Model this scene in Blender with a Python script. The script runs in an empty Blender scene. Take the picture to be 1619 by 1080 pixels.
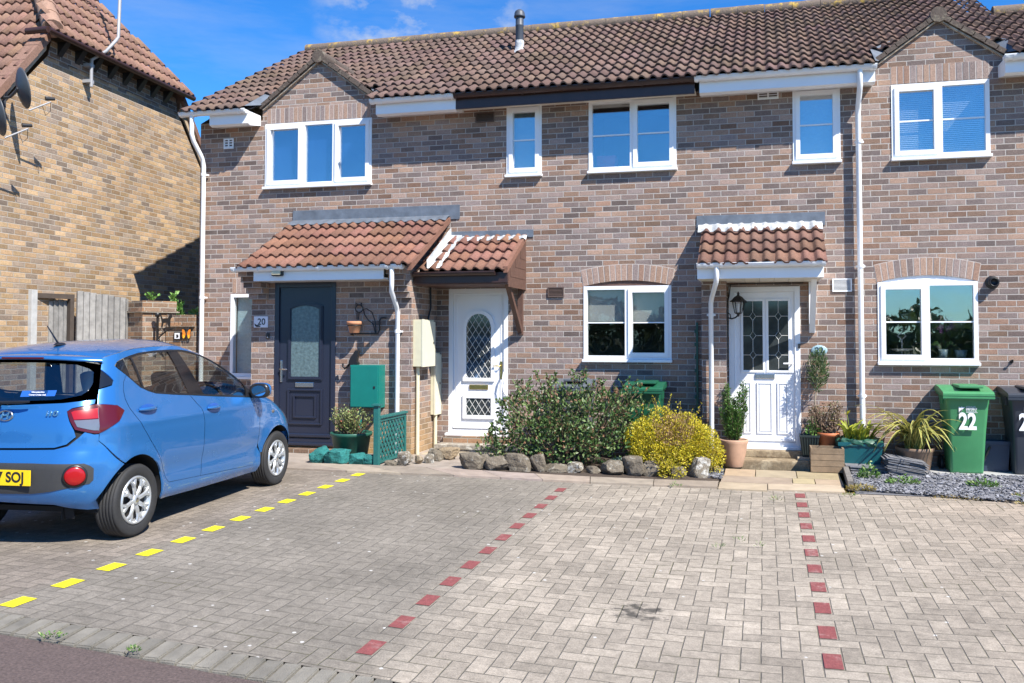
import bpy, bmesh, math, random
from math import sin, cos, pi, radians, sqrt, atan2, log, exp
from mathutils import Vector, Matrix, noise
from mathutils.geometry import delaunay_2d_cdt
random.seed(7)
SC = bpy.context.scene
COL = SC.collection

# ------------------------------------------------------------------ camera
cam = bpy.data.cameras.new("camera")
cam.sensor_width = 36.0
cam.lens = 30.46
cam.shift_x = -0.0374
cam.shift_y = -0.0342
cam.clip_start = 0.05
cam.clip_end = 1500.0
camo = bpy.data.objects.new("camera", cam)
COL.objects.link(camo)
camo.location = (0.0, -11.74, 1.67)
camo.rotation_euler = (radians(91.9), 0.0, radians(13.86))
SC.camera = camo

# ------------------------------------------------------------------ world, sun, exposure
SUN = Vector((1.42, -1.0, 1.87)).normalized()
world = bpy.data.worlds.new("World")
SC.world = world
world.use_nodes = True
wt = world.node_tree
for n in list(wt.nodes):
    wt.nodes.remove(n)
wo = wt.nodes.new("ShaderNodeOutputWorld")
wb = wt.nodes.new("ShaderNodeBackground")
sky = wt.nodes.new("ShaderNodeTexSky")
sky.sky_type = 'NISHITA'
sky.sun_disc = False
sky.sun_elevation = math.asin(SUN.z)
sky.sun_rotation = atan2(SUN.x, SUN.y)
sky.altitude = 0
sky.air_density = 1.0
sky.dust_density = 0.2
sky.ozone_density = 4.0
wb.inputs['Strength'].default_value = 0.058
# fair weather clouds: faint streaks everywhere, a few small puffs low in the north
tc = wt.nodes.new("ShaderNodeTexCoord")
def wnoise(scale, sx, loc, detail, rough):
    mp = wt.nodes.new("ShaderNodeMapping")
    mp.inputs['Scale'].default_value = sx
    mp.inputs['Location'].default_value = loc
    wt.links.new(tc.outputs['Generated'], mp.inputs['Vector'])
    cn = wt.nodes.new("ShaderNodeTexNoise")
    cn.inputs['Scale'].default_value = scale
    cn.inputs['Detail'].default_value = detail
    cn.inputs['Roughness'].default_value = rough
    wt.links.new(mp.outputs['Vector'], cn.inputs['Vector'])
    return cn.outputs['Fac']
def wm(op, a, b, clamp=False):
    nd = wt.nodes.new("ShaderNodeMath"); nd.operation = op; nd.use_clamp = clamp
    for i, x in enumerate((a, b)):
        if isinstance(x, (int, float)): nd.inputs[i].default_value = x
        else: wt.links.new(x, nd.inputs[i])
    return nd.outputs[0]
streak = wm('MULTIPLY', wm('MULTIPLY', wm('SUBTRACT', wnoise(3.0, (1.0, 1.0, 5.0), (0.2, 0.4, 0.1), 8, 0.6), 0.50), 2.2, True), 0.42)
puff = wm('MULTIPLY', wm('SUBTRACT', wnoise(15.0, (1.0, 1.0, 1.7), (0.35, 0.1, 0.0), 8, 0.58), 0.455), 5.0, True)
vd = wt.nodes.new("ShaderNodeVectorMath"); vd.operation = 'DOT_PRODUCT'
wt.links.new(tc.outputs['Generated'], vd.inputs[0])
vd.inputs[1].default_value = Vector((-0.355, 0.866, 0.345)).normalized()
pm = wm('MULTIPLY', wm('SUBTRACT', vd.outputs['Value'], 0.9925), 180.0, True)
cloud = wm('MAXIMUM', streak, wm('MULTIPLY', wm('MULTIPLY', puff, pm), 0.85))
sat = wt.nodes.new("ShaderNodeHueSaturation")
sat.inputs['Saturation'].default_value = 1.25
sat.inputs['Value'].default_value = 1.0
wt.links.new(sky.outputs['Color'], sat.inputs['Color'])
mx = wt.nodes.new("ShaderNodeMixRGB")
mx.inputs['Color2'].default_value = (6.5, 6.9, 7.4, 1)
wt.links.new(cloud, mx.inputs['Fac'])
blu = wt.nodes.new("ShaderNodeMixRGB")
blu.blend_type = 'MULTIPLY'
blu.inputs['Fac'].default_value = 1.0
blu.inputs['Color2'].default_value = (0.82, 1.46, 1.95, 1)
wt.links.new(sat.outputs['Color'], blu.inputs['Color1'])
wt.links.new(blu.outputs['Color'], mx.inputs['Color1'])
wt.links.new(mx.outputs['Color'], wb.inputs['Color'])
wt.links.new(wb.outputs['Background'], wo.inputs['Surface'])

sl = bpy.data.lights.new("sun", 'SUN')
sl.energy = 5.0
sl.angle = radians(0.5)
sl.color = (1.0, 0.95, 0.87)
so = bpy.data.objects.new("sun", sl)
COL.objects.link(so)
so.location = (20, -14, 26)
so.rotation_euler = (-SUN).to_track_quat('-Z', 'Y').to_euler()

SC.view_settings.view_transform = 'Standard'
SC.view_settings.look = 'None'
SC.view_settings.exposure = 0.92
SC.view_settings.gamma = 1.0
SC.view_settings.use_curve_mapping = False

# ------------------------------------------------------------------ node helpers
class NT:
    def __init__(s, m):
        s.t = m.node_tree
    def n(s, kind, **kw):
        nd = s.t.nodes.new(kind)
        for k, v in kw.items():
            setattr(nd, k, v)
        return nd
    def l(s, a, b):
        s.t.links.new(a, b)
    def math(s, op, a, b=None, c=None, clamp=False):
        nd = s.t.nodes.new("ShaderNodeMath")
        nd.operation = op
        nd.use_clamp = clamp
        for i, x in enumerate((a, b, c)):
            if x is None:
                continue
            if isinstance(x, (int, float)):
                nd.inputs[i].default_value = x
            else:
                s.l(x, nd.inputs[i])
        return nd.outputs[0]
    def mix(s, f, a, b, mode='MIX'):
        nd = s.t.nodes.new("ShaderNodeMixRGB")
        nd.blend_type = mode
        for i, x in enumerate((f, a, b)):
            if isinstance(x, (int, float)):
                nd.inputs[i].default_value = x if i == 0 else (x, x, x, 1)
            elif isinstance(x, (tuple, list)):
                nd.inputs[i].default_value = (*x[:3], 1)
            else:
                s.l(x, nd.inputs[i])
        return nd.outputs[0]
    def noise(s, vec, scale, detail=4, rough=0.55, dist=0.0):
        nd = s.t.nodes.new("ShaderNodeTexNoise")
        nd.inputs['Scale'].default_value = scale
        nd.inputs['Detail'].default_value = detail
        nd.inputs['Roughness'].default_value = rough
        nd.inputs['Distortion'].default_value = dist
        if vec is not None:
            s.l(vec, nd.inputs['Vector'])
        return nd.outputs['Fac']
    def ramp(s, fac, stops, interp='LINEAR'):
        nd = s.t.nodes.new("ShaderNodeValToRGB")
        cr_ = nd.color_ramp
        cr_.interpolation = interp
        while len(cr_.elements) < len(stops):
            cr_.elements.new(0.5)
        for e, (p, c) in zip(cr_.elements, stops):
            e.position = p
            e.color = (*c[:3], 1) if isinstance(c, (tuple, list)) else (c, c, c, 1)
        s.l(fac, nd.inputs['Fac'])
        return nd.outputs['Color']
    def comb(s, x, y, z):
        nd = s.t.nodes.new("ShaderNodeCombineXYZ")
        for i, q in enumerate((x, y, z)):
            if isinstance(q, (int, float)):
                nd.inputs[i].default_value = q
            else:
                s.l(q, nd.inputs[i])
        return nd.outputs[0]
    def white(s, vec):
        nd = s.t.nodes.new("ShaderNodeTexWhiteNoise")
        nd.noise_dimensions = '3D'
        s.l(vec, nd.inputs['Vector'])
        return nd.outputs['Value']
    def bump(s, h, strength, dist):
        nd = s.t.nodes.new("ShaderNodeBump")
        nd.inputs['Strength'].default_value = strength
        nd.inputs['Distance'].default_value = dist
        s.l(h, nd.inputs['Height'])
        return nd.outputs['Normal']

def newmat(name):
    m = bpy.data.materials.new(name)
    m.use_nodes = True
    t = m.node_tree
    b = t.nodes.get("Principled BSDF")
    return m, NT(m), b

def M(name, col, rough=0.55, var=0.12, scale=14.0, bump=0.0, bscale=60.0, metal=0.0, spec=0.5, tint=False, coat=0.0, trans=0.0):
    m, t, b = newmat(name)
    geo = t.n("ShaderNodeNewGeometry")
    nz = t.noise(geo.outputs['Position'], scale, 5)
    k = t.math('MULTIPLY_ADD', nz, 2 * var * 1.6, 1 - var * 1.6)
    c = t.mix(1.0, col, t.comb(k, k, k), 'MULTIPLY')
    if tint:
        at = t.n("ShaderNodeVertexColor")
        at.layer_name = "tint"
        c = t.mix(1.0, c, at.outputs['Color'], 'MULTIPLY')
    t.l(c, b.inputs['Base Color'])
    b.inputs['Roughness'].default_value = rough
    b.inputs['Metallic'].default_value = metal
    b.inputs['Specular IOR Level'].default_value = spec
    if coat:
        b.inputs['Coat Weight'].default_value = coat
        b.inputs['Coat Roughness'].default_value = 0.04
    if bump:
        bn = t.noise(geo.outputs['Position'], bscale, 4, 0.6)
        t.l(t.bump(bn, 1.0, bump), b.inputs['Normal'])
    if trans:
        out = t.t.nodes.get("Material Output")
        tr = t.n("ShaderNodeBsdfTranslucent")
        t.l(c, tr.inputs['Color'])
        ms = t.n("ShaderNodeMixShader")
        ms.inputs[0].default_value = trans
        t.l(b.outputs[0], ms.inputs[1])
        t.l(tr.outputs[0], ms.inputs[2])
        t.l(ms.outputs[0], out.inputs['Surface'])
    return m

def brick_mat(name, pal, mortar, dirv=None, dark=1.0, stain=None):
    """Stretcher bond brickwork 225 x 75 mm in world space."""
    m, t, b = newmat(name)
    geo = t.n("ShaderNodeNewGeometry")
    sp = t.n("ShaderNodeSeparateXYZ")
    t.l(geo.outputs['Position'], sp.inputs[0])
    if dirv is None:
        sn = t.n("ShaderNodeSeparateXYZ")
        t.l(geo.outputs['True Normal'], sn.inputs[0])
        f = t.math('GREATER_THAN', t.math('ABSOLUTE', sn.outputs[0]), 0.7)
        u = t.math('ADD', t.math('MULTIPLY', sp.outputs[0], t.math('SUBTRACT', 1.0, f)), t.math('MULTIPLY', sp.outputs[1], f))
    else:
        u = t.math('ADD', t.math('MULTIPLY', sp.outputs[0], dirv[0]), t.math('MULTIPLY', sp.outputs[1], dirv[1]))
    wob = t.noise(geo.outputs['Position'], 9.0, 3)
    z = t.math('ADD', sp.outputs[2], t.math('MULTIPLY', t.math('SUBTRACT', wob, 0.5), 0.008))
    zz = t.math('DIVIDE', z, 0.075)
    row = t.math('FLOOR', zz)
    fz = t.math('FRACT', zz)
    half = t.math('MULTIPLY', t.math('FLOORED_MODULO', row, 2.0), 0.5)
    jit = t.math('MULTIPLY', t.math('SUBTRACT', t.white(t.comb(row, 3.3, 1.7)), 0.5), 0.16)
    uu = t.math('ADD', t.math('ADD', t.math('DIVIDE', u, 0.225), half), jit)
    ci = t.math('FLOOR', uu)
    fu = t.math('FRACT', uu)
    rnd = t.white(t.comb(ci, row, 0.5))
    rnd2 = t.white(t.comb(ci, row, 7.5))
    n = len(pal)
    stops = [(i / n, pal[i]) for i in range(n)]
    bc = t.ramp(rnd, stops, 'CONSTANT')
    kk = t.math('MULTIPLY_ADD', rnd2, 0.52 * dark, 0.49 * dark)
    bc = t.mix(1.0, bc, t.comb(kk, kk, kk), 'MULTIPLY')
    fine = t.noise(geo.outputs['Position'], 66.0, 4, 0.75)
    mid = t.noise(geo.outputs['Position'], 17.0, 4, 0.6)
    fk = t.math('MULTIPLY_ADD', fine, 1.7, 0.13)
    bc = t.mix(1.0, bc, t.comb(fk, fk, fk), 'MULTIPLY')
    mk = t.math('MULTIPLY_ADD', mid, 0.5, 0.75)
    bc = t.mix(1.0, bc, t.comb(mk, mk, mk), 'MULTIPLY')
    # pale bloom on the brick faces, in patches
    bl = t.math('MULTIPLY', t.math('SUBTRACT', t.noise(geo.outputs['Position'], 4.2, 5, 0.7), 0.50), 2.6, clamp=True)
    bc = t.mix(t.math('MULTIPLY', bl, 0.20), bc, (0.50 * dark, 0.40 * dark, 0.34 * dark))
    # mortar mask
    eu = t.math('MULTIPLY', t.math('MINIMUM', fu, t.math('SUBTRACT', 1.0, fu)), 0.225)
    ez = t.math('MULTIPLY', t.math('MINIMUM', fz, t.math('SUBTRACT', 1.0, fz)), 0.075)
    e = t.math('ADD', t.math('MINIMUM', eu, ez), t.math('MULTIPLY', t.math('SUBTRACT', fine, 0.5), 0.008))
    mask = t.math('DIVIDE', t.math('SUBTRACT', e, 0.0048), 0.0028, clamp=True)
    mcol = t.mix(t.noise(geo.outputs['Position'], 5.0, 3), mortar, tuple(q * 0.72 for q in mortar))
    c = t.mix(mask, mcol, bc)
    # weathering
    big = t.noise(geo.outputs['Position'], 0.9, 5, 0.6)
    wk = t.math('MULTIPLY_ADD', big, 0.42, 0.79)
    c = t.mix(1.0, c, t.comb(wk, wk, wk), 'MULTIPLY')
    if stain:
        lo = t.math('SUBTRACT', 1.0, t.math('DIVIDE', sp.outputs[2], stain[1]), clamp=True)
        lf = t.math('MULTIPLY', lo, t.math('MULTIPLY_ADD', big, 1.6, -0.2), clamp=True)
        c = t.mix(lf, c, stain[0])
    t.l(c, b.inputs['Base Color'])
    b.inputs['Roughness'].default_value = 0.9
    b.inputs['Specular IOR Level'].default_value = 0.25
    hgt = t.math('ADD', t.math('MULTIPLY', mask, 0.6), t.math('MULTIPLY', fine, 0.5))
    t.l(t.bump(hgt, 1.0, 0.010), b.inputs['Normal'])
    return m

PAL = [(0.396, 0.269, 0.208), (0.356, 0.231, 0.166), (0.333, 0.251, 0.217), (0.39, 0.257, 0.192), (0.292, 0.228, 0.208), (0.361, 0.257, 0.212), (0.233, 0.179, 0.162), (0.379, 0.251, 0.185), (0.304, 0.228, 0.203), (0.345, 0.211, 0.151), (0.269, 0.211, 0.194), (0.384, 0.274, 0.223)]
PALB = [(0.452, 0.304, 0.177), (0.419, 0.285, 0.174), (0.432, 0.285, 0.161), (0.335, 0.253, 0.183), (0.465, 0.321, 0.186), (0.413, 0.272, 0.151), (0.302, 0.23, 0.174), (0.439, 0.301, 0.167)]
PALC = [(0.36, 0.21, 0.12), (0.27, 0.18, 0.12), (0.40, 0.25, 0.15), (0.22, 0.16, 0.125), (0.34, 0.22, 0.15), (0.17, 0.125, 0.10)]
WD = (-0.0819, 0.9966)
m_brick = brick_mat("terrace_brick", PAL, (0.50, 0.45, 0.41))
m_brick_porch = brick_mat("porch_brick", PAL, (0.48, 0.42, 0.38), stain=((0.42, 0.27, 0.10), 0.9))
m_brick_buff = brick_mat("buff_brick", PALB, (0.46, 0.40, 0.33), WD, 1.14)
m_brick_old = brick_mat("weathered_brick", PALC, (0.40, 0.36, 0.30))

def tile_mat(name, col, lichen=0.25):
    m, t, b = newmat(name)
    geo = t.n("ShaderNodeNewGeometry")
    at = t.n("ShaderNodeVertexColor")
    at.layer_name = "tint"
    c = t.mix(1.0, col, at.outputs['Color'], 'MULTIPLY')
    n1 = t.noise(geo.outputs['Position'], 38.0, 5, 0.75)
    k = t.math('MULTIPLY_ADD', n1, 1.5, 0.25)
    c = t.mix(1.0, c, t.comb(k, k, k), 'MULTIPLY')
    n2 = t.noise(geo.outputs['Position'], 11.0, 6, 0.7)
    f = t.math('MULTIPLY', t.math('SUBTRACT', n2, 0.60), 5.0, clamp=True)
    c = t.mix(t.math('MULTIPLY', f, lichen), c, (0.30, 0.28, 0.22))
    n3 = t.noise(geo.outputs['Position'], 1.3, 4, 0.6)
    k3 = t.math('MULTIPLY_ADD', n3, 0.6, 0.7)
    c = t.mix(1.0, c, t.comb(k3, k3, k3), 'MULTIPLY')
    t.l(c, b.inputs['Base Color'])
    b.inputs['Roughness'].default_value = 0.85
    b.inputs['Specular IOR Level'].default_value = 0.3
    fn = t.noise(geo.outputs['Position'], 160.0, 3, 0.7)
    t.l(t.bump(fn, 0.8, 0.004), b.inputs['Normal'])
    return m
m_tile = tile_mat("brown_roof_tile", (0.132, 0.087, 0.070), 0.4)
m_tile_red = tile_mat("red_roof_tile", (0.188, 0.094, 0.066), 0.4)
m_tile_pink = tile_mat("pinkish_roof_tile", (0.215, 0.125, 0.092), 0.3)

def ridge_mat(name, base, yellow, amount):
    m, t, b = newmat(name)
    geo = t.n("ShaderNodeNewGeometry")
    n2 = t.noise(geo.outputs['Position'], 7.0, 6, 0.7)
    f = t.math('MULTIPLY', t.math('SUBTRACT', n2, 0.62 - amount * 0.25), 7.0, clamp=True)
    c = t.mix(f, base, yellow)
    n1 = t.noise(geo.outputs['Position'], 30.0, 5, 0.7)
    k = t.math('MULTIPLY_ADD', n1, 1.0, 0.5)
    c = t.mix(1.0, c, t.comb(k, k, k), 'MULTIPLY')
    t.l(c, b.inputs['Base Color'])
    b.inputs['Roughness'].default_value = 0.9
    t.l(t.bump(n1, 1.0, 0.01), b.inputs['Normal'])
    return m
m_ridge = ridge_mat("lichened_ridge_tile", (0.15, 0.115, 0.09), (0.50, 0.33, 0.06), 0.35)
m_coping = ridge_mat("weathered_verge_tile", (0.095, 0.072, 0.058), (0.22, 0.19, 0.14), 0.25)
m_mortarw = ridge_mat("verge_mortar", (0.36, 0.29, 0.22), (0.5, 0.47, 0.4), 0.3)

m_upvc = M("white_upvc", (0.80, 0.81, 0.83), 0.28, 0.03, 3.0)
m_upvc2 = M("white_gutter_plastic", (0.76, 0.77, 0.78), 0.32, 0.06, 6.0)
m_soffit = M("cream_soffit", (0.68, 0.64, 0.56), 0.5, 0.05, 5.0)
m_brownf = M("dark_brown_fascia", (0.045, 0.022, 0.018), 0.35, 0.2, 8.0)
m_brownw = M("brown_stained_timber", (0.105, 0.055, 0.04), 0.6, 0.3, 18.0, 0.003, 40)
m_lead = M("grey_lead_flashing", (0.115, 0.135, 0.165), 0.55, 0.35, 7.0, 0.004, 20)
m_leadw = ridge_mat("white_stained_lead", (0.34, 0.36, 0.38), (0.66, 0.66, 0.65), 0.55)
m_black = M("black_plastic", (0.018, 0.018, 0.02), 0.4, 0.1, 10.0)
m_iron = M("black_ironwork", (0.012, 0.012, 0.013), 0.45, 0.1, 20.0)
m_grille = M("brown_vent", (0.09, 0.06, 0.05), 0.6, 0.2, 30.0)
m_navy = M("dark_navy_door", (0.019, 0.023, 0.042), 0.28, 0.06, 4.0, spec=0.6)
m_chrome = M("brushed_metal", (0.62, 0.62, 0.63), 0.25, 0.05, 30.0, metal=1.0)
m_galv = M("dull_galvanised_metal", (0.30, 0.30, 0.31), 0.5, 0.1, 20.0)
m_brass = M("polished_brass", (0.65, 0.45, 0.13), 0.3, 0.1, 20.0, metal=1.0)
m_cream = M("cream_plastic", (0.60, 0.56, 0.39), 0.45, 0.1, 10.0)
m_lead_came = M("pale_lead_strip", (0.62, 0.62, 0.60), 0.4, 0.05, 20.0)
m_stone = ridge_mat("grey_stone", (0.25, 0.22, 0.18), (0.52, 0.50, 0.44), 0.5)
m_sand = M("buff_sandstone", (0.37, 0.305, 0.215), 0.85, 0.22, 5.0, 0.004, 50, tint=True)
m_room = M("dim_room", (0.16, 0.16, 0.155), 0.9, 0.1, 3.0)
m_blindw = M("pale_blind", (0.34, 0.34, 0.325), 0.8, 0.04, 3.0)
m_blindb = M("blue_blind", (0.02, 0.10, 0.34), 0.8, 0.05, 3.0)
m_net = M("frosted_pane", (0.32, 0.44, 0.48), 0.35, 0.2, 30.0)
m_pink = M("pink_fabric", (0.70, 0.10, 0.18), 0.7, 0.05, 5.0)

def glass_mat(name, refl=0.22, tint=(0.90, 0.92, 0.92), wav=0.0006, rough=0.01):
    m, t, b = newmat(name)
    out = t.t.nodes.get("Material Output")
    t.t.nodes.remove(b)
    geo = t.n("ShaderNodeNewGeometry")
    gl = t.n("ShaderNodeBsdfGlossy")
    gl.inputs['Roughness'].default_value = rough
    gl.inputs['Color'].default_value = (1, 1, 1, 1)
    tr = t.n("ShaderNodeBsdfTransparent")
    tr.inputs['Color'].default_value = (*tint, 1)
    lw = t.n("ShaderNodeLayerWeight")
    fac = t.math('MULTIPLY_ADD', t.math('POWER', lw.outputs['Facing'], 4.0), 0.6, refl, clamp=True)
    nb = t.noise(geo.outputs['Position'], 2.2, 2)
    bn = t.bump(nb, 1.0, wav * 3)
    t.l(bn, gl.inputs['Normal'])
    ms = t.n("ShaderNodeMixShader")
    t.l(fac, ms.inputs[0])
    t.l(tr.outputs[0], ms.inputs[1])
    t.l(gl.outputs[0], ms.inputs[2])
    t.l(ms.outputs[0], out.inputs['Surface'])
    return m
m_glass = glass_mat("window_glass", 0.28)
m_glass_lo = glass_mat("ground_floor_glass", 0.045)
m_glass_car = glass_mat("car_glass", 0.13, (0.70, 0.74, 0.73), 0.0)
m_glass_rear = glass_mat("rear_car_glass", 0.13, (0.60, 0.64, 0.63), 0.0)
m_dkglass = M("dark_door_glass", (0.035, 0.042, 0.045), 0.06, 0.4, 9.0, spec=0.8)
m_obsc = M("obscured_door_glass", (0.10, 0.15, 0.16), 0.16, 0.5, 26.0, 0.003, 40, spec=0.8)

# ------------------------------------------------------------------ mesh helpers
class MB:
    def __init__(s):
        s.v = []; s.f = []; s.sm = []; s.tint = []
        s.cur = (1, 1, 1)
    def add(s, verts, faces, smooth=False, tint=None):
        o = len(s.v)
        s.v.extend([tuple(q) for q in verts])
        for f in faces:
            s.f.append(tuple(i + o for i in f))
            s.sm.append(smooth)
            s.tint.append(tint or s.cur)
        return s
    def box(s, x0, x1, y0, y1, z0, z1, mat=None, tint=None, ch=0.0):
        if ch > 0:
            b = bmesh.new()
            bmesh.ops.create_cube(b, size=1.0)
            for v in b.verts:
                v.co = Vector(((x0 + x1) / 2 + v.co.x * (x1 - x0), (y0 + y1) / 2 + v.co.y * (y1 - y0), (z0 + z1) / 2 + v.co.z * (z1 - z0)))
            bmesh.ops.bevel(b, geom=b.edges[:], offset=ch, segments=2, affect='EDGES', profile=0.7)
            b.verts.index_update()
            vs = [v.co.copy() for v in b.verts]
            fs = [[v.index for v in f.verts] for f in b.faces]
            b.free()
        else:
            vs = [Vector(p) for p in ((x0, y0, z0), (x1, y0, z0), (x1, y1, z0), (x0, y1, z0), (x0, y0, z1), (x1, y0, z1), (x1, y1, z1), (x0, y1, z1))]
            fs = [(0, 3, 2, 1), (4, 5, 6, 7), (0, 1, 5, 4), (1, 2, 6, 5), (2, 3, 7, 6), (3, 0, 4, 7)]
        if mat is not None:
            vs = [mat @ v for v in vs]
        return s.add(vs, fs, False, tint)
    def quad(s, a, b, c, d, tint=None, smooth=False):
        return s.add([a, b, c, d], [(0, 1, 2, 3)], smooth, tint)
    def prism(s, pts, a, b, axis='Y', tint=None):
        """2D polygon (ccw) extruded along an axis from a to b."""
        def P(p, t):
            if axis == 'Y':
                return (p[0], t, p[1])
            if axis == 'X':
                return (t, p[0], p[1])
            return (p[0], p[1], t)
        n = len(pts)
        vs = [P(p, a) for p in pts] + [P(p, b) for p in pts]
        fs = [tuple(range(n)), tuple(range(2 * n - 1, n - 1, -1))]
        for i in range(n):
            j = (i + 1) % n
            fs.append((i, i + n, j + n, j))
        return s.add(vs, fs, False, tint)
    def tube(s, pts, r, seg=10, caps=True, smooth=True, rs=None, tint=None):
        pts = [Vector(p) for p in pts]
        n = len(pts)
        vs = []; fs = []
        up = Vector((0, 0, 1))
        ref = None
        for i, p in enumerate(pts):
            d = (pts[min(i + 1, n - 1)] - pts[max(i - 1, 0)]).normalized()
            if ref is None:
                ref = up if abs(d.z) < 0.9 else Vector((1, 0, 0))
            a = d.cross(ref)
            if a.length < 1e-4:
                a = d.cross(Vector((0, 1, 0)))
            a.normalize()
            b = a.cross(d).normalized()
            ref = b
            rr = rs[i] if rs else r
            for k in range(seg):
                t = 2 * pi * k / seg
                vs.append(p + a * (cos(t) * rr) + b * (sin(t) * rr))
        for i in range(n - 1):
            for k in range(seg):
                k2 = (k + 1) % seg
                fs.append((i * seg + k, i * seg + k2, (i + 1) * seg + k2, (i + 1) * seg + k))
        s.add(vs, fs, smooth, tint)
        if caps:
            s.add([vs[k] for k in range(seg)], [tuple(range(seg - 1, -1, -1))], False, tint)
            s.add([vs[(n - 1) * seg + k] for k in range(seg)], [tuple(range(seg))], False, tint)
        return s
    def lathe(s, prof, c=(0, 0, 0), seg=24, mat=None, smooth=True, tint=None):
        """profile of (radius, height) turned about Z."""
        vs = []; fs = []
        for r, z in prof:
            for k in range(seg):
                t = 2 * pi * k / seg
                p = Vector((r * cos(t), r * sin(t), z))
                if mat is not None:
                    p = mat @ p
                vs.append(p + Vector(c))
        for i in range(len(prof) - 1):
            for k in range(seg):
                k2 = (k + 1) % seg
                fs.append((i * seg + k, i * seg + k2, (i + 1) * seg + k2, (i + 1) * seg + k))
        return s.add(vs, fs, smooth, tint)
    def build(s, name, mat, parent=None, world=True, sharp=35):
        me = bpy.data.meshes.new(name)
        me.from_pydata(s.v, [], s.f)
        me.polygons.foreach_set("use_smooth", s.sm)
        if any(t != (1, 1, 1) for t in s.tint):
            ca = me.color_attributes.new("tint", 'FLOAT_COLOR', 'CORNER')
            arr = []
            for p, t in zip(me.polygons, s.tint):
                arr.extend((t[0], t[1], t[2], 1.0) * p.loop_total)
            ca.data.foreach_set("color", arr)
        else:
            ca = me.color_attributes.new("tint", 'FLOAT_COLOR', 'CORNER')
            ca.data.foreach_set("color", [1.0] * (4 * len(me.loops)))
        me.materials.append(mat)
        me.update()
        o = bpy.data.objects.new(name, me)
        COL.objects.link(o)
        if parent is not None:
            o.parent = parent
            if world:
                o.matrix_parent_inverse = WM(parent).inverted()
        return o

def WM(o):
    m = Matrix.LocRotScale(o.location, o.rotation_euler, o.scale)
    if o.parent:
        m = WM(o.parent) @ o.matrix_parent_inverse @ m
    return m

def tag(o, label=None, cat=None, group=None, kind=None):
    if label: o["label"] = label
    if cat: o["category"] = cat
    if group: o["group"] = group
    if kind: o["kind"] = kind
    return o

def thing(name, label, cat, loc=(0, 0, 0), rz=0.0, group=None):
    o = bpy.data.objects.new(name, None)
    o.empty_display_size = 0.1
    COL.objects.link(o)
    o.location = loc
    o.rotation_euler = (0, 0, rz)
    return tag(o, label, cat, group)

def copy_tree(o, parent=None):
    c = o.copy()
    COL.objects.link(c)
    c.parent = parent
    if parent is not None:
        c.matrix_parent_inverse = o.matrix_parent_inverse.copy()
    for ch in list(o.children):
        copy_tree(ch, c)
    return c

def text_mesh(name, body, size, mat, loc, rot, parent, extrude=0.001, world=True, bold=0.0, align='CENTER', shear=0.0, sx=1.0):
    cu = bpy.data.curves.new(name, 'FONT')
    cu.body = body
    cu.size = size
    cu.extrude = extrude
    cu.offset = bold
    cu.align_x = align
    cu.align_y = 'CENTER'
    cu.shear = shear
    to = bpy.data.objects.new(name, cu)
    me = bpy.data.meshes.new_from_object(to)
    me.name = name
    bpy.data.objects.remove(to)
    me.transform(Matrix.Diagonal((sx, 1, 1, 1)))
    me.transform(Matrix.LocRotScale(Vector(loc), rot, None))
    me.materials.clear()
    me.materials.append(mat)
    o = bpy.data.objects.new(name, me)
    COL.objects.link(o)
    if parent is not None:
        o.parent = parent
        if world:
            o.matrix_parent_inverse = WM(parent).inverted()
    return o
from mathutils import Euler
ROT_FRONT = Euler((pi / 2, 0, 0))

def gz(x, y):
    """height of the ground: level on the left, falling gently to the road on the right"""
    t = min(max((x + 5.5) / 5.5, 0.0), 1.0)
    t = t * t * (3 - 2 * t)
    return (1 - t) * 0.07 + t * 0.0255 * min(max(y, -9.0), 1.0)

def sheet(xs, ys, dz=0.0, fn=None):
    b = MB()
    vs = []
    for y in ys:
        for x in xs:
            vs.append((x, y, (fn or gz)(x, y) + dz))
    n = len(xs)
    fs = []
    for j in range(len(ys) - 1):
        for i in range(n - 1):
            fs.append((j * n + i, j * n + i + 1, (j + 1) * n + i + 1, (j + 1) * n + i))
    return b.add(vs, fs, True)

def fr(a, b, st):
    n = max(1, int(round((b - a) / st)))
    return [a + (b - a) * i / n for i in range(n + 1)]
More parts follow.
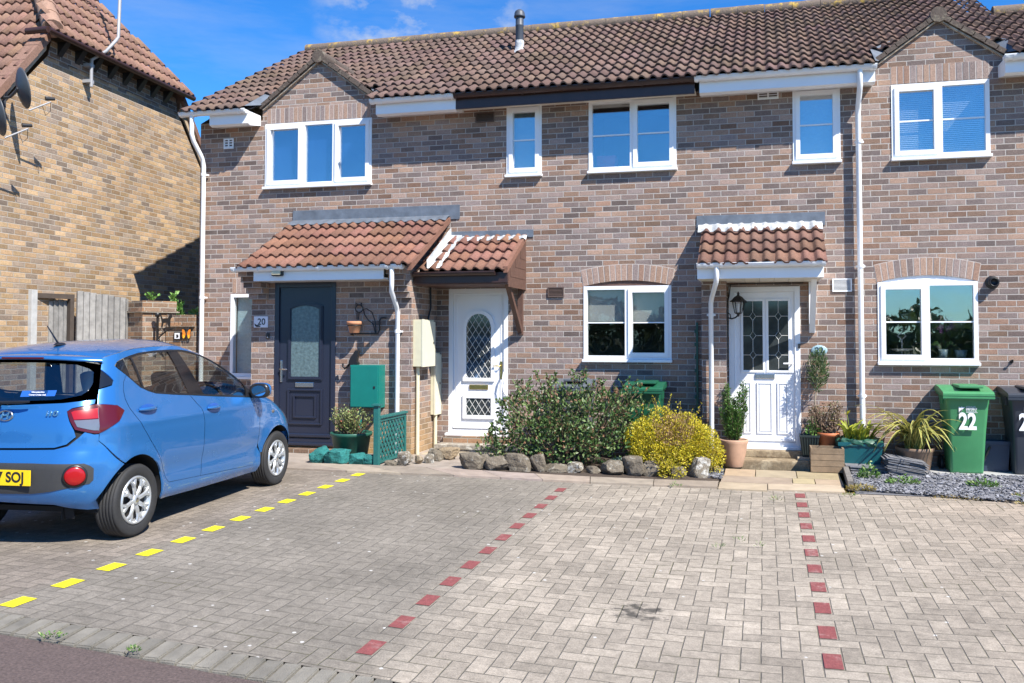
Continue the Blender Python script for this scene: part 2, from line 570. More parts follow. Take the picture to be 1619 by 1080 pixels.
# ------------------------------------------------------------------ ground and paving
KX = 0.0284
def paver_mat():
    m, t, b = newmat("herringbone_paving")
    geo = t.n("ShaderNodeNewGeometry")
    sp = t.n("ShaderNodeSeparateXYZ")
    t.l(geo.outputs['Position'], sp.inputs[0])
    X, Y = sp.outputs[0], sp.outputs[1]
    w1 = t.noise(geo.outputs['Position'], 3.0, 3)
    w2 = t.noise(t.comb(Y, X, 3.0), 3.0, 3)
    sc = t.math('MAXIMUM', t.math('MULTIPLY_ADD', t.math('ADD', X, 4.45), KX, 1.0), 0.2)
    ii = t.math('ADD', t.math('DIVIDE', t.math('LOGARITHM', sc, math.e), 0.1 * KX), 0.4)
    ii = t.math('ADD', ii, t.math('MULTIPLY', t.math('SUBTRACT', w1, 0.5), 0.12))
    jj = t.math('DIVIDE', t.math('ADD', Y, 7.7), t.math('MULTIPLY', sc, 0.1))
    jj = t.math('ADD', jj, t.math('MULTIPLY', t.math('SUBTRACT', w2, 0.5), 0.12))
    ci = t.math('FLOOR', ii); cj = t.math('FLOOR', jj)
    fx = t.math('SUBTRACT', ii, ci); fy = t.math('SUBTRACT', jj, cj)
    right = t.math('GREATER_THAN', ci, 22.5)
    c = t.math('MULTIPLY_ADD', right, 2.0, 1.0)
    k = t.math('FLOORED_MODULO', t.math('ADD', t.math('SUBTRACT', ci, cj), c), 4.0)
    h0 = t.math('LESS_THAN', k, 0.5)
    h1 = t.math('COMPARE', k, 1.0, 0.3)
    v2 = t.math('COMPARE', k, 2.0, 0.3)
    v3 = t.math('GREATER_THAN', k, 2.5)
    e = t.math('MINIMUM', t.math('ADD', fx, h1), t.math('ADD', t.math('SUBTRACT', 1.0, fx), h0))
    e2 = t.math('MINIMUM', t.math('ADD', fy, v2), t.math('ADD', t.math('SUBTRACT', 1.0, fy), v3))
    e = t.math('MINIMUM', e, e2)
    idv = t.comb(t.math('SUBTRACT', ci, h1), t.math('SUBTRACT', cj, v2), 2.0)
    rnd = t.white(idv)
    fine = t.noise(geo.outputs['Position'], 88.0, 5, 0.8)
    med = t.noise(geo.outputs['Position'], 16.0, 5, 0.65)
    big = t.noise(geo.outputs['Position'], 1.1, 5, 0.6)
    en = t.math('ADD', e, t.math('MULTIPLY', t.math('SUBTRACT', med, 0.5), 0.05))
    mask = t.math('DIVIDE', t.math('SUBTRACT', en, 0.018), 0.03, clamp=True)
    bev = t.math('DIVIDE', e, 0.055, clamp=True)
    # the three bays weather differently
    wob = t.math('MULTIPLY', t.math('SUBTRACT', big, 0.5), 0.5)
    xl = t.math('ADD', X, t.math('MULTIPLY', wob, 0.35))
    fr_ = t.math('DIVIDE', t.math('ADD', xl, 2.35), 0.55, clamp=True)
    fl = t.math('DIVIDE', t.math('ADD', xl, 4.62), 0.16, clamp=True)
    cl = (0.20, 0.17, 0.14)
    cm = (0.190, 0.170, 0.142)
    cr_ = (0.288, 0.250, 0.203)
    base = t.mix(fl, cl, t.mix(fr_, cm, cr_))
    # warm rusty cast to the far right
    fw = t.math('MULTIPLY', t.math('DIVIDE', t.math('SUBTRACT', t.math('ADD', X, wob), 0.9), 1.6, clamp=True), t.math('MULTIPLY_ADD', big, 1.2, -0.2, clamp=True))
    base = t.mix(fw, base, (0.30, 0.235, 0.18))
    mb = t.math('MULTIPLY', fl, t.math('SUBTRACT', 1.0, fr_))
    kk = t.math('MULTIPLY_ADD', t.math('SUBTRACT', rnd, 0.5), t.math('MULTIPLY_ADD', mb, -0.20, 0.30), 1.0)
    base = t.mix(1.0, base, t.comb(kk, kk, kk), 'MULTIPLY')
    k2 = t.math('MULTIPLY_ADD', med, 1.0, 0.5)
    base = t.mix(1.0, base, t.comb(k2, k2, k2), 'MULTIPLY')
    k3 = t.math('MULTIPLY_ADD', fine, 1.6, 0.2)
    base = t.mix(1.0, base, t.comb(k3, k3, k3), 'MULTIPLY')
    k4 = t.math('MULTIPLY_ADD', big, 0.9, 0.56)
    base = t.mix(1.0, base, t.comb(k4, k4, k4), 'MULTIPLY')
    # joints: sand, moss and dirt
    joint = t.mix(t.noise(geo.outputs['Position'], 2.1, 4), (0.10, 0.09, 0.07), (0.20, 0.18, 0.145))
    jl = t.math('MULTIPLY_ADD', mb, 0.34, 0.32)
    jm = t.math('ADD', t.math('MULTIPLY', mask, t.math('SUBTRACT', 1.0, jl)), jl)
    base = t.mix(jm, joint, base)
    # white lichen spots
    vo = t.n("ShaderNodeTexVoronoi")
    vo.inputs['Scale'].default_value = 9.0
    t.l(geo.outputs['Position'], vo.inputs['Vector'])
    lw = t.math('LESS_THAN', t.math('ADD', vo.outputs['Distance'], t.math('MULTIPLY', med, 0.14)), 0.185)
    sepc = t.n("ShaderNodeSeparateColor")
    t.l(vo.outputs['Color'], sepc.inputs[0])
    pick = t.math('GREATER_THAN', sepc.outputs[0], t.math('MULTIPLY_ADD', fr_, 0.16, 0.78))
    base = t.mix(t.math('MULTIPLY', t.math('MULTIPLY', lw, pick), 0.9), base, (0.50, 0.49, 0.46))
    # oil drips soaked into the blocks
    ox = t.math('DIVIDE', t.math('SUBTRACT', X, -0.83), 0.24)
    oy = t.math('DIVIDE', t.math('SUBTRACT', Y, -6.02), 0.20)
    od = t.math('SQRT', t.math('ADD', t.math('MULTIPLY', ox, ox), t.math('MULTIPLY', oy, oy)))
    on = t.noise(t.comb(t.math('MULTIPLY', X, 0.8), Y, 4.0), 11.0, 4, 0.6)
    of = t.math('MULTIPLY', t.math('SUBTRACT', t.math('SUBTRACT', on, 0.40), t.math('MULTIPLY', t.math('MULTIPLY', od, od), 0.16)), 7.0, clamp=True)
    base = t.mix(t.math('MULTIPLY', of, 0.82), base, (0.035, 0.033, 0.03))
    # green and tan moss in some joints
    mo = t.math('MULTIPLY', t.math('SUBTRACT', t.noise(geo.outputs['Position'], 1.7, 5, 0.65), 0.52), 5.0, clamp=True)
    base = t.mix(t.math('MULTIPLY', t.math('MULTIPLY', mo, t.math('SUBTRACT', 1.0, mask)), 0.8), base, (0.12, 0.115, 0.055))
    # small dark specks in the dirty bay
    dk = t.noise(geo.outputs['Position'], 38.0, 3, 0.6)
    df = t.math('MULTIPLY', t.math('SUBTRACT', dk, t.math('MULTIPLY_ADD', mb, -0.05, 0.67)), 9.0, clamp=True)
    base = t.mix(t.math('MULTIPLY', df, 0.55), base, (0.05, 0.048, 0.042))
    t.l(base, b.inputs['Base Color'])
    b.inputs['Roughness'].default_value = 0.92
    b.inputs['Specular IOR Level'].default_value = 0.25
    h = t.math('ADD', t.math('MULTIPLY', t.math('MULTIPLY', bev, mask), 0.7), t.math('MULTIPLY', fine, 0.45))
    h = t.math('ADD', h, t.math('MULTIPLY', rnd, 0.25))
    t.l(t.bump(h, 1.0, 0.008), b.inputs['Normal'])
    return m
m_paver = paver_mat()
def pinv(i, j):
    """paver grid coordinate -> world"""
    x = (exp((i - 0.4) * 0.1 * KX) - 1.0) / KX - 4.45
    return x, -7.7 + j * 0.1 * (1 + KX * (x + 4.45))

m_asphalt = M("reddish_asphalt", (0.105, 0.076, 0.068), 0.95, 0.55, 70.0, 0.012, 90)
m_soil = M("dark_soil", (0.07, 0.05, 0.036), 0.95, 0.4, 20.0, 0.02, 60)
m_earth = M("verge_ground", (0.10, 0.11, 0.05), 0.95, 0.3, 1.0, 0.02, 20)
m_kerb = M("concrete_kerb", (0.19, 0.175, 0.148), 0.95, 0.3, 9.0, 0.006, 120, tint=True)
m_slab = M("buff_edging_slab", (0.29, 0.245, 0.205), 0.92, 0.3, 6.0, 0.004, 90, tint=True)

# big ground sheet to the horizon
gs = sheet([-300, -120, -50, -20] + fr(-14, 8, 0.5) + [14, 30, 80, 300], [-260, -90, -40, -22, -16] + fr(-12, 4, 0.5) + [10, 25, 60, 150, 300], -0.09)
tag(gs.build("ground", m_earth), kind="structure")
rd = sheet([-60, -30, -16] + fr(-12, 8, 0.5) + [16, 40, 60], [-16.5, -14, -12, -10, -9, -8.4, -7.73], -0.025)
tag(rd.build("road", m_asphalt), kind="structure")
pv = sheet(fr(-13, 9, 0.25), fr(-7.52, -1.75, 0.2), 0.0)
tag(pv.build("block_paving", m_paver), kind="structure")

# channel kerb along the road, individual blocks laid side by side
kb = MB()
x = -13.0
rk = random.Random(3)
while x < 9.0:
    w = 0.103
    s = rk.uniform(0.80, 1.12)
    z = gz(x + w / 2, -7.62)
    dz = rk.uniform(-0.002, 0.002)
    b_ = bmesh.new()
    bmesh.ops.create_cube(b_, size=1.0)
    bmesh.ops.bevel(b_, geom=b_.edges[:], offset=0.06, segments=2, affect='EDGES')
    b_.verts.index_update()
    vs = []
    for v in b_.verts:
        yy = -7.625 + v.co.y * 0.205
        vs.append((x + w / 2 + v.co.x * (w - 0.006), yy, gz(x + w / 2, yy) - 0.043 + v.co.z * 0.1 + dz - (0.018 if v.co.y < 0 else 0.0)))
    kb.add(vs, [[q.index for q in f.verts] for f in b_.faces], False, (s, s, s * 0.98))
    b_.free()
    x += 0.105
tag(kb.build("kerb", m_kerb), kind="structure")

# painted bay markings (flush blocks and dashes)
m_red = ridge_mat("red_block_paint", (0.205, 0.055, 0.053), (0.30, 0.17, 0.155), 0.30)
m_yel = M("yellow_line_paint", (0.80, 0.70, 0.015), 0.6, 0.06, 40.0, 0.002, 150)
def mark_line(name, m, quads):
    b = MB()
    for q in quads:
        b.add([(x, y, gz(x, y) + 0.004) for x, y in q], [(0, 1, 2, 3)])
    tag(b.build(name, m), kind="structure")
def pq(i, j, g=0.05):
    return [pinv(i + g, j + g), pinv(i + 1 - g, j + g), pinv(i + 1 - g, j + 2 - g), pinv(i + g, j + 2 - g)]
mark_line("red_bay_marking", m_red, [pq(45, 9 + 4 * n) for n in range(11)])
mark_line("red_bay_marking", m_red, [pq(22, 4 + 4 * n) for n in range(12)])
yq = []
for n in range(13):
    y = -7.338 + n * 0.4026
    x = -4.425 - n * 0.0116
    yq.append([(x - 0.055, y - 0.088), (x + 0.055, y - 0.092), (x + 0.055, y + 0.088), (x - 0.055, y + 0.092)])
mark_line("yellow_bay_marking", m_yel, yq)
# edging slabs between paving and gardens
def slab_strip(b, pts_lo, pts_hi, n, h=0.035, gap=0.006, seed=1):
    r_ = random.Random(seed)
    def lerp(P, t):
        L = len(P) - 1
        i = min(int(t * L), L - 1)
        f_ = t * L - i
        return (P[i][0] * (1 - f_) + P[i + 1][0] * f_, P[i][1] * (1 - f_) + P[i + 1][1] * f_)
    for k in range(n):
        t0, t1 = k / n + gap / n, (k + 1) / n - gap / n
        a, b2, c, d = lerp(pts_lo, t0), lerp(pts_lo, t1), lerp(pts_hi, t1), lerp(pts_hi, t0)
        s = r_.uniform(0.82, 1.12)
        tn = (s, s * r_.uniform(0.95, 1.0), s * r_.uniform(0.9, 1.0))
        vs = [(p[0], p[1], gz(*p) + hh) for hh in (-0.05, h) for p in (a, b2, c, d)]
        b.add(vs, [(0, 3, 2, 1), (4, 5, 6, 7), (0, 1, 5, 4), (1, 2, 6, 5), (2, 3, 7, 6), (3, 0, 4, 7)], False, tn)
sb = MB()
slab_strip(sb, [(-6.4, -2.42), (-4.56, -2.40), (-3.20, -2.16), (-2.11, -2.04), (-0.52, -1.84)], [(-6.4, -1.98), (-5.38, -1.99), (-3.61, -1.80), (-2.18, -1.72), (-0.52, -1.50)], 9, 0.022)
tag(sb.build("edging_slabs", m_slab), kind="structure")

# sandstone path to the right hand door
ss = MB()
rs_ = random.Random(5)
for (x0, x1, y0, y1) in ((-0.51, 0.02, -1.88, -1.50), (0.03, 0.84, -1.80, -1.42), (-0.50, 0.30, -1.49, -1.10), (0.31, 0.55, -1.40, -1.10), (0.56, 0.86, -1.41, -1.10),
                         (-0.48, -0.12, -1.09, -0.62), (-0.11, 0.36, -1.09, -0.62), (0.37, 0.86, -1.09, -0.62)):
    s = rs_.uniform(0.78, 1.1)
    tn = (s, s * rs_.uniform(0.9, 1.0), s * rs_.uniform(0.8, 1.0))
    vs = [(px, py, gz(px, py) + hh) for hh in (-0.05, 0.016) for px, py in ((x0, y0), (x1, y0), (x1, y1), (x0, y1))]
    ss.add(vs, [(0, 3, 2, 1), (4, 5, 6, 7), (0, 1, 5, 4), (1, 2, 6, 5), (2, 3, 7, 6), (3, 0, 4, 7)], False, tn)
tag(ss.build("sandstone_path", m_sand), kind="structure")

# path slabs to the middle door and beds
tag(sheet(fr(-4.45, -3.35, 0.2), fr(-1.81, 0.0, 0.2), 0.012).build("garden_path", m_slab), kind="structure")
tag(sheet(fr(-3.34, -0.52, 0.2), fr(-1.72, 0.0, 0.2), 0.02).build("garden_soil", m_soil), kind="structure")
tag(sheet(fr(-10.8, -4.46, 0.3), fr(-1.98, 0.0, 0.2), 0.008).build("side_path", m_slab), kind="structure")
tag(sheet(fr(0.95, 6.0, 0.25), fr(-1.80, 0.0, 0.15), 0.006).build("gravel_base", M("slate_dust", (0.13, 0.13, 0.14), 0.95, 0.4, 30.0)), kind="structure")
tag(sheet(fr(1.0, 6.0, 0.5), fr(-0.62, 0.0, 0.2), 0.03).build("bin_pavement", M("pale_concrete", (0.36, 0.36, 0.35), 0.9, 0.2, 8.0)), kind="structure")

# ------------------------------------------------------------------ building pieces
def wall_holes(b, x0, x1, z0, z1, holes, y=0.0, depth=0.12):
    xs = sorted({x0, x1, *[h[0] for h in holes], *[h[1] for h in holes]})
    zs = sorted({z0, z1, *[h[2] for h in holes], *[h[3] for h in holes]})
    xs = [q for q in xs if x0 <= q <= x1]; zs = [q for q in zs if z0 <= q <= z1]
    for i in range(len(xs) - 1):
        for j in range(len(zs) - 1):
            cx, cz = (xs[i] + xs[i + 1]) / 2, (zs[j] + zs[j + 1]) / 2
            if any(h[0] < cx < h[1] and h[2] < cz < h[3] for h in holes):
                continue
            b.quad((xs[i], y, zs[j]), (xs[i + 1], y, zs[j]), (xs[i + 1], y, zs[j + 1]), (xs[i], y, zs[j + 1]))
    for h in holes:
        a, c, e, f = h
        b.quad((a, y, e), (a, y + depth, e), (a, y + depth, f), (a, y, f))
        b.quad((c, y, e), (c, y, f), (c, y + depth, f), (c, y + depth, e))
        b.quad((a, y, f), (a, y + depth, f), (c, y + depth, f), (c, y, f))
        b.quad((a, y, e), (c, y, e), (c, y + depth, e), (a, y + depth, e))

def tile_roof(x0, x1, eave, ridge, seed=0, pitch=0.15, gauge=0.32, amp=0.042, cuts=(), spread=0.20, step=0.036):
    """pantile slope from eave (y,z) up to ridge (y,z) with overlapping courses."""
    b = MB()
    r_ = random.Random(seed)
    ey, ez = eave; ry, rz_ = ridge
    L = sqrt((ry - ey) ** 2 + (rz_ - ez) ** 2)
    dy, dz = (ry - ey) / L, (rz_ - ez) / L
    ny, nz = -dz, dy
    nc = max(1, int(round((x1 - x0) / pitch)))
    p = (x1 - x0) / nc
    prof = [(0.0, 0.0), (0.10, 0.012), (0.22, 0.75), (0.36, 1.0), (0.50, 0.92), (0.64, 0.55), (0.76, 0.08), (0.88, -0.02)]
    rows = max(1, int(round(L / gauge)))
    gq = L / rows
    for k in range(rows):
        s0, s1 = k * gq - (0.03 if k == 0 else 0.012), (k + 1) * gq + 0.01
        for c in range(nc):
            if c % 2 == 0:
                tn0 = 1.0 + r_.uniform(-spread, spread)
                tn = (tn0, tn0 * r_.uniform(0.93, 1.05), tn0 * r_.uniform(0.9, 1.08))
                j0 = r_.uniform(-0.003, 0.004); js = r_.uniform(-0.007, 0.007)
            xa = x0 + c * p
            smin = -1.0
            for (gx0, gx1, gxa, gza, gsl) in cuts:
                xm = xa + p / 2
                if gx0 < xm < gx1:
                    zg = gza - abs(xm - gxa) * gsl
                    yv = ey + (zg - ez) / dz * dy
                    smin = max(smin, (max(yv, 0.16) - ey) / dy - 0.02)
            if s1 < smin + 0.03:
                continue
            pts = prof + [(1.0, 0.0)]
            vs = []
            for (u, h) in pts:
                xx = xa + u * p
                lo = step + amp * h + j0
                hi = 0.004 + amp * h * 0.92
                sl0 = max(s0 + js, smin)
                for (s_, hh) in ((sl0, lo - 0.022), (sl0, lo), (s1, hi)):
                    vs.append((xx, ey + dy * s_ + ny * hh, ez + dz * s_ + nz * hh))
            fs = []
            for q in range(len(pts) - 1):
                fs.append((q * 3, (q + 1) * 3, (q + 1) * 3 + 1, q * 3 + 1))
                fs.append((q * 3 + 1, (q + 1) * 3 + 1, (q + 1) * 3 + 2, q * 3 + 2))
            o = len(b.v)
            b.v.extend(vs)
            for qi, f in enumerate(fs):
                b.f.append(tuple(i + o for i in f)); b.sm.append(False if qi % 2 == 0 else True); b.tint.append(tn)
    return b

def half_pipe(b, x0, x1, y, z, r, seg=8):
    """half round gutter along X, open upward, with a thick lip"""
    for rr, flip in ((r, False), (r - 0.006, True)):
        vs = []
        for xx in (x0, x1):
            for k in range(seg + 1):
                a = pi + pi * k / seg
                vs.append((xx, y + rr * cos(a), z + rr * sin(a)))
        n = seg + 1
        fs = [(k, k + 1, n + k + 1, n + k) for k in range(seg)]
        if flip:
            fs = [f[::-1] for f in fs]
        b.add(vs, fs, True)
    for xx in (x0, x1):
        b.add([(xx, y + r * cos(pi + pi * k / seg), z + r * sin(pi + pi * k / seg)) for k in range(seg + 1)], [tuple(range(seg + 1))])
    b.box(x0, x1, y - r - 0.004, y - r + 0.006, z - 0.004, z + 0.010)

def gutter(parent, x0, x1, mat, y=-0.385, z=5.035, r=0.055, clips=()):
    b = MB()
    half_pipe(b, x0, x1, y, z, r)
    for cx in list(clips) + [x0 + 0.03, x1 - 0.03]:
        vs = []
        for xx in (cx - 0.018, cx + 0.018):
            for k in range(9):
                a = pi + pi * k / 8
                vs.append((xx, y + (r + 0.007) * cos(a), z + (r + 0.007) * sin(a)))
        b.add(vs, [(k, k + 1, 10 + k, 9 + k) for k in range(8)], True)
        for o in (0, 9):
            b.add([vs[o + k] for k in range(9)], [tuple(range(9))])
    return b.build("gutter", mat, parent)

def arch_bricks(parent, x0, x1, zc, rise, h, y=0.0, soldier=False, seed=1, name="brick_arch"):
    """row of upright bricks, cambered (rise) or flat"""
    b = MB()
    r_ = random.Random(seed)
    n = int(round((x1 - x0) / 0.0755))
    for k in range(n):
        c = r_.choice(PAL)
        s = r_.uniform(0.85, 1.1)
        tn = (c[0] * s, c[1] * s, c[2] * s)
        t0, t1 = k / n, (k + 1) / n
        g = 0.007 / (x1 - x0)
        def P(t, top):
            q = 2 * t - 1
            xx = x0 + (x1 - x0) * t
            zz = zc + rise * (1 - q * q)
            if rise:
                ang = q * 0.16
                return (xx + (sin(ang) * h if top else 0), zz + (cos(ang) * h if top else 0))
            return (xx, zz + (h if top else 0))
        a, c2, d, e = P(t0 + g, 0), P(t1 - g, 0), P(t1 - g, 1), P(t0 + g, 1)
        pr = 0.004 + r_.uniform(0, 0.003)
        b.prism([a, c2, d, e], y - pr, y + 0.03, 'Y', tn)
    return b.build(name, m_bricktint, parent)
def tint_brick():
    m, t, b = newmat("tinted_brick")
    geo = t.n("ShaderNodeNewGeometry")
    at = t.n("ShaderNodeVertexColor"); at.layer_name = "tint"
    fine = t.noise(geo.outputs['Position'], 66.0, 4, 0.75)
    fk = t.math('MULTIPLY_ADD', fine, 1.6, 0.1)
    t.l(t.mix(1.0, at.outputs['Color'], t.comb(fk, fk, fk), 'MULTIPLY'), b.inputs['Base Color'])
    b.inputs['Roughness'].default_value = 0.9
    t.l(t.bump(fine, 1.0, 0.004), b.inputs['Normal'])
    return m
m_bricktint = tint_brick()
m_mortar = M("pale_mortar", (0.48, 0.43, 0.39), 0.95, 0.2, 30.0)

def window(parent, x0, x1, z0, z1, lights, y=0.0, glass=None, blind=None, bars=True, room=1.6, sill=0.075, extra=None):
    """lights: list of (x_left_fraction, x_right_fraction, opening?)"""
    F = 0.05
    W = x1 - x0
    b = MB()
    yf, yb = y - 0.012, y + 0.07
    b.box(x0, x0 + F, yf, yb, z0, z1)
    b.box(x1 - F, x1, yf, yb, z0, z1)
    b.box(x0 + F, x1 - F, yf + 0.001, yb, z1 - F, z1)
    b.box(x0 + F, x1 - F, yf + 0.001, yb, z0, z0 + F)
    panes = []
    for i, (a, c, op) in enumerate(lights):
        xa, xb = x0 + F + (W - 2 * F) * a, x0 + F + (W - 2 * F) * c
        if i > 0:
            b.box(xa - 0.03, xa + 0.03, yf + 0.0005, yb, z0 + F, z1 - F)
            xa += 0.03
        if i < len(lights) - 1:
            xb -= 0.03
        za, zb = z0 + F, z1 - F
        if op:
            s = 0.055; o = 0.018
            e = 0.012
            X0, X1, Z0, Z1 = xa - e, xb + e, za - e, zb + e
            b.box(X0, X0 + s, yf - o, yb - 0.002, Z0, Z1)
            b.box(X1 - s, X1, yf - o, yb - 0.002, Z0, Z1)
            b.box(X0 + s, X1 - s, yf - o + 0.001, yb - 0.002, Z1 - s, Z1)
            b.box(X0 + s, X1 - s, yf - o + 0.001, yb - 0.002, Z0, Z0 + s)
            xa, xb, za, zb = X0 + s, X1 - s, Z0 + s, Z1 - s
        panes.append((xa, xb, za, zb))
    w = b.build("window", m_upvc, parent)
    for (xa, xb, za, zb) in panes:
        g = MB()
        g.box(xa - 0.008, xb + 0.008, y + 0.014, y + 0.030, za - 0.008, zb + 0.008)
        g.build("pane", glass or m_glass, w)
        if bars:
            g = MB()
            zm = (za + zb) / 2 + 0.0
            g.box(xa, xb, y + 0.006, y + 0.0138, zm - 0.009, zm + 0.009)
            g.build("glazing_bar", m_upvc, w)
    s = MB()
    s.box(x0 - 0.012, x1 + 0.012, y - sill, y + 0.012, z0 - 0.038, z0 - 0.001, ch=0.008)
    s.build("sill", m_upvc, w)
    if room:
        r_ = MB()
        a, c, e, f = x0 + 0.004, x1 - 0.004, z0 + 0.004, z1 - 0.004
        yy = y + room
        ex = 0.6
        P = [(a, y + 0.072, e), (c, y + 0.072, e), (c, y + 0.072, f), (a, y + 0.072, f), (a - ex, yy, e - 0.5), (c + ex, yy, e - 0.5), (c + ex, yy, f + 0.15), (a - ex, yy, f + 0.15)]
        r_.add(P, [(4, 7, 6, 5), (0, 4, 5, 1), (1, 5, 6, 2), (2, 6, 7, 3), (3, 7, 4, 0)])
        r_.build("interior", m_room, w)
    if blind:
        mat, zlo, kind = blind
        bb = MB()
        if kind == 'slats':
            zz = z1 - F
            while zz > zlo:
                bb.quad((x0 + F, y + 0.085, zz), (x1 - F, y + 0.085, zz), (x1 - F, y + 0.102, zz + 0.020), (x0 + F, y + 0.102, zz + 0.020))
                zz -= 0.025
        else:
            bb.box(x0 + F, x1 - F, y + 0.10, y + 0.106, zlo, z1 - F)
        bb.build("blind", mat, w)
    return w

def grille(parent, x0, x1, z0, z1, mat, y=0.0, slats=6, frame=0.015, vertical=False):
    k_ = MB(); k_.box(x0 + 0.004, x1 - 0.004, y - 0.005, y + 0.001, z0 + 0.004, z1 - 0.004)
    b = MB()
    b.box(x0, x0 + frame, y - 0.02, y - 0.0062, z0, z1); b.box(x1 - frame, x1, y - 0.02, y - 0.0062, z0, z1)
    b.box(x0 + frame, x1 - frame, y - 0.02, y - 0.0062, z1 - frame, z1); b.box(x0 + frame, x1 - frame, y - 0.02, y - 0.0062, z0, z0 + frame)
    H = (z1 - z0 - 2 * frame) / slats
    for k in range(slats):
        zz = z0 + frame + k * H
        b.add([(x0 + frame, y - 0.018, zz), (x1 - frame, y - 0.018, zz), (x1 - frame, y - 0.007, zz + H * 0.55), (x0 + frame, y - 0.007, zz + H * 0.55)], [(0, 1, 2, 3)])
    if vertical:
        b.box((x0 + x1) / 2 - 0.01, (x0 + x1) / 2 + 0.01, y - 0.021, y - 0.0061, z0, z1)
    v_ = b.build("vent_grille", mat, parent)
    k_.build("vent_opening", m_grille, v_)
    return v_

def verge_gable(parent, xa, xl, xr, za, zl, zr, seed):
    """small flush gable: tiled slopes running back into the main roof, verge coping and mortar line"""
    sl = MB()
    yb = 2.2
    for (x_, z_) in ((xl, zl), (xr, zr)):
        pass
    for (x_, z_, sgn) in ((xl, zl, -1), (xr, zr, 1)):
        cp = MB()
        d = Vector((x_ - xa, 0, z_ - za)); L = d.length; d.normalize()
        nrm = Vector((-d.z, 0, d.x)) if d.x > 0 else Vector((d.z, 0, -d.x))
        n = 6
        for k in range(n):
            a = Vector((xa, 0, za)) + d * (L * k / n + 0.002)
            c = Vector((xa, 0, za)) + d * (L * (k + 1) / n + 0.012)
            lift = 0.008
            p = [a + nrm * (-0.030), c + nrm * (-0.030 + lift), c + nrm * (0.030 + lift), a + nrm * 0.030]
            pts = [(q.x, q.z) for q in p]
            if d.x < 0:
                pts = pts[::-1]
            cp.prism(pts[::-1] if False else pts, -0.075, 0.22, 'Y')
        cp.build("verge_coping", m_coping, parent)
    for (x_, z_) in ((xl, zl), (xr, zr)):
        mm = MB()
        d = Vector((x_ - xa, 0, z_ - za)); L = d.length; d.normalize()
        nrm = Vector((-d.z, 0, d.x)) if d.x > 0 else Vector((d.z, 0, -d.x))
        a = Vector((xa, 0, za)); c = Vector((x_, 0, z_))
        p = [a + nrm * -0.055, c + nrm * -0.055, c + nrm * -0.036, a + nrm * -0.036]
        mm.prism([(q.x, q.z) for q in p], -0.045, 0.05, 'Y')
        mm.build("verge_mortar", m_mortarw, parent)
    for (x_, z_, sg) in ((xl, zl, -1), (xr, zr, 1)):
        lv = MB()
        lv.add([(x_ + sg * 0.05, -0.41, 5.085), (x_ - sg * 0.02, -0.10, 5.17), (x_ - sg * 0.30, 0.20, 5.42), (x_ - sg * 0.30, 0.60, 5.66), (x_ + sg * 0.05, 0.10, 5.39)], [(0, 1, 2, 3, 4)])
        lv.build("lead_valley", m_lead, parent)
    # tiled slopes of the little roof
    for (x_, z_) in ((xl, zl), (xr, zr)):
        b = MB()
        r_ = random.Random(seed)
        d = Vector((x_ - xa, 0, z_ - za)); L = d.length; d.normalize()
        nrm = Vector((-d.z, 0, d.x)) if d.x > 0 else Vector((d.z, 0, -d.x))
        rows = 4
        for k in range(rows):
            s0, s1 = L * k / rows, L * (k + 1) / rows + 0.02
            y = 0.215
            while y < 1.5:
                q = 1 + r_.uniform(-0.15, 0.15)
                vs = []
                for (u, h) in ((0, 0), (0.2, 0.02), (0.45, 0.034), (0.7, 0.02), (1, 0)):
                    for (s_, o) in ((s0, 0.004), (s1, 0.03), (s1, 0.008)):
                        P = Vector((xa, y + u * 0.15, za)) + d * s_ + nrm * (o + h)
                        vs.append(P)
                fs = []
                for w in range(4):
                    fs.append((w * 3, w * 3 + 3, w * 3 + 4, w * 3 + 1)); fs.append((w * 3 + 1, w * 3 + 4, w * 3 + 5, w * 3 + 2))
                b.add(vs, fs, False, (q, q, q))
                y += 0.15
        b.build("gable_roof", m_tile, parent)
    # ridge of the little roof
    b = MB()
    y = -0.08
    while y < 1.35:
        b.tube([(xa, y, za + 0.0), (xa, y + 0.42, za + 0.0)], 0.10, 12, True, True)
        y += 0.40
    b.build("gable_ridge", m_coping, parent)

def downpipe(parent, pts, r=0.034, clips=(), mat=None):
    b = MB()
    P = [Vector(p) for p in pts]
    b.tube(P, r, 12)
    for z in clips:
        px, py = P[-1].x, P[-1].y
        b.tube([(px, py, z - 0.02), (px, py, z + 0.02)], r + 0.007, 12)
        b.box(px - 0.055, px + 0.055, py + 0.02, py + 0.06, z - 0.012, z + 0.012)
    return b.build("downpipe", mat or m_upvc2, parent)
# ------------------------------------------------------------------ the terrace
def house(label, x):
    return thing("terraced_house", label, "house", (x, 0, 0), 0, "houses of the brick terrace")
H20 = house("left end brick house with the blue-black front door under a wide tiled porch", -6.5)
H21 = house("middle brick house with the white arched-pane door and dark brown gutter", -2.5)
H22 = house("brick house with the white twin-pane door beside the variegated plant", 1.0)
H23 = house("sliver of brick house at the far right edge behind the black bin", 4.5)
EAVE, RIDGE = (-0.43, 5.035), (3.2, 7.13)
GL = (-7.44, -5.46, -6.47, 5.86, 0.735)
GR = (1.42, 2.97, 2.17, 5.72, 0.71)
XB = [-8.52, -4.47, -0.85, 2.98, 6.5]

holes20 = [(-7.383, -5.618, 3.885, 4.893), (-7.95, -7.05, 1.0, 2.30)]
holes21 = [(-2.345, -1.135, 3.90, 4.925), (-3.535, -3.02, 3.90, 4.925), (-2.42, -1.212, 1.30, 2.42), (-4.40, -3.51, 0.27, 2.335)]
holes22 = [(0.385, 0.98, 3.90, 4.90), (1.603, 2.757, 3.885, 4.873), (1.41, 2.585, 1.29, 2.43), (-0.455, 0.455, 0.21, 2.31)]

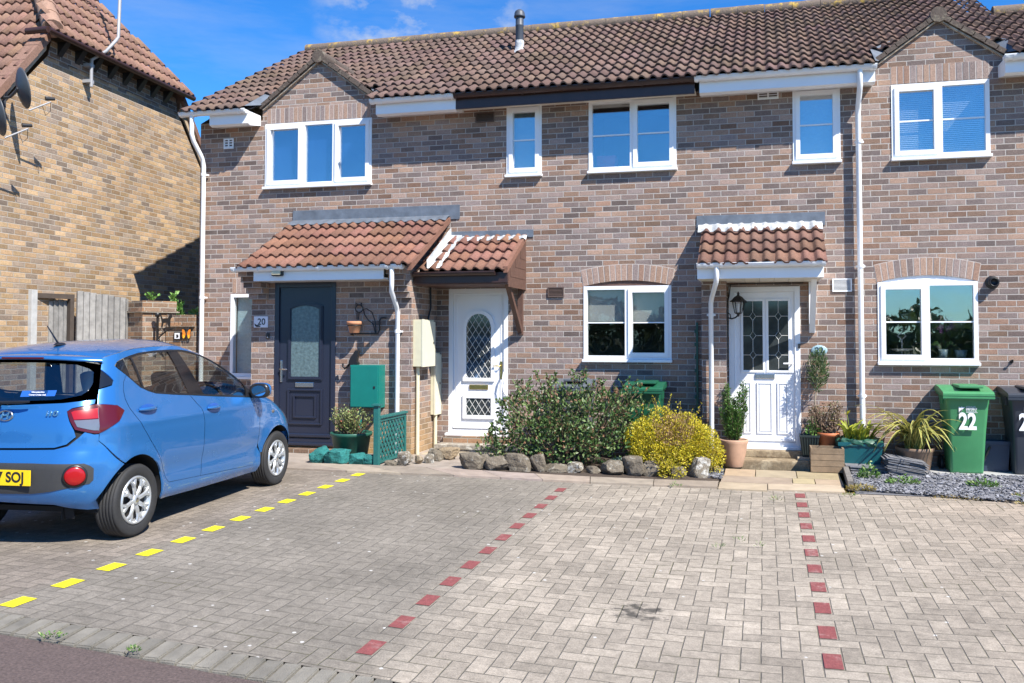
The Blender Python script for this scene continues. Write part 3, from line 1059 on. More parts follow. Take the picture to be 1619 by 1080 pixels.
def body(h, i, holes, gable=None, zt=4.97):
    x0, x1 = XB[i], XB[i + 1]
    b = MB()
    wall_holes(b, x0, x1, -0.3, zt, holes)
    if gable:
        xl, xr, xa, za, sl = gable
        zl, zr = za - (xa - xl) * sl, za - (xr - xa) * sl
        b.add([(xl, 0, zt), (xr, 0, zt), (xr, 0, zr), (xa, 0, za), (xl, 0, zl)], [(0, 1, 2, 3, 4)])
    if i == 0:
        b.quad((x0, 0, -0.3), (x0, 0, zt), (x0, 6.4, zt), (x0, 6.4, -0.3))
        b.add([(x0, 0, zt), (x0, 3.2, 7.0), (x0, 6.4, zt)], [(0, 1, 2)])
    b.build("wall", m_brick, h)
    b = MB(); b.quad((x0, 6.4, -0.3), (x0, 6.4, zt), (x1, 6.4, zt), (x1, 6.4, -0.3)); b.build("rear_wall", m_brick, h)
    r = tile_roof(x0 - (0.06 if i == 0 else 0.0), x1, EAVE, RIDGE, seed=10 + i, cuts=[gable] if gable else [])
    # underlay and rear slope
    rf = r.build("roof", m_tile, h)
    u = MB()
    xs0, xs1 = x0 + 0.01, x1 - 0.001
    if gable:
        xl, xr, xa, za, sl = gable
        u.quad((xs0, -0.30, 5.06), (xl, -0.30, 5.06), (xl, 3.2, 7.09), (xs0, 3.2, 7.09))
        u.quad((xr, -0.30, 5.06), (xs1, -0.30, 5.06), (xs1, 3.2, 7.09), (xr, 3.2, 7.09))
        yv = (za - 5.06) / 0.58 - 0.30
        u.add([(xl, 0.12, 5.30), (xa, yv, za), (xr, 0.12, 5.30), (xr, 3.2, 7.09), (xl, 3.2, 7.09)], [(0, 1, 2, 3, 4)])
    else:
        u.quad((xs0, -0.30, 5.06), (xs1, -0.30, 5.06), (xs1, 3.2, 7.09), (xs0, 3.2, 7.09))
    u.quad((xs0, 3.2, 7.12), (xs1, 3.2, 7.12), (xs1, 6.75, 5.0), (xs0, 6.75, 5.0))
    u.build("roof_underlay", m_black, rf)
    rg = MB()
    x = x0
    rr = random.Random(i)
    while x < x1 - 0.05:
        e = min(x + 0.45, x1)
        rg.tube([(x + 0.004, 3.2, 7.165 + rr.uniform(-0.006, 0.006)), (e - 0.002, 3.2, 7.165)], 0.105, 12)
        x += 0.45
    rg.build("ridge_tiles", m_ridge, rf)
body(H20, 0, holes20, GL)
body(H21, 1, holes21)
body(H22, 2, holes22, GR)
XB[3], XB[4] = 2.98, 6.5
# right hand neighbour: same wall line, lower roof
b = MB(); wall_holes(b, 2.98, 6.5, -0.3, 4.97, []); b.build("wall", m_brick, H23)
tile_roof(2.98, 3.22, EAVE, RIDGE, seed=31).build("roof", m_tile, H23)
tile_roof(3.22, 6.5, EAVE, (1.75, 6.28), seed=32).build("roof", m_tile, H23)
b = MB(); b.tube([(3.23, 1.78, 6.31), (6.5, 1.78, 6.31)], 0.10, 12)
b.quad((3.22, 0.2, 4.9), (3.22, 3.2, 4.9), (3.22, 3.2, 7.1), (3.22, -0.3, 5.06))
b.build("ridge_tiles", m_ridge, H23)
b = MB(); b.quad((2.99, -0.30, 5.05), (6.5, -0.30, 5.05), (6.5, 1.75, 6.24), (2.99, 1.75, 6.24)); b.quad((2.99, 1.75, 6.2), (6.5, 1.75, 6.2), (6.5, 5, 4.5), (2.99, 5, 4.5))
b.build("roof_underlay", m_black, H23)

verge_gable(H20, -6.47, -7.44, -5.46, 5.86, 5.147, 5.118, 5)
verge_gable(H22, 2.17, 1.42, 2.97, 5.72, 5.188, 5.152, 6)
b = MB(); b.box(-7.36, -5.64, -0.002, 0.02, 4.90, 5.13); b.build("mortar_bed", m_mortar, H20)
arch_bricks(H20, -7.36, -5.64, 4.905, 0, 0.22, 0.0, seed=2)
b = MB(); b.box(1.60, 2.76, -0.002, 0.02, 4.885, 5.11); b.build("mortar_bed", m_mortar, H22)
arch_bricks(H22, 1.60, 2.76, 4.888, 0, 0.22, 0.0, seed=3)

# eaves boxes, fascias and gutters
def eaves_box(h, x0, x1, endl=True, endr=True, zb=4.825):
    b = MB()
    pts = [(0.0, zb + 0.055), (-0.27, zb), (-0.335, zb + 0.02), (-0.335, 5.03), (0.0, 5.03)]
    b.prism([(p[0], p[1]) for p in pts][::-1], x0, x1, 'X')
    return b.build("eaves_box", m_upvc, h)
eaves_box(H20, -8.13, -7.47)
gutter(H20, -8.60, -7.47, m_upvc2, clips=(-8.35, -7.6))
eaves_box(H20, -5.40, -4.185)
gutter(H20, -5.46, -4.19, m_upvc2, clips=(-5.3, -4.3))
b = MB(); b.box(-4.183, -0.862, -0.335, -0.31, 4.845, 5.03); b.build("fascia", m_brownf, H21)
b = MB(); b.box(-4.183, -0.862, -0.309, 0.0, 4.905, 4.925)
b.build("soffit", m_soffit, H21)
for x in (-3.9, -3.2, -2.5, -1.8, -1.15):
    b = MB(); b.box(x - 0.12, x + 0.12, -0.20, -0.17, 4.9035, 4.9048)
    b.build("soffit_vent", m_black, H21)
gutter(H21, -4.185, -0.865, m_brownf, clips=(-3.2, -2.3, -1.55))
eaves_box(H22, -0.80, 1.375)
gutter(H22, -0.86, 1.39, m_upvc2, clips=(-0.70, -0.58, 0.30, 1.05, 1.33))
eaves_box(H23, 2.86, 6.5)
gutter(H23, 2.83, 6.5, m_upvc2, clips=(2.95, 3.9))

# downpipes of the terrace
downpipe(H20, [(-8.40, -0.385, 5.0), (-8.40, -0.385, 4.72), (-8.40, -0.34, 4.62), (-8.40, -0.12, 4.40), (-8.40, -0.085, 4.28), (-8.40, -0.085, 0.1)], clips=(4.15, 2.25))
downpipe(H22, [(1.19, -0.385, 5.0), (1.19, -0.385, 4.86), (1.19, -0.33, 4.76), (1.19, -0.13, 4.60), (1.19, -0.085, 4.50), (1.205, -0.085, 0.02)], clips=(4.15, 2.55, 0.9))

# windows
UP = ((0, 0.5, False), (0.5, 1, True))
window(H20, -7.383, -5.618, 3.925, 4.893, ((0, 0.355, True), (0.355, 0.665, False), (0.665, 1, True)), bars=False, blind=(m_blindb, 3.95, 'sheet'))
window(H20, -7.95, -7.05, 1.04, 2.30, ((0, 1, False),), bars=False, blind=(m_net, 1.08, 'sheet'), glass=m_glass_lo)
window(H21, -2.345, -1.135, 3.94, 4.925, UP)
window(H21, -3.535, -3.02, 3.94, 4.925, ((0, 1, True),), blind=(m_net, 3.95, 'sheet'))
w = window(H21, -2.42, -1.212, 1.34, 2.345, UP, glass=m_glass_lo, blind=(m_blindw, 1.86, 'sheet'))
window(H22, 0.385, 0.98, 3.94, 4.90, ((0, 1, True),), blind=(m_net, 3.95, 'sheet'))
window(H22, 1.603, 2.757, 3.925, 4.873, ((0, 0.5, True), (0.5, 1, False)), blind=(M("grey_slat_blind", (0.60, 0.63, 0.66), 0.6, 0.04, 4.0), 3.98, 'slats'))
wk = window(H22, 1.41, 2.585, 1.33, 2.345, ((0, 0.5, True), (0.5, 1, False)), glass=glass_mat("kitchen_glass", 0.24))
# cambered brick arches and the boards filling them
def camber(h, x0, x1, zc, rise, mat, seed):
    b = MB()
    n = 16
    pts = [(x0, zc - 0.03), (x1, zc - 0.03)] + [(x1 + (x0 - x1) * k / n, zc + rise * (1 - (2 * (1 - k / n) - 1) ** 2)) for k in range(n + 1)]
    b.prism(pts, 0.018, 0.06, 'Y')
    b.build("arch_board", mat, h)
    # brick infill either side of the flat head, above the curve
    w_ = MB()
    zt = zc + rise + 0.02
    for k in range(n):
        xa, xb = x0 + (x1 - x0) * k / n, x0 + (x1 - x0) * (k + 1) / n
        za = zc + rise * (1 - (2 * k / n - 1) ** 2); zb = zc + rise * (1 - (2 * (k + 1) / n - 1) ** 2)
        w_.quad((xa, 0.0, za), (xb, 0.0, zb), (xb, 0.0, zt), (xa, 0.0, zt))
        w_.quad((xa, 0.0, za), (xa, 0.10, za), (xb, 0.10, zb), (xb, 0.0, zb))
    w_.build("wall_infill", m_brick, h)
    bb = MB()
    N = 20
    lo = [(x0 - 0.01 + (x1 - x0 + 0.02) * k / N, zc + rise * (1 - (2 * k / N - 1) ** 2)) for k in range(N + 1)]
    hi = [(px + sin((2 * k / N - 1) * 0.16) * 0.225, pz + cos((2 * k / N - 1) * 0.16) * 0.225) for k, (px, pz) in enumerate(lo)]
    for k in range(N):
        bb.prism([lo[k], lo[k + 1], hi[k + 1], hi[k]], -0.002, 0.02, 'Y')
    bb.build("mortar_bed", m_mortar, h)
    arch_bricks(h, x0 - 0.01, x1 + 0.01, zc, rise, 0.218, 0.0, seed=seed)
camber(H21, -2.42, -1.212, 2.345, 0.075, m_brownw, 7)
camber(H22, 1.41, 2.585, 2.345, 0.085, m_upvc, 8)

# vents in the walls
grille(H20, -8.10, -7.93, 4.55, 4.71, m_upvc2, 0, 3, 0.02, True)
grille(H21, -4.00, -3.72, 4.72, 4.86, m_grille, 0, 5)
grille(H21, -2.93, -2.70, 2.20, 2.34, m_grille, 0, 6)
grille(H22, -0.06, 0.21, 4.79, 4.95, m_upvc2, 0, 4, 0.02, True)
grille(H22, 0.86, 1.10, 2.23, 2.40, m_upvc2, 0, 9)

b = MB(); b.box(-7.93, -7.0, -0.002, 0.02, 2.315, 2.54); b.build('mortar_bed', m_mortar, H20)
arch_bricks(H20, -7.93, -7.0, 2.318, 0, 0.218, 0.0, seed=9)
# things seen inside the two ground floor windows
wn = MB(); wn.lathe([(0.0, 0), (0.10, 0.005), (0.15, 0.03), (0.155, 0.035), (0.1, 0.012), (0.0, 0.01)], (1.73, 0.25, 1.46), 20)
wn.tube([(1.73, 0.25, 1.37), (1.73, 0.25, 1.62)], 0.008, 8); wn.tube([(1.68, 0.25, 1.66), (1.70, 0.25, 1.69), (1.76, 0.25, 1.69), (1.78, 0.25, 1.66), (1.73, 0.25, 1.61), (1.68, 0.25, 1.66)], 0.006, 6)
tag(wn.build("cake_stand", m_upvc), "white cake stand on the sill inside the right ground floor window", "cake stand")
orc = thing("orchid", "purple orchid in a pale pot behind the right ground floor window", "plant", (2.22, 0.22, 1.37))
m_leafd = M("deep_green_leaf", (0.06, 0.13, 0.03), 0.45, 0.3, 20.0)
m_orch = M("purple_petal", (0.10, 0.015, 0.12), 0.6, 0.2, 30.0)
b = MB(); b.lathe([(0, 0), (0.045, 0), (0.06, 0.12), (0.052, 0.12), (0.045, 0.1), (0, 0.1)], (0, 0, 0), 18); b.build("pot", m_net, orc, False)
b = MB()
for k in range(7):
    a = k * 0.95; L_ = 0.16
    P0 = Vector((0, 0, 0.11)); P1 = P0 + Vector((cos(a) * L_ * 0.6, sin(a) * 0.03, 0.10)); P2 = P0 + Vector((cos(a) * L_, sin(a) * 0.05, 0.05))
    w_ = Vector((0, 0.0, 0.022))
    b.add([P0, P1 - w_, P2, P1 + w_], [(0, 1, 2, 3)])
b.build("leaf", m_leafd, orc, False)
b = MB(); b.tube([(0, 0, 0.1), (0.01, 0, 0.3), (0.04, 0, 0.42)], 0.005, 6); b.build("stem", m_leafd, orc, False)
b = MB(); r_ = random.Random(4)
for k in range(26):
    c = Vector((r_.uniform(-0.06, 0.12), r_.uniform(-0.03, 0.03), r_.uniform(0.34, 0.52)))
    for q in range(5):
        a = q * 1.256; d1 = Vector((cos(a), -0.3, sin(a))) * 0.028; d2 = Vector((cos(a + 0.6), -0.3, sin(a + 0.6))) * 0.02; d3 = Vector((cos(a - 0.6), -0.3, sin(a - 0.6))) * 0.02
        b.add([c, c + d2, c + d1, c + d3], [(0, 1, 2, 3)])
b.build("flower", m_orch, orc, False)
b = MB(); b.lathe([(0, 0), (0.05, 0), (0.075, 0.11), (0.066, 0.11), (0.05, 0.08), (0, 0.08)], (2.43, 0.22, 1.37), 18)
tag(b.build("flower_pot", m_net), "empty pale pot to the right of the orchid inside the window", "pot")
b = MB(); b.box(-2.30, -2.02, 0.30, 0.55, 4.02, 4.22, ch=0.03)
tag(b.build("cushion", m_pink), "pink cushion seen through the left pane of the middle upstairs window", "cushion")

# ------------------------------------------------------------------ porch of the left house
PX0, PX1, PY = -6.99, -4.58, -0.93
b = MB()
wall_holes(b, PX0, PX1, -0.2, 2.50, [(-6.62, -5.69, 0.19, 2.40)], PY, 0.06)
b.quad((PX1, PY, -0.2), (PX1, 0, -0.2), (PX1, 0, 2.75), (PX1, PY, 2.5))
b.add([(PX1, PY, 2.5), (PX1, 0, 2.75), (PX1, 0, 3.3), (PX1, PY, 2.76)], [(0, 1, 2, 3)])
b.quad((PX0, PY, -0.2), (PX0, PY, 2.5), (PX0, 0, 3.2), (PX0, 0, -0.2))
b.build("porch_wall", m_brick_porch, H20)
for (xa, xb) in ((PX0, PX0 + 0.27), (PX1 - 0.225, PX1)):        # stepped brick corbels carrying the eaves
    b = MB()
    for k in range(6):
        z1 = 2.62 - k * 0.075
        pr = 0.40 - k * 0.065
        b.box(xa + 0.001, xb - 0.001 + (0.002 if xb == PX1 else 0), PY - pr, PY - 0.001, z1 - 0.0735, z1)
    b.build("corbel", m_brick_porch, H20)
EY, EZ = -1.42, 2.565
pr_ = tile_roof(-6.90, -4.38, (EY, EZ), (0.0, 3.36), seed=41, gauge=0.335).build("porch_roof", m_tile_red, H20)
b = MB(); b.quad((-6.89, EY + 0.06, EZ), (-4.40, EY + 0.06, EZ), (-4.40, 0, 3.33), (-6.89, 0, 3.33)); b.build("porch_underlay", m_black, pr_)
b = MB()
for k in range(5):                       # mortared verge on the right end
    t0, t1 = k / 5, (k + 1) / 5
    za, zb = EZ + (3.36 - EZ) * t0, EZ + (3.36 - EZ) * t1
    ya, yb = EY * (1 - t0), EY * (1 - t1)
    b.add([(x_, y_, z_) for x_ in (-4.44, -4.375) for (y_, z_) in ((ya, za - 0.06), (yb, zb - 0.06), (yb, zb + 0.012), (ya, za + 0.042))],
          [(0, 1, 2, 3), (7, 6, 5, 4), (0, 3, 7, 4), (1, 5, 6, 2), (3, 2, 6, 7), (0, 4, 5, 1)])
b.build("porch_verge", m_tile_red, pr_)
b = MB()
b.prism([(0.0, 3.36), (-0.012, 3.34), (-0.012, 3.545), (0.0, 3.55)], -6.90, -4.235, 'X')
b.build("lead_upstand", m_lead, pr_)
b = MB()
n = 60
vs = []
for i in range(n + 1):
    xx = -6.90 + 2.52 * i / n
    hh = 0.030 + 0.034 * max(0, sin(2 * pi * (xx + 6.90) / 0.15 - 0.5)) * 0.8
    vs += [(xx, -0.012, 3.40), (xx, -0.11, 3.345 + hh * 0.6), (xx, -0.215 + 0.012 * sin(i * 1.7), 3.27 + hh)]
b.add(vs, [f for i in range(n) for f in ((i * 3, i * 3 + 1, i * 3 + 4, i * 3 + 3), (i * 3 + 1, i * 3 + 2, i * 3 + 5, i * 3 + 4))], True)
b.build("lead_apron", m_lead, pr_)
b = MB(); b.box(-6.70, -4.80, -1.345, -1.32, 2.40, 2.575, ch=0.004); b.build("porch_fascia", m_upvc, H20)
b = MB(); b.box(-6.70, -4.80, -1.319, PY - 0.001, 2.405, 2.425); b.build("porch_soffit", m_upvc, H20)
gutter(H20, -6.99, -4.50, m_upvc2, -1.395, 2.575, 0.05, clips=(-6.6, -5.7, -4.72))
downpipe(H20, [(-4.66, -1.395, 2.53), (-4.66, -1.395, 2.33), (-4.68, -1.36, 2.24), (-4.74, -1.06, 2.05), (-4.75, -1.00, 1.97), (-4.75, -1.00, 0.05)], 0.031, clips=(1.72,))
# bulkhead lamp on the fascia (unlit)
b = MB(); b.box(-6.40, -6.24, -1.40, -1.346, 2.46, 2.55, ch=0.02); lo_ = b.build("bulkhead_lamp", m_black, H20)
b = MB(); b.box(-6.385, -6.255, -1.42, -1.40, 2.475, 2.535, ch=0.015); b.build("diffuser", m_cream, lo_)

def frame_rect(b, x0, x1, z0, z1, w, ya, yb, ch=0.0):
    b.box(x0, x0 + w, ya, yb, z0, z1, ch=ch); b.box(x1 - w, x1, ya, yb, z0, z1, ch=ch)
    b.box(x0 + w, x1 - w, ya + 0.0005, yb, z1 - w, z1, ch=ch); b.box(x0 + w, x1 - w, ya + 0.0005, yb, z0, z0 + w, ch=ch)

def arch_pts(x0, x1, z0, zs, rise, n=14):
    pts = [(x0, z0), (x1, z0)]
    for k in range(n + 1):
        t = k / n
        q = 2 * t - 1
        pts.append((x1 + (x0 - x1) * t, zs + rise * sqrt(max(0, 1 - q * q)) if rise > 0.1 else zs + rise * (1 - q * q)))
    return pts
def ring(b, inner, outer, ya, yb):
    n = len(inner)
    vs = [(p[0], ya, p[1]) for p in inner] + [(p[0], ya, p[1]) for p in outer] + [(p[0], yb, p[1]) for p in inner] + [(p[0], yb, p[1]) for p in outer]
    fs = []
    for i in range(n):
        j = (i + 1) % n
        fs += [(i, j, n + j, n + i), (n + i, n + j, 3 * n + j, 3 * n + i), (j, i, 2 * n + i, 2 * n + j)]
    b.add(vs, fs)
def grow(pts, d):
    cx = sum(p[0] for p in pts) / len(pts); cz = sum(p[1] for p in pts) / len(pts)
    zmin, zmax = min(p[1] for p in pts), max(p[1] for p in pts); xmin, xmax = min(p[0] for p in pts), max(p[0] for p in pts)
    return [(cx + (p[0] - cx) * (1 + 2 * d / (xmax - xmin)), (zmin + zmax) / 2 + (p[1] - (zmin + zmax) / 2) * (1 + 2 * d / (zmax - zmin))) for p in pts]

# navy front door
DY = PY + 0.02
b = MB()
frame_rect(b, -6.62, -5.69, 0.19, 2.40, 0.065, DY - 0.03, DY + 0.05, 0.004)
d20 = b.build("front_door", m_navy, H20)
b = MB(); b.box(-6.552, -5.758, DY - 0.004, DY + 0.04, 0.258, 2.332); b.build("door_leaf", m_navy, d20)
b = MB()
gp = arch_pts(-6.37, -5.94, 1.10, 2.03, 0.05)
ring(b, gp, grow(gp, 0.05), DY - 0.022, DY - 0.003)
ring(b, grow(gp, 0.012), grow(gp, 0.036), DY - 0.030, DY - 0.0225)
for (x0, x1, z0, z1) in ((-6.42, -5.89, 0.44, 0.93), (-6.33, -5.98, 0.53, 0.85)):
    frame_rect(b, x0, x1, z0, z1, 0.026, DY - 0.026, DY - 0.003, 0.006)
b.box(-6.56, -5.75, DY - 0.05, DY - 0.005, 0.275, 0.32, ch=0.012)
b.box(-6.63, -5.68, DY - 0.09, DY + 0.0, 0.165, 0.20, ch=0.006)
b.build("door_moulding", m_navy, d20)
b = MB(); b.prism(gp, DY - 0.012, DY - 0.0045, 'Y'); b.build("door_glass", m_obsc, d20)
b = MB(); b.box(-6.30, -6.02, DY - 0.018, DY - 0.0035, 0.955, 1.02, ch=0.006); b.build("letterbox", m_chrome, d20)
b = MB(); b.box(-6.535, -6.50, DY - 0.018, DY - 0.0035, 1.02, 1.32, ch=0.006); b.tube([(-6.517, DY - 0.01, 1.20), (-6.517, DY - 0.06, 1.20), (-6.40, DY - 0.06, 1.20)], 0.011, 10); b.build("handle", m_chrome, d20)
# doorstep
b = MB(); b.box(-6.75, -5.55, -1.13, PY - 0.001, -0.1, 0.13, ch=0.008); b.build("doorstep", m_brick_old, H20)

# ------------------------------------------------------------------ canopy and white arched door of the middle house
EY2, EZ2, TX0, TX1 = -0.93, 2.515, -4.37, -3.25
p2 = tile_roof(-4.50, TX1 - 0.02, (EY2, EZ2), (0.0, 3.065), seed=43, gauge=0.27).build("porch_roof", m_tile_red, H21)
b = MB(); b.quad((-4.5, EY2 + 0.05, EZ2), (TX1 - 0.02, EY2 + 0.05, EZ2), (TX1 - 0.02, 0, 3.04), (-4.5, 0, 3.04)); b.build("porch_underlay", m_black, p2)
b = MB()
b.add([(x_, y_, z_) for x_ in (TX1 - 0.045, TX1 + 0.012) for (y_, z_) in ((EY2 - 0.01, EZ2 - 0.03), (0, 3.065 - 0.05), (0, 3.065 + 0.035), (EY2 - 0.01, EZ2 + 0.055))],
      [(0, 1, 2, 3), (7, 6, 5, 4), (0, 3, 7, 4), (1, 5, 6, 2), (3, 2, 6, 7), (0, 4, 5, 1)])
b.build("porch_verge", m_tile_red, p2)
b = MB(); b.prism([(0.0, 3.06), (-0.012, 3.05), (-0.012, 3.155), (0.0, 3.16)], -4.36, -3.14, 'X'); b.build("lead_upstand", m_lead, p2)
b = MB()
vs = []; n = 40
for i in range(n + 1):
    xx = -4.36 + 1.15 * i / n
    hh = 0.034 + 0.034 * max(0, sin(2 * pi * (xx + 4.5) / 0.15 - 0.5)) * 0.8
    vs += [(xx, -0.012, 3.075), (xx, -0.08, 3.045 + hh * 0.6), (xx, -0.17 + 0.02 * sin(i * 2.1), 2.965 + hh)]
b.add(vs, [f for i in range(n) for f in ((i * 3, i * 3 + 1, i * 3 + 4, i * 3 + 3), (i * 3 + 1, i * 3 + 2, i * 3 + 5, i * 3 + 4))], True)
b.build("lead_apron", m_leadw, p2)
b = MB()                                    # white stepped flashing along the porch cheek
vs = []
for i in range(13):
    t = i / 12
    y_ = EY2 * (1 - t) ; z_ = EZ2 + (3.065 - EZ2) * t
    vs += [(-4.368, y_, z_ + 0.16), (-4.362, y_, z_ + 0.05), (-4.31, y_, z_ + 0.045 + 0.01 * sin(i * 2.3)), (-4.19 + 0.015 * sin(i * 1.9), y_, z_ + 0.05)]
b.add(vs, [(i * 4 + k, i * 4 + k + 1, i * 4 + k + 5, i * 4 + k + 4) for i in range(12) for k in range(3)], True)
b.build("side_flashing", m_leadw, p2)
b = MB(); b.box(-4.56, TX1, -0.90, -0.875, 2.36, 2.50, ch=0.004); b.build("porch_fascia", m_brownf, H21)
b = MB(); half_pipe(b, -4.55, -3.40, -0.945, 2.50, 0.045); b.build("gutter", m_brownf, H21)
b = MB()
b.prism([(-0.873, 2.345), (0.0, 2.345), (0.0, 3.03), (-0.873, 2.525)], TX1 - 0.03, TX1, 'X')
for k in range(4):
    z_ = 2.43 + k * 0.14
    yb_ = -0.873 + max(0, (z_ - 2.52) / 0.58)
    b.box(TX1 + 0.0005, TX1 + 0.004, max(yb_, -0.873) + 0.01, -0.005, z_ - 0.125, z_ - 0.008)
b.build("side_board", m_brownw, H21)
b = MB(); b.box(-4.56, TX1 - 0.031, -0.874, -0.001, 2.345, 2.36); b.build("porch_soffit", m_brownw, H21)
b = MB()
b.box(-3.355, -3.285, -0.06, -0.001, 1.68, 2.344)
b.prism([(-0.06, 1.70), (-0.06, 1.80), (-0.62, 2.344), (-0.70, 2.344)], -3.35, -3.29, 'X')
b.build("bracket", m_brownw, H21)

DY2 = 0.03
b = MB(); frame_rect(b, -4.40, -3.51, 0.27, 2.335, 0.065, DY2 - 0.03, DY2 + 0.06, 0.004)
d21 = b.build("front_door", m_upvc, H21)
b = MB(); b.box(-4.332, -3.578, DY2 - 0.004, DY2 + 0.05, 0.338, 2.267); b.build("door_leaf", m_upvc, d21)
ap = arch_pts(-4.135, -3.765, 1.065, 1.79, 0.185)
sp = [(-4.135, 0.535), (-3.765, 0.535), (-3.765, 0.775), (-4.135, 0.775)]
b = MB()
ring(b, ap, grow(ap, 0.05), DY2 - 0.03, DY2 - 0.003)
ring(b, sp, grow(sp, 0.05), DY2 - 0.03, DY2 - 0.003)
frame_rect(b, -4.30, -3.61, 0.37, 2.235, 0.02, DY2 - 0.012, DY2 - 0.0035, 0.003)
b.box(-4.33, -3.58, DY2 - 0.045, DY2 - 0.004, 0.345, 0.385, ch=0.01)
b.box(-4.43, -3.48, DY2 - 0.10, DY2 + 0.0, 0.245, 0.28, ch=0.006)
b.build("door_moulding", m_upvc, d21)
for P_ in (ap, sp):
    b = MB(); b.prism(P_, DY2 - 0.014, DY2 - 0.0045, 'Y'); b.build("door_glass", m_dkglass, d21)
def leads(b, poly, y, pitch, slope, r=0.0035):
    """diagonal lattice clipped to polygon (convex)"""
    for sg in (1, -1):
        c = -4.0
        while c < 4.0:
            # line z = sg*slope*(x) + k
            x0, x1 = min(p[0] for p in poly), max(p[0] for p in poly)
            ts = []
            n = len(poly)
            mid = (x0 + x1) / 2
            for i in range(n):
                (xa, za), (xb, zb) = poly[i], poly[(i + 1) % n]
                fa = za - (sg * slope * (xa - mid) + 1.0 + c * pitch); fb = zb - (sg * slope * (xb - mid) + 1.0 + c * pitch)
                if fa * fb < 0:
                    t = fa / (fa - fb); ts.append((xa + (xb - xa) * t, za + (zb - za) * t))
            if len(ts) >= 2:
                b.tube([(ts[0][0], y, ts[0][1]), (ts[1][0], y, ts[1][1])], r, 4, False)
            c += 1.0 if pitch > 0.01 else 99
def leads2(b, poly, y, pitch, slope):
    x0, x1 = min(p[0] for p in poly), max(p[0] for p in poly)
    mid = (x0 + x1) / 2
    n = len(poly)
    for sg in (1, -1):
        for kk in range(-12, 30):
            k0 = 0.4 + kk * pitch
            ts = []
            for i in range(n):
                (xa, za), (xb, zb) = poly[i], poly[(i + 1) % n]
                fa = za - (sg * slope * (xa - mid) + k0); fb = zb - (sg * slope * (xb - mid) + k0)
                if fa * fb < 0:
                    t = fa / (fa - fb); ts.append((xa + (xb - xa) * t, za + (zb - za) * t))
            if len(ts) == 2:
                b.tube([(ts[0][0], y, ts[0][1]), (ts[1][0], y, ts[1][1])], 0.0035, 4, False)
for P_ in (ap, sp):
    b = MB(); leads2(b, P_, DY2 - 0.016, 0.142, 1.5); b.build("leaded_lattice", m_lead_came, d21)
b = MB(); b.box(-4.09, -3.81, DY2 - 0.02, DY2 - 0.0035, 0.90, 0.965, ch=0.006); b.build("letterbox", m_brass, d21)
b = MB(); b.box(-3.632, -3.60, DY2 - 0.018, DY2 - 0.004, 1.05, 1.30, ch=0.005); b.tube([(-3.616, DY2 - 0.01, 1.24), (-3.616, DY2 - 0.05, 1.24), (-3.72, DY2 - 0.05, 1.235)], 0.009, 8); b.build("handle", m_brass, d21)
b = MB(); b.tube([(-3.545, DY2 - 0.03, 1.20), (-3.56, DY2 - 0.09, 1.12), (-3.575, DY2 - 0.10, 1.0), (-3.56, DY2 - 0.09, 0.88), (-3.53, DY2 - 0.03, 0.80)], 0.012, 10); b.build("grab_handle", m_upvc, d21)
b = MB(); b.box(-4.42, -3.46, -0.16, -0.001, 0.16, 0.245); b.build("brick_plinth", m_brick_old, H21)
b = MB(); b.box(-4.45, -3.22, -0.42, -0.001, 0.10, 0.16, ch=0.008); b.box(-4.44, -3.23, -0.40, -0.001, -0.1, 0.10); b.build("doorstep", m_stone, H21)
b = MB(); b.box(-4.50, -3.40, -0.80, -0.421, -0.1, 0.075, ch=0.01); b.build("doorstep", m_sand, H21)

# ------------------------------------------------------------------ porch and white twin pane door of the right house
EY3, EZ3 = -0.98, 2.535
p3 = tile_roof(-0.79, 0.735, (EY3, EZ3), (0.0, 3.12), seed=47, gauge=0.285, amp=0.042).build("porch_roof", tile_mat("brownish_red_porch_tile", (0.165, 0.09, 0.066), 0.45), H22)
b = MB(); b.quad((-0.78, EY3 + 0.05, EZ3), (0.72, EY3 + 0.05, EZ3), (0.72, 0, 3.09), (-0.78, 0, 3.09)); b.build("porch_underlay", m_black, p3)
b = MB(); b.prism([(0.0, 3.12), (-0.012, 3.10), (-0.012, 3.27), (0.0, 3.275)], -0.87, 0.78, 'X'); b.build("lead_upstand", m_lead, p3)
b = MB(); vs = []; n = 64
for i in range(n + 1):
    xx = -0.84 + 1.58 * i / n
    hh = 0.034 + 0.042 * max(0, sin(2 * pi * (xx + 0.79) / 0.1525 - 0.5)) * 0.85
    vs += [(xx, -0.012, 3.15), (xx, -0.09, 3.115 + hh * 0.6), (xx, -0.235 + 0.022 * sin(i * 1.9), 2.992 + hh)]
b.add(vs, [f for i in range(n) for f in ((i * 3, i * 3 + 1, i * 3 + 4, i * 3 + 3), (i * 3 + 1, i * 3 + 2, i * 3 + 5, i * 3 + 4))], True)
b.build("lead_apron", m_leadw, p3)
b = MB(); b.box(-0.80, 0.70, -0.905, -0.88, 2.365, 2.545, ch=0.004); b.build("porch_fascia", m_upvc, H22)
b = MB(); b.prism([(-0.879, 2.365), (0.0, 2.365), (0.0, 3.05), (-0.879, 2.55)], 0.675, 0.70, 'X'); b.build("side_board", m_upvc, H22)
b = MB(); b.prism([(-0.879, 2.365), (0.0, 2.365), (0.0, 3.05), (-0.879, 2.55)], -0.80, -0.775, 'X'); b.build("side_board", m_upvc, H22)
b = MB()
for k in range(8):
    b.box(-0.774 + k * 0.181, -0.774 + (k + 1) * 0.181 - 0.004, -0.879, -0.001, 2.366, 2.38)
b.build("porch_soffit", m_soffit, H22)
gutter(H22, -0.80, 0.72, m_upvc2, -0.965, 2.545, 0.05, clips=(-0.70, -0.62, -0.50, -0.32, 0.58))
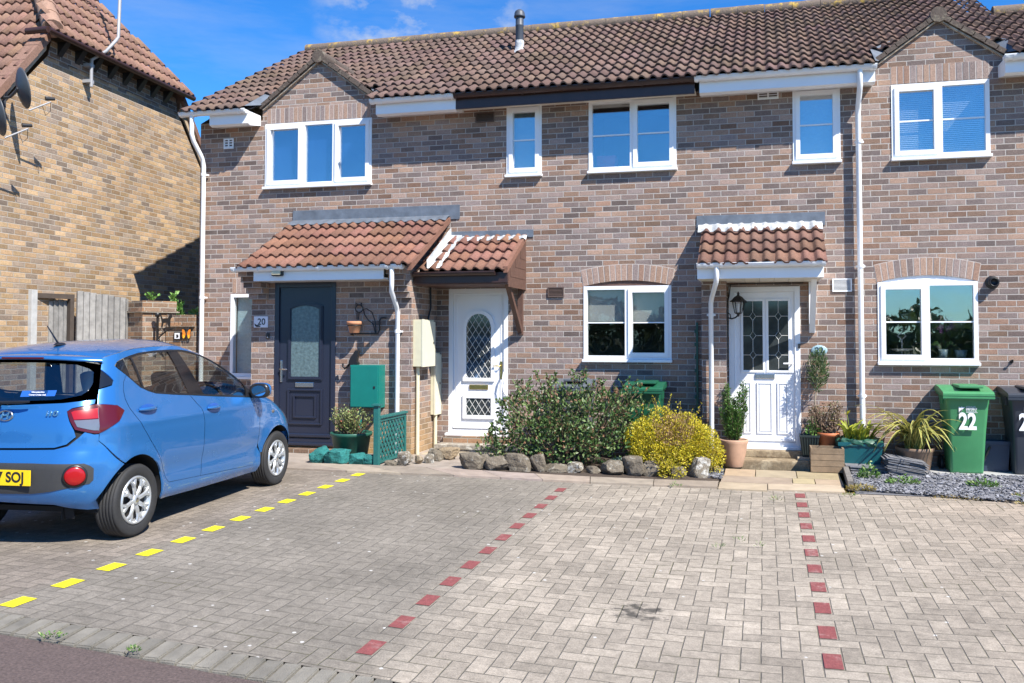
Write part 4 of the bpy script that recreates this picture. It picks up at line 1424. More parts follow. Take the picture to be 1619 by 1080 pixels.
downpipe(H22, [(-0.56, -0.965, 2.50), (-0.56, -0.965, 2.40), (-0.57, -0.93, 2.32), (-0.64, -0.56, 2.16), (-0.66, -0.47, 2.08), (-0.66, -0.46, 0.03)], 0.031, clips=(1.93,))
b = MB(); b.box(0.565, 0.64, -0.07, -0.001, 1.70, 2.364, ch=0.006); b.prism([(-0.07, 1.70), (-0.07, 1.82), (-0.5, 2.364), (-0.62, 2.364)], 0.57, 0.635, 'X'); b.build("bracket", m_upvc, H22)
b = MB(); b.box(-0.785, -0.475, -0.38, -0.0005, -0.2, 2.364); b.build("pier", m_brick, H22)
b = MB(); b.tube([(-0.47, -0.04, 1.25), (-0.47, -0.04, 2.1), (-0.445, -0.06, 2.2), (-0.43, -0.06, 2.34), (-0.30, -0.06, 2.35), (0.5, -0.03, 2.35)], 0.009, 6); b.build("cable", m_black, H22)
DY3 = 0.02
b = MB(); frame_rect(b, -0.455, 0.455, 0.21, 2.31, 0.07, DY3 - 0.03, DY3 + 0.06, 0.004)
d22 = b.build("front_door", m_upvc, H22)
b = MB(); b.box(-0.383, 0.383, DY3 - 0.006, DY3 + 0.05, 0.282, 2.238); b.build("door_leaf", m_upvc, d22)
PL = [(-0.275, 1.21, -0.03, 2.12), (0.045, 1.21, 0.29, 2.12)]
PL = [(-0.27, -0.02, 1.21, 2.12), (0.055, 0.305, 1.21, 2.12)]
b = MB()
for (x0, x1, z0, z1) in PL:
    frame_rect(b, x0 - 0.03, x1 + 0.03, z0 - 0.03, z1 + 0.03, 0.03, DY3 - 0.02, DY3 - 0.005, 0.005)
for (x0, x1) in ((-0.27, -0.17), (-0.10, 0.10), (0.16, 0.30)):
    frame_rect(b, x0, x1, 0.38, 1.05, 0.018, DY3 - 0.02, DY3 - 0.005, 0.005)
    b.box(x0 + 0.03, x1 - 0.03, DY3 - 0.016, DY3 - 0.005, 0.41, 1.02, ch=0.008)
b.box(-0.383, 0.383, DY3 - 0.045, DY3 - 0.005, 0.285, 0.325, ch=0.01)
b.box(-0.48, 0.48, DY3 - 0.10, DY3, 0.185, 0.22, ch=0.006)
b.build("door_moulding", m_upvc, d22)
for (x0, x1, z0, z1) in PL:
    b = MB(); ld = MB()
    b.box(x0, x1, DY3 - 0.012, DY3 - 0.0065, z0, z1)
    xm = (x0 + x1) / 2; yy = DY3 - 0.014
    T = lambda pts: ld.tube([(p[0], yy, p[1]) for p in pts], 0.0035, 4, False)
    for zc in (z0 + 0.20, z0 + 0.455, z0 + 0.71):
        dh, dw = 0.055, 0.04
        T([(xm, zc - dh), (xm + dw, zc), (xm, zc + dh), (xm - dw, zc), (xm, zc - dh)])
        T([(x0, zc), (xm - dw, zc)]); T([(xm + dw, zc), (x1, zc)])
    for za, zb in ((z0, z0 + 0.145), (z0 + 0.255, z0 + 0.40), (z0 + 0.51, z0 + 0.655), (z0 + 0.765, z1)):
        T([(xm, za), (xm, zb)])
    b.build("door_glass", m_dkglass, d22); ld.build("leaded_lattice", m_lead_came, d22)
b = MB(); b.box(-0.12, 0.13, DY3 - 0.022, DY3 - 0.0055, 1.10, 1.165, ch=0.006); b.build("letterbox", m_chrome, d22)
b = MB(); b.box(0.335, 0.37, DY3 - 0.02, DY3 - 0.0055, 1.18, 1.42, ch=0.006); b.tube([(0.352, DY3 - 0.01, 1.30), (0.352, DY3 - 0.055, 1.30), (0.24, DY3 - 0.055, 1.30)], 0.011, 8); b.build("handle", m_upvc, d22)
b = MB(); b.box(0.425, 0.455, -0.03, -0.0105, 1.50, 1.56, ch=0.004); b.build("doorbell", m_black, d22)
b = MB()
b.box(-0.52, 0.52, -0.22, -0.001, 0.10, 0.185, ch=0.015); b.box(-0.54, 0.54, -0.48, -0.001, -0.05, 0.098, ch=0.02)
b.build("doorstep", ridge_mat("rough_step_stone", (0.22, 0.165, 0.10), (0.36, 0.29, 0.19), 0.5), H22)
# ------------------------------------------------------------------ yellow brick house on the left
SP = Vector((-10.17, -1.46, 0.0)); SD = Vector((-0.0819, 0.9966, 0.0)); SN = Vector((0.9966, 0.0819, 0.0))
def S_(s, z, off=0.0):
    return SP + SD * s + SN * off + Vector((0, 0, z))
HB = thing("brick_house", "yellow brick house with half-hipped gable and two dishes, left of the terrace", "house", S_(1.80, 0))
SM, SLP = 1.80, 1.20
ZE, SL_, SR_ = 6.06, 0.14, 3.46
s_lo, s_hi, z_ev = -2.3, 5.90, 6.06 - (0.14 + 2.3) * SLP
b = MB()
zt = 5.86
b.add([S_(s_lo + 0.1, -0.3), S_(s_hi - 0.1, -0.3), S_(s_hi - 0.1, z_ev), S_(SR_ - 0.12, zt), S_(SL_ + 0.12, zt), S_(s_lo + 0.1, z_ev)], [(0, 1, 2, 3, 4, 5)])
b.add([S_(s_lo + 0.1, -0.3), S_(s_lo + 0.1, -0.3, -9), S_(s_lo + 0.1, z_ev, -9), S_(s_lo + 0.1, z_ev)], [(0, 1, 2, 3)])
b.add([S_(s_hi - 0.1, -0.3), S_(s_hi - 0.1, z_ev), S_(s_hi - 0.1, z_ev, -9), S_(s_hi - 0.1, -0.3, -9)], [(0, 1, 2, 3)])
b.build("wall", m_brick_buff, HB)
b = MB()
zz = 5.75
b.add([S_(SL_ + 0.02, zz, 0.012), S_(SR_ - 0.02, zz, 0.012), S_(SR_ - 0.10, ZE - 0.04, 0.012), S_(SL_ + 0.10, ZE - 0.04, 0.012)], [(0, 1, 2, 3)])
b.build("eaves_wall", m_brick_old, HB)
for k in range(9):
    b = MB()
    s0 = SL_ + 0.22 + k * 0.375
    if s0 < SR_ - 0.15:
        p = [S_(s0, 5.83, 0.013), S_(s0 + 0.10, 5.83, 0.013), S_(s0 + 0.10, ZE - 0.03, 0.16), S_(s0, ZE - 0.03, 0.16), S_(s0, ZE - 0.03, 0.013), S_(s0 + 0.10, ZE - 0.03, 0.013)]
        b.add(p, [(0, 1, 2, 3), (0, 3, 4), (1, 5, 2)])
        b.build("rafter_end", m_black, HB)
b = MB()
b.tube([S_(SL_ - 0.25, ZE - 0.01, 0.24), S_(SR_ + 0.12, ZE - 0.01, 0.24)], 0.05, 8)
b.tube([S_(SL_ - 0.25, ZE - 0.01, 0.24), S_(SL_ - 0.25, ZE - 0.02, -0.1)], 0.05, 8)
b.build("gutter", m_brownf, HB)

def tile_plane(corner_fn, nU, nV, seed, uw, vw, inside=None, amp=0.042, step=0.038):
    """tiled plane: origin, across vector, up vector, normal"""
    O, A, U, N = corner_fn
    b = MB(); r_ = random.Random(seed)
    prof = [(0.0, 0.0), (0.12, 0.02), (0.30, 0.8), (0.44, 1.0), (0.62, 0.7), (0.80, 0.05), (1.0, 0.0)]
    for k in range(nV):
        for c in range(nU):
            if inside and not inside((c + 0.5) * uw, (k + 0.5) * vw):
                continue
            q = 1 + r_.uniform(-0.16, 0.16); tn = (q, q * r_.uniform(0.94, 1.04), q * r_.uniform(0.9, 1.06))
            js = r_.uniform(-0.006, 0.006)
            vs = []
            for (u, h) in prof:
                base = O + A * ((c + u) * uw)
                for (s_, hh) in ((k * vw - 0.015 + js, step + amp * h - 0.024), (k * vw - 0.015 + js, step + amp * h), ((k + 1) * vw + 0.01, 0.004 + amp * h)):
                    vs.append(base + U * s_ + N * hh)
            o = len(b.v); b.v.extend([tuple(v) for v in vs])
            for w in range(len(prof) - 1):
                b.f.append((o + w * 3, o + w * 3 + 3, o + w * 3 + 4, o + w * 3 + 1)); b.sm.append(False); b.tint.append(tn)
                b.f.append((o + w * 3 + 1, o + w * 3 + 4, o + w * 3 + 5, o + w * 3 + 2)); b.sm.append(True); b.tint.append(tn)
    return b
Z3 = Vector((0, 0, 1))
ang = math.atan(SLP)
# half hip slope facing the terrace
U_h = (-SN * cos(ang) + Z3 * sin(ang)); N_h = (SN * sin(ang) + Z3 * cos(ang))
Lh = (SR_ - SL_) / 2 / cos(ang) + 0.30
w_ = SR_ - SL_ + 0.36
hb = tile_plane((S_(SL_ - 0.18, ZE, 0.24), SD, U_h, N_h), int(w_ / 0.15), int(Lh / 0.31) + 1, 61, 0.15, 0.31,
                lambda u, v: v * cos(ang) - 0.10 < min(u, w_ - u))
rf = hb.build("roof", m_tile_pink, HB)
# main slope facing the street
U_f = (SD * cos(ang) + Z3 * sin(ang)); N_f = (-SD * sin(ang) + Z3 * cos(ang))
O_f = S_(s_lo - 0.1, z_ev - 0.12, 0.10)
Lf = (SM - s_lo + 0.1) / cos(ang)
A_f = -SN
def in_f(u, v):
    s = s_lo - 0.1 + v * cos(ang)
    return u > max(0.0, (s - SL_) + 0.05)
fb = tile_plane((O_f, A_f, U_f, N_f), 46, int(Lf / 0.31), 62, 0.15, 0.31, in_f)
fb.build("roof", m_tile_pink, HB)
# far slope
b = MB()
b.add([S_(s_hi + 0.1, z_ev - 0.1, 0.1), S_(SR_, ZE + 0.02, 0.1), S_(SM, ZE + (SR_ - SM) * SLP, -1.9), S_(SM, ZE + (SR_ - SM) * SLP, -9), S_(s_hi + 0.1, z_ev - 0.1, -9)], [(0, 1, 2, 3, 4)])
b.build("roof", m_tile_pink, HB)
b = MB()
def ridge_run(b, a, c, r=0.11, n=None):
    L = (c - a).length; n = n or int(L / 0.4)
    for k in range(n):
        b.tube([a + (c - a) * (k / n), a + (c - a) * ((k + 1.02) / n)], r, 12, True, True, rs=[r * 1.04, r * 0.97])
apx = S_(SM, ZE + (SR_ - SM) * SLP + 0.03, -1.72)
ridge_run(b, S_(SL_ - 0.06, ZE + 0.07, 0.16), apx, 0.135)
ridge_run(b, S_(SR_ + 0.06, ZE + 0.06, 0.16), apx, 0.07)
b.build("hip_tiles", tile_mat("worn_hip_tile", (0.30, 0.185, 0.13), 0.5), rf)
# verges (left and right of the gable)
for (s0, z0, s1, z1) in ((SL_ - 0.02, ZE - 0.02, s_lo, z_ev - 0.02), (SR_ + 0.02, ZE - 0.02, s_hi, z_ev - 0.02)):
    n = 10
    b = MB(); bm_ = MB()
    for k in range(n):
        t0, t1 = k / n, (k + 1.03) / n
        a0, a1 = s0 + (s1 - s0) * t0, s0 + (s1 - s0) * t1
        c0, c1 = z0 + (z1 - z0) * t0, z0 + (z1 - z0) * t1
        b.add([S_(a0, c0 - 0.07, 0.10), S_(a1, c1 - 0.055, 0.10), S_(a1, c1 + 0.10, 0.10), S_(a0, c0 + 0.085, 0.10),
               S_(a0, c0 - 0.07, -0.12), S_(a1, c1 - 0.055, -0.12), S_(a1, c1 + 0.10, -0.12), S_(a0, c0 + 0.085, -0.12)],
              [(0, 1, 2, 3), (3, 2, 6, 7), (0, 4, 5, 1), (0, 3, 7, 4), (1, 5, 6, 2)])
    bm_.add([S_(s0, z0 - 0.20, 0.03), S_(s1, z1 - 0.20, 0.03), S_(s1, z1 - 0.06, 0.03), S_(s0, z0 - 0.06, 0.03), S_(s0, z0 - 0.20, 0.0), S_(s1, z1 - 0.20, 0.0), S_(s1, z1 - 0.06, 0.09), S_(s0, z0 - 0.06, 0.09)],
            [(0, 1, 2, 3), (0, 4, 5, 1), (3, 2, 6, 7)])
    b.build("verge_tiles", m_tile_pink, rf)
    bm_.build("verge_band", M("buff_mortar", (0.42, 0.32, 0.21), 0.9, 0.2, 12.0), HB)

# television aerial pole on the gable
ap_ = thing("aerial_pole", "cranked metal aerial pole bracketed to the yellow brick gable", "aerial", S_(0.976, 5.601, 0.1))
b = MB(); b.tube([S_(0.967, 5.530, 0.12), S_(0.967, 5.956, 0.12), S_(1.064, 6.115, 0.30), S_(1.206, 6.328, 0.36), S_(1.260, 6.399, 0.36), S_(1.331, 8.528, 0.36)], 0.026, 10)
b.build("pole", m_galv, ap_)
b = MB()
for z in (5.62, 5.87):
    b.add([S_(0.917, z - 0.03, 0.002), S_(1.017, z - 0.03, 0.002), S_(1.017, z - 0.03, 0.13), S_(0.917, z - 0.03, 0.13), S_(0.917, z + 0.02, 0.002), S_(1.017, z + 0.02, 0.002), S_(1.017, z + 0.02, 0.13), S_(0.917, z + 0.02, 0.13)],
          [(0, 1, 2, 3), (4, 7, 6, 5), (0, 4, 5, 1), (2, 6, 7, 3), (0, 3, 7, 4), (1, 5, 6, 2)])
b.build("bracket", m_galv, ap_)
b = MB(); b.tube([S_(1.277, 8.439, 0.05), S_(1.277, 8.439, 0.75)], 0.012, 6)
for k in range(7):
    b.tube([S_(1.153, 8.439, 0.1 + k * 0.1), S_(1.437, 8.439, 0.1 + k * 0.1)], 0.006, 6)
b.build("antenna", m_galv, ap_)

# two satellite dishes
m_dish = M("dark_grey_dish", (0.055, 0.06, 0.068), 0.45, 0.08, 8.0)
def dish(loc, label):
    t = thing("satellite_dish", label, "dish", loc, 0, "satellite dishes on the side house")
    aim = Vector((0.48, 0.85, 0.22)).normalized()
    rot = aim.to_track_quat('Z', 'Y').to_matrix().to_4x4()
    ctr = Vector((0.36, 0.0, 0.06))
    T = Matrix.Translation(ctr) @ rot @ Matrix.Diagonal((0.80, 0.92, 1, 1))
    b = MB()
    prof = [(0.0, -0.045), (0.10, -0.038), (0.20, -0.018), (0.28, 0.012), (0.295, 0.022), (0.30, 0.016), (0.28, 0.002), (0.20, -0.028), (0.10, -0.05), (0.0, -0.058)]
    b.lathe(prof, (0, 0, 0), 28, T)
    b.build("reflector", m_dish, t, False)
    b = MB()
    b.tube([(0.0, 0, -0.05), (0.16, 0, -0.05), (0.24, -0.01, 0.0), tuple(ctr - aim * 0.05)], 0.02, 8)
    b.box(-0.005, 0.015, -0.08, 0.08, -0.16, 0.06)
    b.build("bracket", m_dish, t, False)
    low = ctr + rot.to_3x3() @ Vector((0, -0.30, 0.02))
    if low.z > ctr.z:
        low = ctr + rot.to_3x3() @ Vector((0, 0.30, 0.02))
    foc = ctr + aim * 0.36 + Vector((0, 0, -0.20))
    b = MB(); b.tube([tuple(low), tuple(foc)], 0.011, 8); b.build("feed_arm", m_galv, t, False)
    b = MB(); b.tube([tuple(foc + aim * 0.05 + Vector((0, 0, 0.04))), tuple(foc - aim * 0.07 + Vector((0, 0, 0.05)))], 0.026, 10, rs=[0.022, 0.03]); b.build("receiver_head", m_black, t, False)
    b = MB(); b.tube([tuple(foc), tuple(foc + Vector((-0.02, 0.02, -0.12))), tuple(foc + Vector((-0.12, 0.04, -0.17))), tuple(low * 0.4 + foc * 0.6), tuple(low)], 0.004, 6); b.build("cable", m_black, t, False)
    return t
dish(S_(-0.69, 4.96, 0.01), "upper grey satellite dish with its arm pointing right on yellow brick")
dish(S_(-1.10, 4.49, 0.01), "lower satellite dish cut by the left edge of the picture")

# ------------------------------------------------------------------ timber gate, fence panel, garden wall
m_grey_wood = M("weathered_grey_wood", (0.27, 0.26, 0.245), 0.85, 0.35, 12.0, 0.004, 60, tint=True)
m_dark_wood = M("dark_frame_wood", (0.06, 0.045, 0.035), 0.85, 0.3, 10.0)  # gate frame, darker than its boards
def boards(b, x0, x1, y, ztop0, ztop1, w, seed, z0=0.07, jag=0.015):
    r_ = random.Random(seed)
    x = x0
    while x < x1 - 0.02:
        xe = min(x + w, x1)
        t = (x - x0) / (x1 - x0)
        zt_ = ztop0 + (ztop1 - ztop0) * t + r_.uniform(-jag, jag)
        s = r_.uniform(0.75, 1.1)
        # feather edged board: thick on one side
        b.add([(x + 0.004, y - 0.042, z0), (xe + 0.012, y - 0.010, z0), (xe + 0.012, y, z0), (x, y, z0), (x + 0.004, y - 0.042, zt_), (xe + 0.012, y - 0.010, zt_), (xe + 0.012, y, zt_), (x, y, zt_)],
              [(4, 5, 6, 7), (0, 1, 5, 4), (1, 2, 6, 5), (3, 0, 4, 7), (2, 3, 7, 6)], False, (s, s, s * 1.0))
        x = xe
gt = thing("wooden_gate", "weathered grey board gate set back beside the yellow brick wall", "gate", (-10.14, -1.48, 0.0), radians(74.5))
b = MB(); boards(b, 0.06, 0.60, 0.16, 2.20, 2.18, 0.075, 3); b.build("boards", m_grey_wood, gt, False)
b = MB(); b.box(0.03, 0.62, 0.04, 0.12, 2.21, 2.28); b.box(0.56, 0.62, 0.04, 0.12, 0.07, 2.21); b.build("frame", m_dark_wood, gt, False)
b = MB(); b.box(-10.17, -10.10, -1.56, -1.46, 0.07, 2.32, ch=0.006); tag(b.build("gate_post", M("pale_grey_post", (0.40, 0.40, 0.39), 0.8, 0.2, 10.0)), "pale grey post fixed against the yellow brick wall", "post")
fp = thing("fence_panel", "grey close-boarded fence panel with sloping top between gate and brick pier", "fence", (-9.99, -0.86, 0.0), radians(61.7))
b = MB(); boards(b, 0.0, 0.74, 0.0, 2.33, 2.24, 0.088, 5, jag=0.008); b.build("boards", m_grey_wood, fp, False)
b = MB(); b.box(0.02, 0.72, 0.001, 0.05, 0.4, 0.48); b.box(0.02, 0.72, 0.001, 0.05, 1.85, 1.93); b.build("rail", m_grey_wood, fp, False)

GW = thing("garden_wall", "weathered brick garden wall and taller pier left of the terrace corner", "wall", (-9.2, 0.0, 0.05))
Rp = Matrix.Translation((-9.36, -0.02, 0)) @ Matrix.Rotation(radians(-24), 4, 'Z')
b = MB()
b.box(-0.27, 0.27, -0.27, 0.27, -0.1, 2.02, Rp)
b.build("pier", m_brick_old, GW)
b = MB()
b.box(-0.305, 0.305, -0.305, 0.305, 2.021, 2.045, Rp)
r_ = random.Random(8)
for k in range(8):
    c = r_.choice(PALC)
    b.box(-0.275 + k * 0.069, -0.275 + (k + 1) * 0.069 - 0.007, -0.275, 0.275, 2.046, 2.20 + r_.uniform(-0.006, 0.006), Rp)
b.build("pier_cap", m_brick_old, GW)
b = MB(); b.box(-9.05, -8.53, -0.06, 0.16, -0.1, 1.80); b.build("low_wall", m_brick_old, GW)
b = MB(); b.box(-9.05, -8.53, -0.10, 0.20, 1.801, 1.83)
for k in range(7):
    b.box(-9.04 + k * 0.073, -9.04 + (k + 1) * 0.073 - 0.008, -0.065, 0.165, 1.831, 1.985 + r_.uniform(-0.006, 0.006))
b.build("coping", m_brick_old, GW)

# ------------------------------------------------------------------ things fixed to the garden wall
cb = thing("hanging_bracket", "black iron hanging basket bracket with a cat figure on the brick pier", "bracket", (-9.02, -0.30, 1.75))
b = MB()
X0, Y0 = -9.02, -0.30
b.box(X0 - 0.012, X0 + 0.012, Y0 - 0.01, Y0 + 0.02, 1.52, 1.97)
b.lathe([(0.0, 0), (0.03, 0), (0.045, 0.06), (0.0, 0.065)], (X0, Y0, 1.95), 10)
b.tube([(X0, Y0, 1.765), (X0 + 0.30, Y0, 1.775)], 0.011, 6)
b.tube([(X0, Y0, 1.60), (X0 + 0.06, Y0, 1.66), (X0 + 0.16, Y0, 1.735), (X0 + 0.30, Y0, 1.775)], 0.011, 6)
b.tube([(X0 + 0.01, Y0, 1.62), (X0 + 0.05, Y0, 1.58), (X0 + 0.04, Y0, 1.52)], 0.009, 6)
for (cx, cz, r) in ((0.055, 1.715, 0.035), (0.125, 1.74, 0.022), (0.185, 1.753, 0.014)):
    b.tube([(X0 + cx + r * cos(a * pi / 6), Y0, cz + r * sin(a * pi / 6)) for a in range(13)], 0.006, 5)
b.build("arm", m_iron, cb)
b = MB()
cat = [(0.05, 0.02), (0.07, 0.02), (0.085, 0.09), (0.15, 0.10), (0.19, 0.02), (0.205, 0.02), (0.205, 0.12), (0.215, 0.16), (0.235, 0.175), (0.235, 0.20), (0.225, 0.225), (0.213, 0.205), (0.203, 0.228), (0.19, 0.195), (0.17, 0.165), (0.10, 0.16), (0.075, 0.15), (0.05, 0.20), (0.03, 0.25), (0.022, 0.245), (0.045, 0.16), (0.06, 0.11)]
b.prism([(X0 + 0.02 + p[0], 1.765 + p[1]) for p in cat], Y0 - 0.006, Y0 + 0.006, 'Y')
b.build("cat_figure", m_iron, cb)
pl = thing("wall_plaque", "small black framed picture tile on the low brick wall", "plaque", (-8.83, -0.07, 1.66))
b = MB(); b.box(-8.89, -8.77, -0.085, -0.061, 1.60, 1.72, ch=0.005); b.build("frame", m_black, pl)
b = MB(); b.box(-8.875, -8.785, -0.088, -0.0855, 1.615, 1.705); b.build("tile", m_upvc, pl)
b = MB(); b.prism([(-8.855, 1.635), (-8.81, 1.63), (-8.80, 1.66), (-8.825, 1.685), (-8.85, 1.675), (-8.838, 1.655)], -0.0895, -0.0885, 'Y'); b.build("motif", m_black, pl)
m_bfly = M("orange_wing", (0.72, 0.22, 0.02), 0.5, 0.2, 40.0)
m_bflyy = M("yellow_wing", (0.75, 0.48, 0.03), 0.5, 0.15, 40.0)
bf = thing("butterfly_ornament", "orange and yellow butterfly ornament fixed under the wall coping", "ornament", (-8.66, -0.08, 1.68))
for (sgn, mt) in ((-1, m_bfly), (1, m_bfly)):
    b = MB()
    up_ = [(0.0, 0.0), (0.03, 0.07), (0.065, 0.085), (0.075, 0.05), (0.06, 0.01), (0.07, -0.02), (0.062, -0.07), (0.035, -0.085), (0.012, -0.05)]
    pts = [(-8.66 + sgn * (0.006 + p[0]), 1.69 + p[1]) for p in up_]
    b.prism(pts if sgn < 0 else pts[::-1], -0.096, -0.088, 'Y'); wg = b.build("wing", m_black, bf)
    b = MB(); pts = [(-8.66 + sgn * (0.012 + p[0] * 0.86), 1.69 + p[1] * 0.86) for p in up_]
    b.prism(pts if sgn < 0 else pts[::-1], -0.0985, -0.0962, 'Y'); b.build("wing_colour", mt, wg)
    b = MB(); b.prism([(-8.66 + sgn * (0.042 + 0.014 * cos(a)), 1.65 + 0.03 * sin(a)) for a in [q * 0.6 for q in range(10)]], -0.1, -0.0986, 'Y'); b.build("wing_spot", m_bflyy, wg)
b = MB(); b.tube([(-8.66, -0.095, 1.62), (-8.66, -0.097, 1.69), (-8.66, -0.095, 1.77)], 0.008, 6); b.build("body", m_black, bf)
# ------------------------------------------------------------------ the parked blue hatchback
def interp(tab):
    xs = [t[0] for t in tab]; ys = [t[1] for t in tab]
    n = len(xs)
    ms = []
    for i in range(n):
        if i == 0: ms.append((ys[1] - ys[0]) / (xs[1] - xs[0]))
        elif i == n - 1: ms.append((ys[-1] - ys[-2]) / (xs[-1] - xs[-2]))
        else:
            a = (ys[i] - ys[i - 1]) / (xs[i] - xs[i - 1]); b_ = (ys[i + 1] - ys[i]) / (xs[i + 1] - xs[i])
            ms.append(0.0 if a * b_ <= 0 else 2 * a * b_ / (a + b_))
    def f(x):
        if x <= xs[0]: return ys[0] + ms[0] * (x - xs[0])
        if x >= xs[-1]: return ys[-1] + ms[-1] * (x - xs[-1])
        for i in range(n - 1):
            if x <= xs[i + 1]:
                h = xs[i + 1] - xs[i]; t = (x - xs[i]) / h
                return ((2 * t**3 - 3 * t**2 + 1) * ys[i] + (t**3 - 2 * t**2 + t) * h * ms[i] + (-2 * t**3 + 3 * t**2) * ys[i + 1] + (t**3 - t**2) * h * ms[i + 1])
    return f
c_w = interp([(0.18, 0.70), (0.28, 0.748), (0.42, 0.772), (0.60, 0.782), (0.80, 0.783), (0.92, 0.770), (1.02, 0.742), (1.10, 0.716), (1.25, 0.672), (1.36, 0.635), (1.45, 0.597), (1.53, 0.56)])
c_yr = interp([(0.18, -1.62), (0.28, -1.70), (0.36, -1.765), (0.45, -1.80), (0.62, -1.81), (0.70, -1.79), (0.76, -1.768), (0.90, -1.752), (1.0, -1.735), (1.07, -1.71), (1.2, -1.65), (1.34, -1.575), (1.42, -1.525), (1.50, -1.47)])
c_yf = interp([(0.18, 1.72), (0.30, 1.80), (0.45, 1.84), (0.58, 1.82), (0.70, 1.74), (0.80, 1.60), (0.90, 1.40), (1.0, 1.12), (1.06, 0.94), (1.2, 0.70), (1.4, 0.25), (1.5, -0.1)])
c_R = interp([(0.2, 0.36), (0.8, 0.34), (1.1, 0.28), (1.4, 0.22)])
BOW = 0.10
HUB_R, HUB_F = (-1.204, 0.287), (1.204, 0.287)
ARC_R, ARC_F, ARR = (-1.235, 0.30), (1.170, 0.29), 0.352
def c_tp(y):
    return 1.0 - 0.055 * max(0.0, (y - 0.2) / 1.6) ** 2 - 0.02 * max(0.0, (-y - 0.6) / 1.2) ** 2
def c_len(z):
    return (c_yf(z) - 0.12) - (c_yr(z) + BOW)
def csurf(s, z, off=0.0):
    w = c_w(z); R = c_R(z)
    L = c_len(z)
    kk = lambda d: (1 - d / R) ** 2 * R / 4 if d < R else 0.0
    if s < 0:
        d = -s; k = kk(d)
        xb = w - d
        x, y = xb - k, c_yr(z) + BOW * (max(xb, 0) / w) ** 2 + k
    elif s <= L:
        k = kk(s); k2 = kk(L - s)
        x, y = w - k - k2, c_yr(z) + BOW + s + k - k2
    else:
        d = s - L; k = kk(d)
        xb = w - d
        x, y = xb - k, c_yf(z) - 0.12 * (max(xb, 0) / w) ** 2 - k
    x *= c_tp(y)
    if 0.0 < s < L:
        e = 1.0 if -0.85 < y < 0.80 else exp(-((abs(y + 0.025) - 0.825) / 0.12) ** 2)
        x -= 0.016 * exp(-((z - 0.47) / 0.10) ** 2) * e
        x += 0.007 * exp(-((z - 0.90) / 0.035) ** 2)
        x += 0.006 * exp(-((z - 0.27) / 0.05) ** 2) * e
        for (cy, cz) in (ARC_R, ARC_F):
            dd = sqrt((y - cy) ** 2 + (z - cz) ** 2)
            x += 0.016 * exp(-((dd - ARR) / 0.07) ** 2)
    return Vector((x, y, z))
def cnorm(s, z):
    h = 0.004
    a = csurf(s + h, z) - csurf(s - h, z); b_ = csurf(s, z + h) - csurf(s, z - h)
    n = a.cross(b_)
    return n.normalized() if n.length > 1e-9 else Vector((0, -1, 0))
def cdom(mode, a, z):
    R = c_R(z); w = c_w(z)
    kk = lambda d: (1 - d / R) ** 2 * R / 4 if 0 <= d < R else 0.0
    if mode == 's':
        t = a - c_yr(z) - BOW; s = max(t, 0.0)
        for _ in range(12): s = max(0.0, t - kk(s))
        return (s, z)
    if mode == 'r':
        d = max(0.0, w - a)
        for _ in range(12):
            d = max(0.0, w - kk(d) - a / c_tp(c_yr(z) + 0.1))
        return (-min(d, w), z)
    if mode == 'f':
        return (c_len(z) + (w - a), z)
def outline(pts, st=0.028):
    out = []
    n = len(pts)
    for i in range(n):
        p, q = pts[i], pts[(i + 1) % n]
        if p[0] == q[0]:
            L = sqrt((p[1] - q[1]) ** 2 + (p[2] - q[2]) ** 2); k = max(1, int(L / st))
            for j in range(k):
                t = j / k
                out.append(cdom(p[0], p[1] + (q[1] - p[1]) * t, p[2] + (q[2] - p[2]) * t))
        else:
            A, B = cdom(*p), cdom(*q)
            L = sqrt((A[0] - B[0]) ** 2 + (A[1] - B[1]) ** 2); k = max(1, int(L / st))
            for j in range(k):
                t = j / k
                out.append((A[0] + (B[0] - A[0]) * t, A[1] + (B[1] - A[1]) * t))
    res = []
    for p in out:
        if not res or (abs(p[0] - res[-1][0]) + abs(p[1] - res[-1][1])) > 0.003:
            res.append(p)
    if abs(res[0][0] - res[-1][0]) + abs(res[0][1] - res[-1][1]) < 0.003:
        res.pop()
    return res
def inset_poly(P, d):
    n = len(P)
    area = sum(P[i][0] * P[(i + 1) % n][1] - P[(i + 1) % n][0] * P[i][1] for i in range(n))
    sg = 1 if area > 0 else -1
    out = []
    for i in range(n):
        a, b_, c = Vector(P[i - 1]), Vector(P[i]), Vector(P[(i + 1) % n])
        e1 = (b_ - a).normalized(); e2 = (c - b_).normalized()
        nn = Vector((-(e1 + e2).y, (e1 + e2).x)) * sg
        if nn.length < 1e-6: nn = Vector((-e1.y, e1.x)) * sg
        nn.normalize()
        out.append((b_.x + nn.x * d, b_.y + nn.y * d))
    return out
def inside(P, x, y):
    c = False; n = len(P); j = n - 1
    for i in range(n):
        if (P[i][1] > y) != (P[j][1] > y) and x < (P[j][0] - P[i][0]) * (y - P[i][1]) / (P[j][1] - P[i][1]) + P[i][0]:
            c = not c
        j = i
    return c
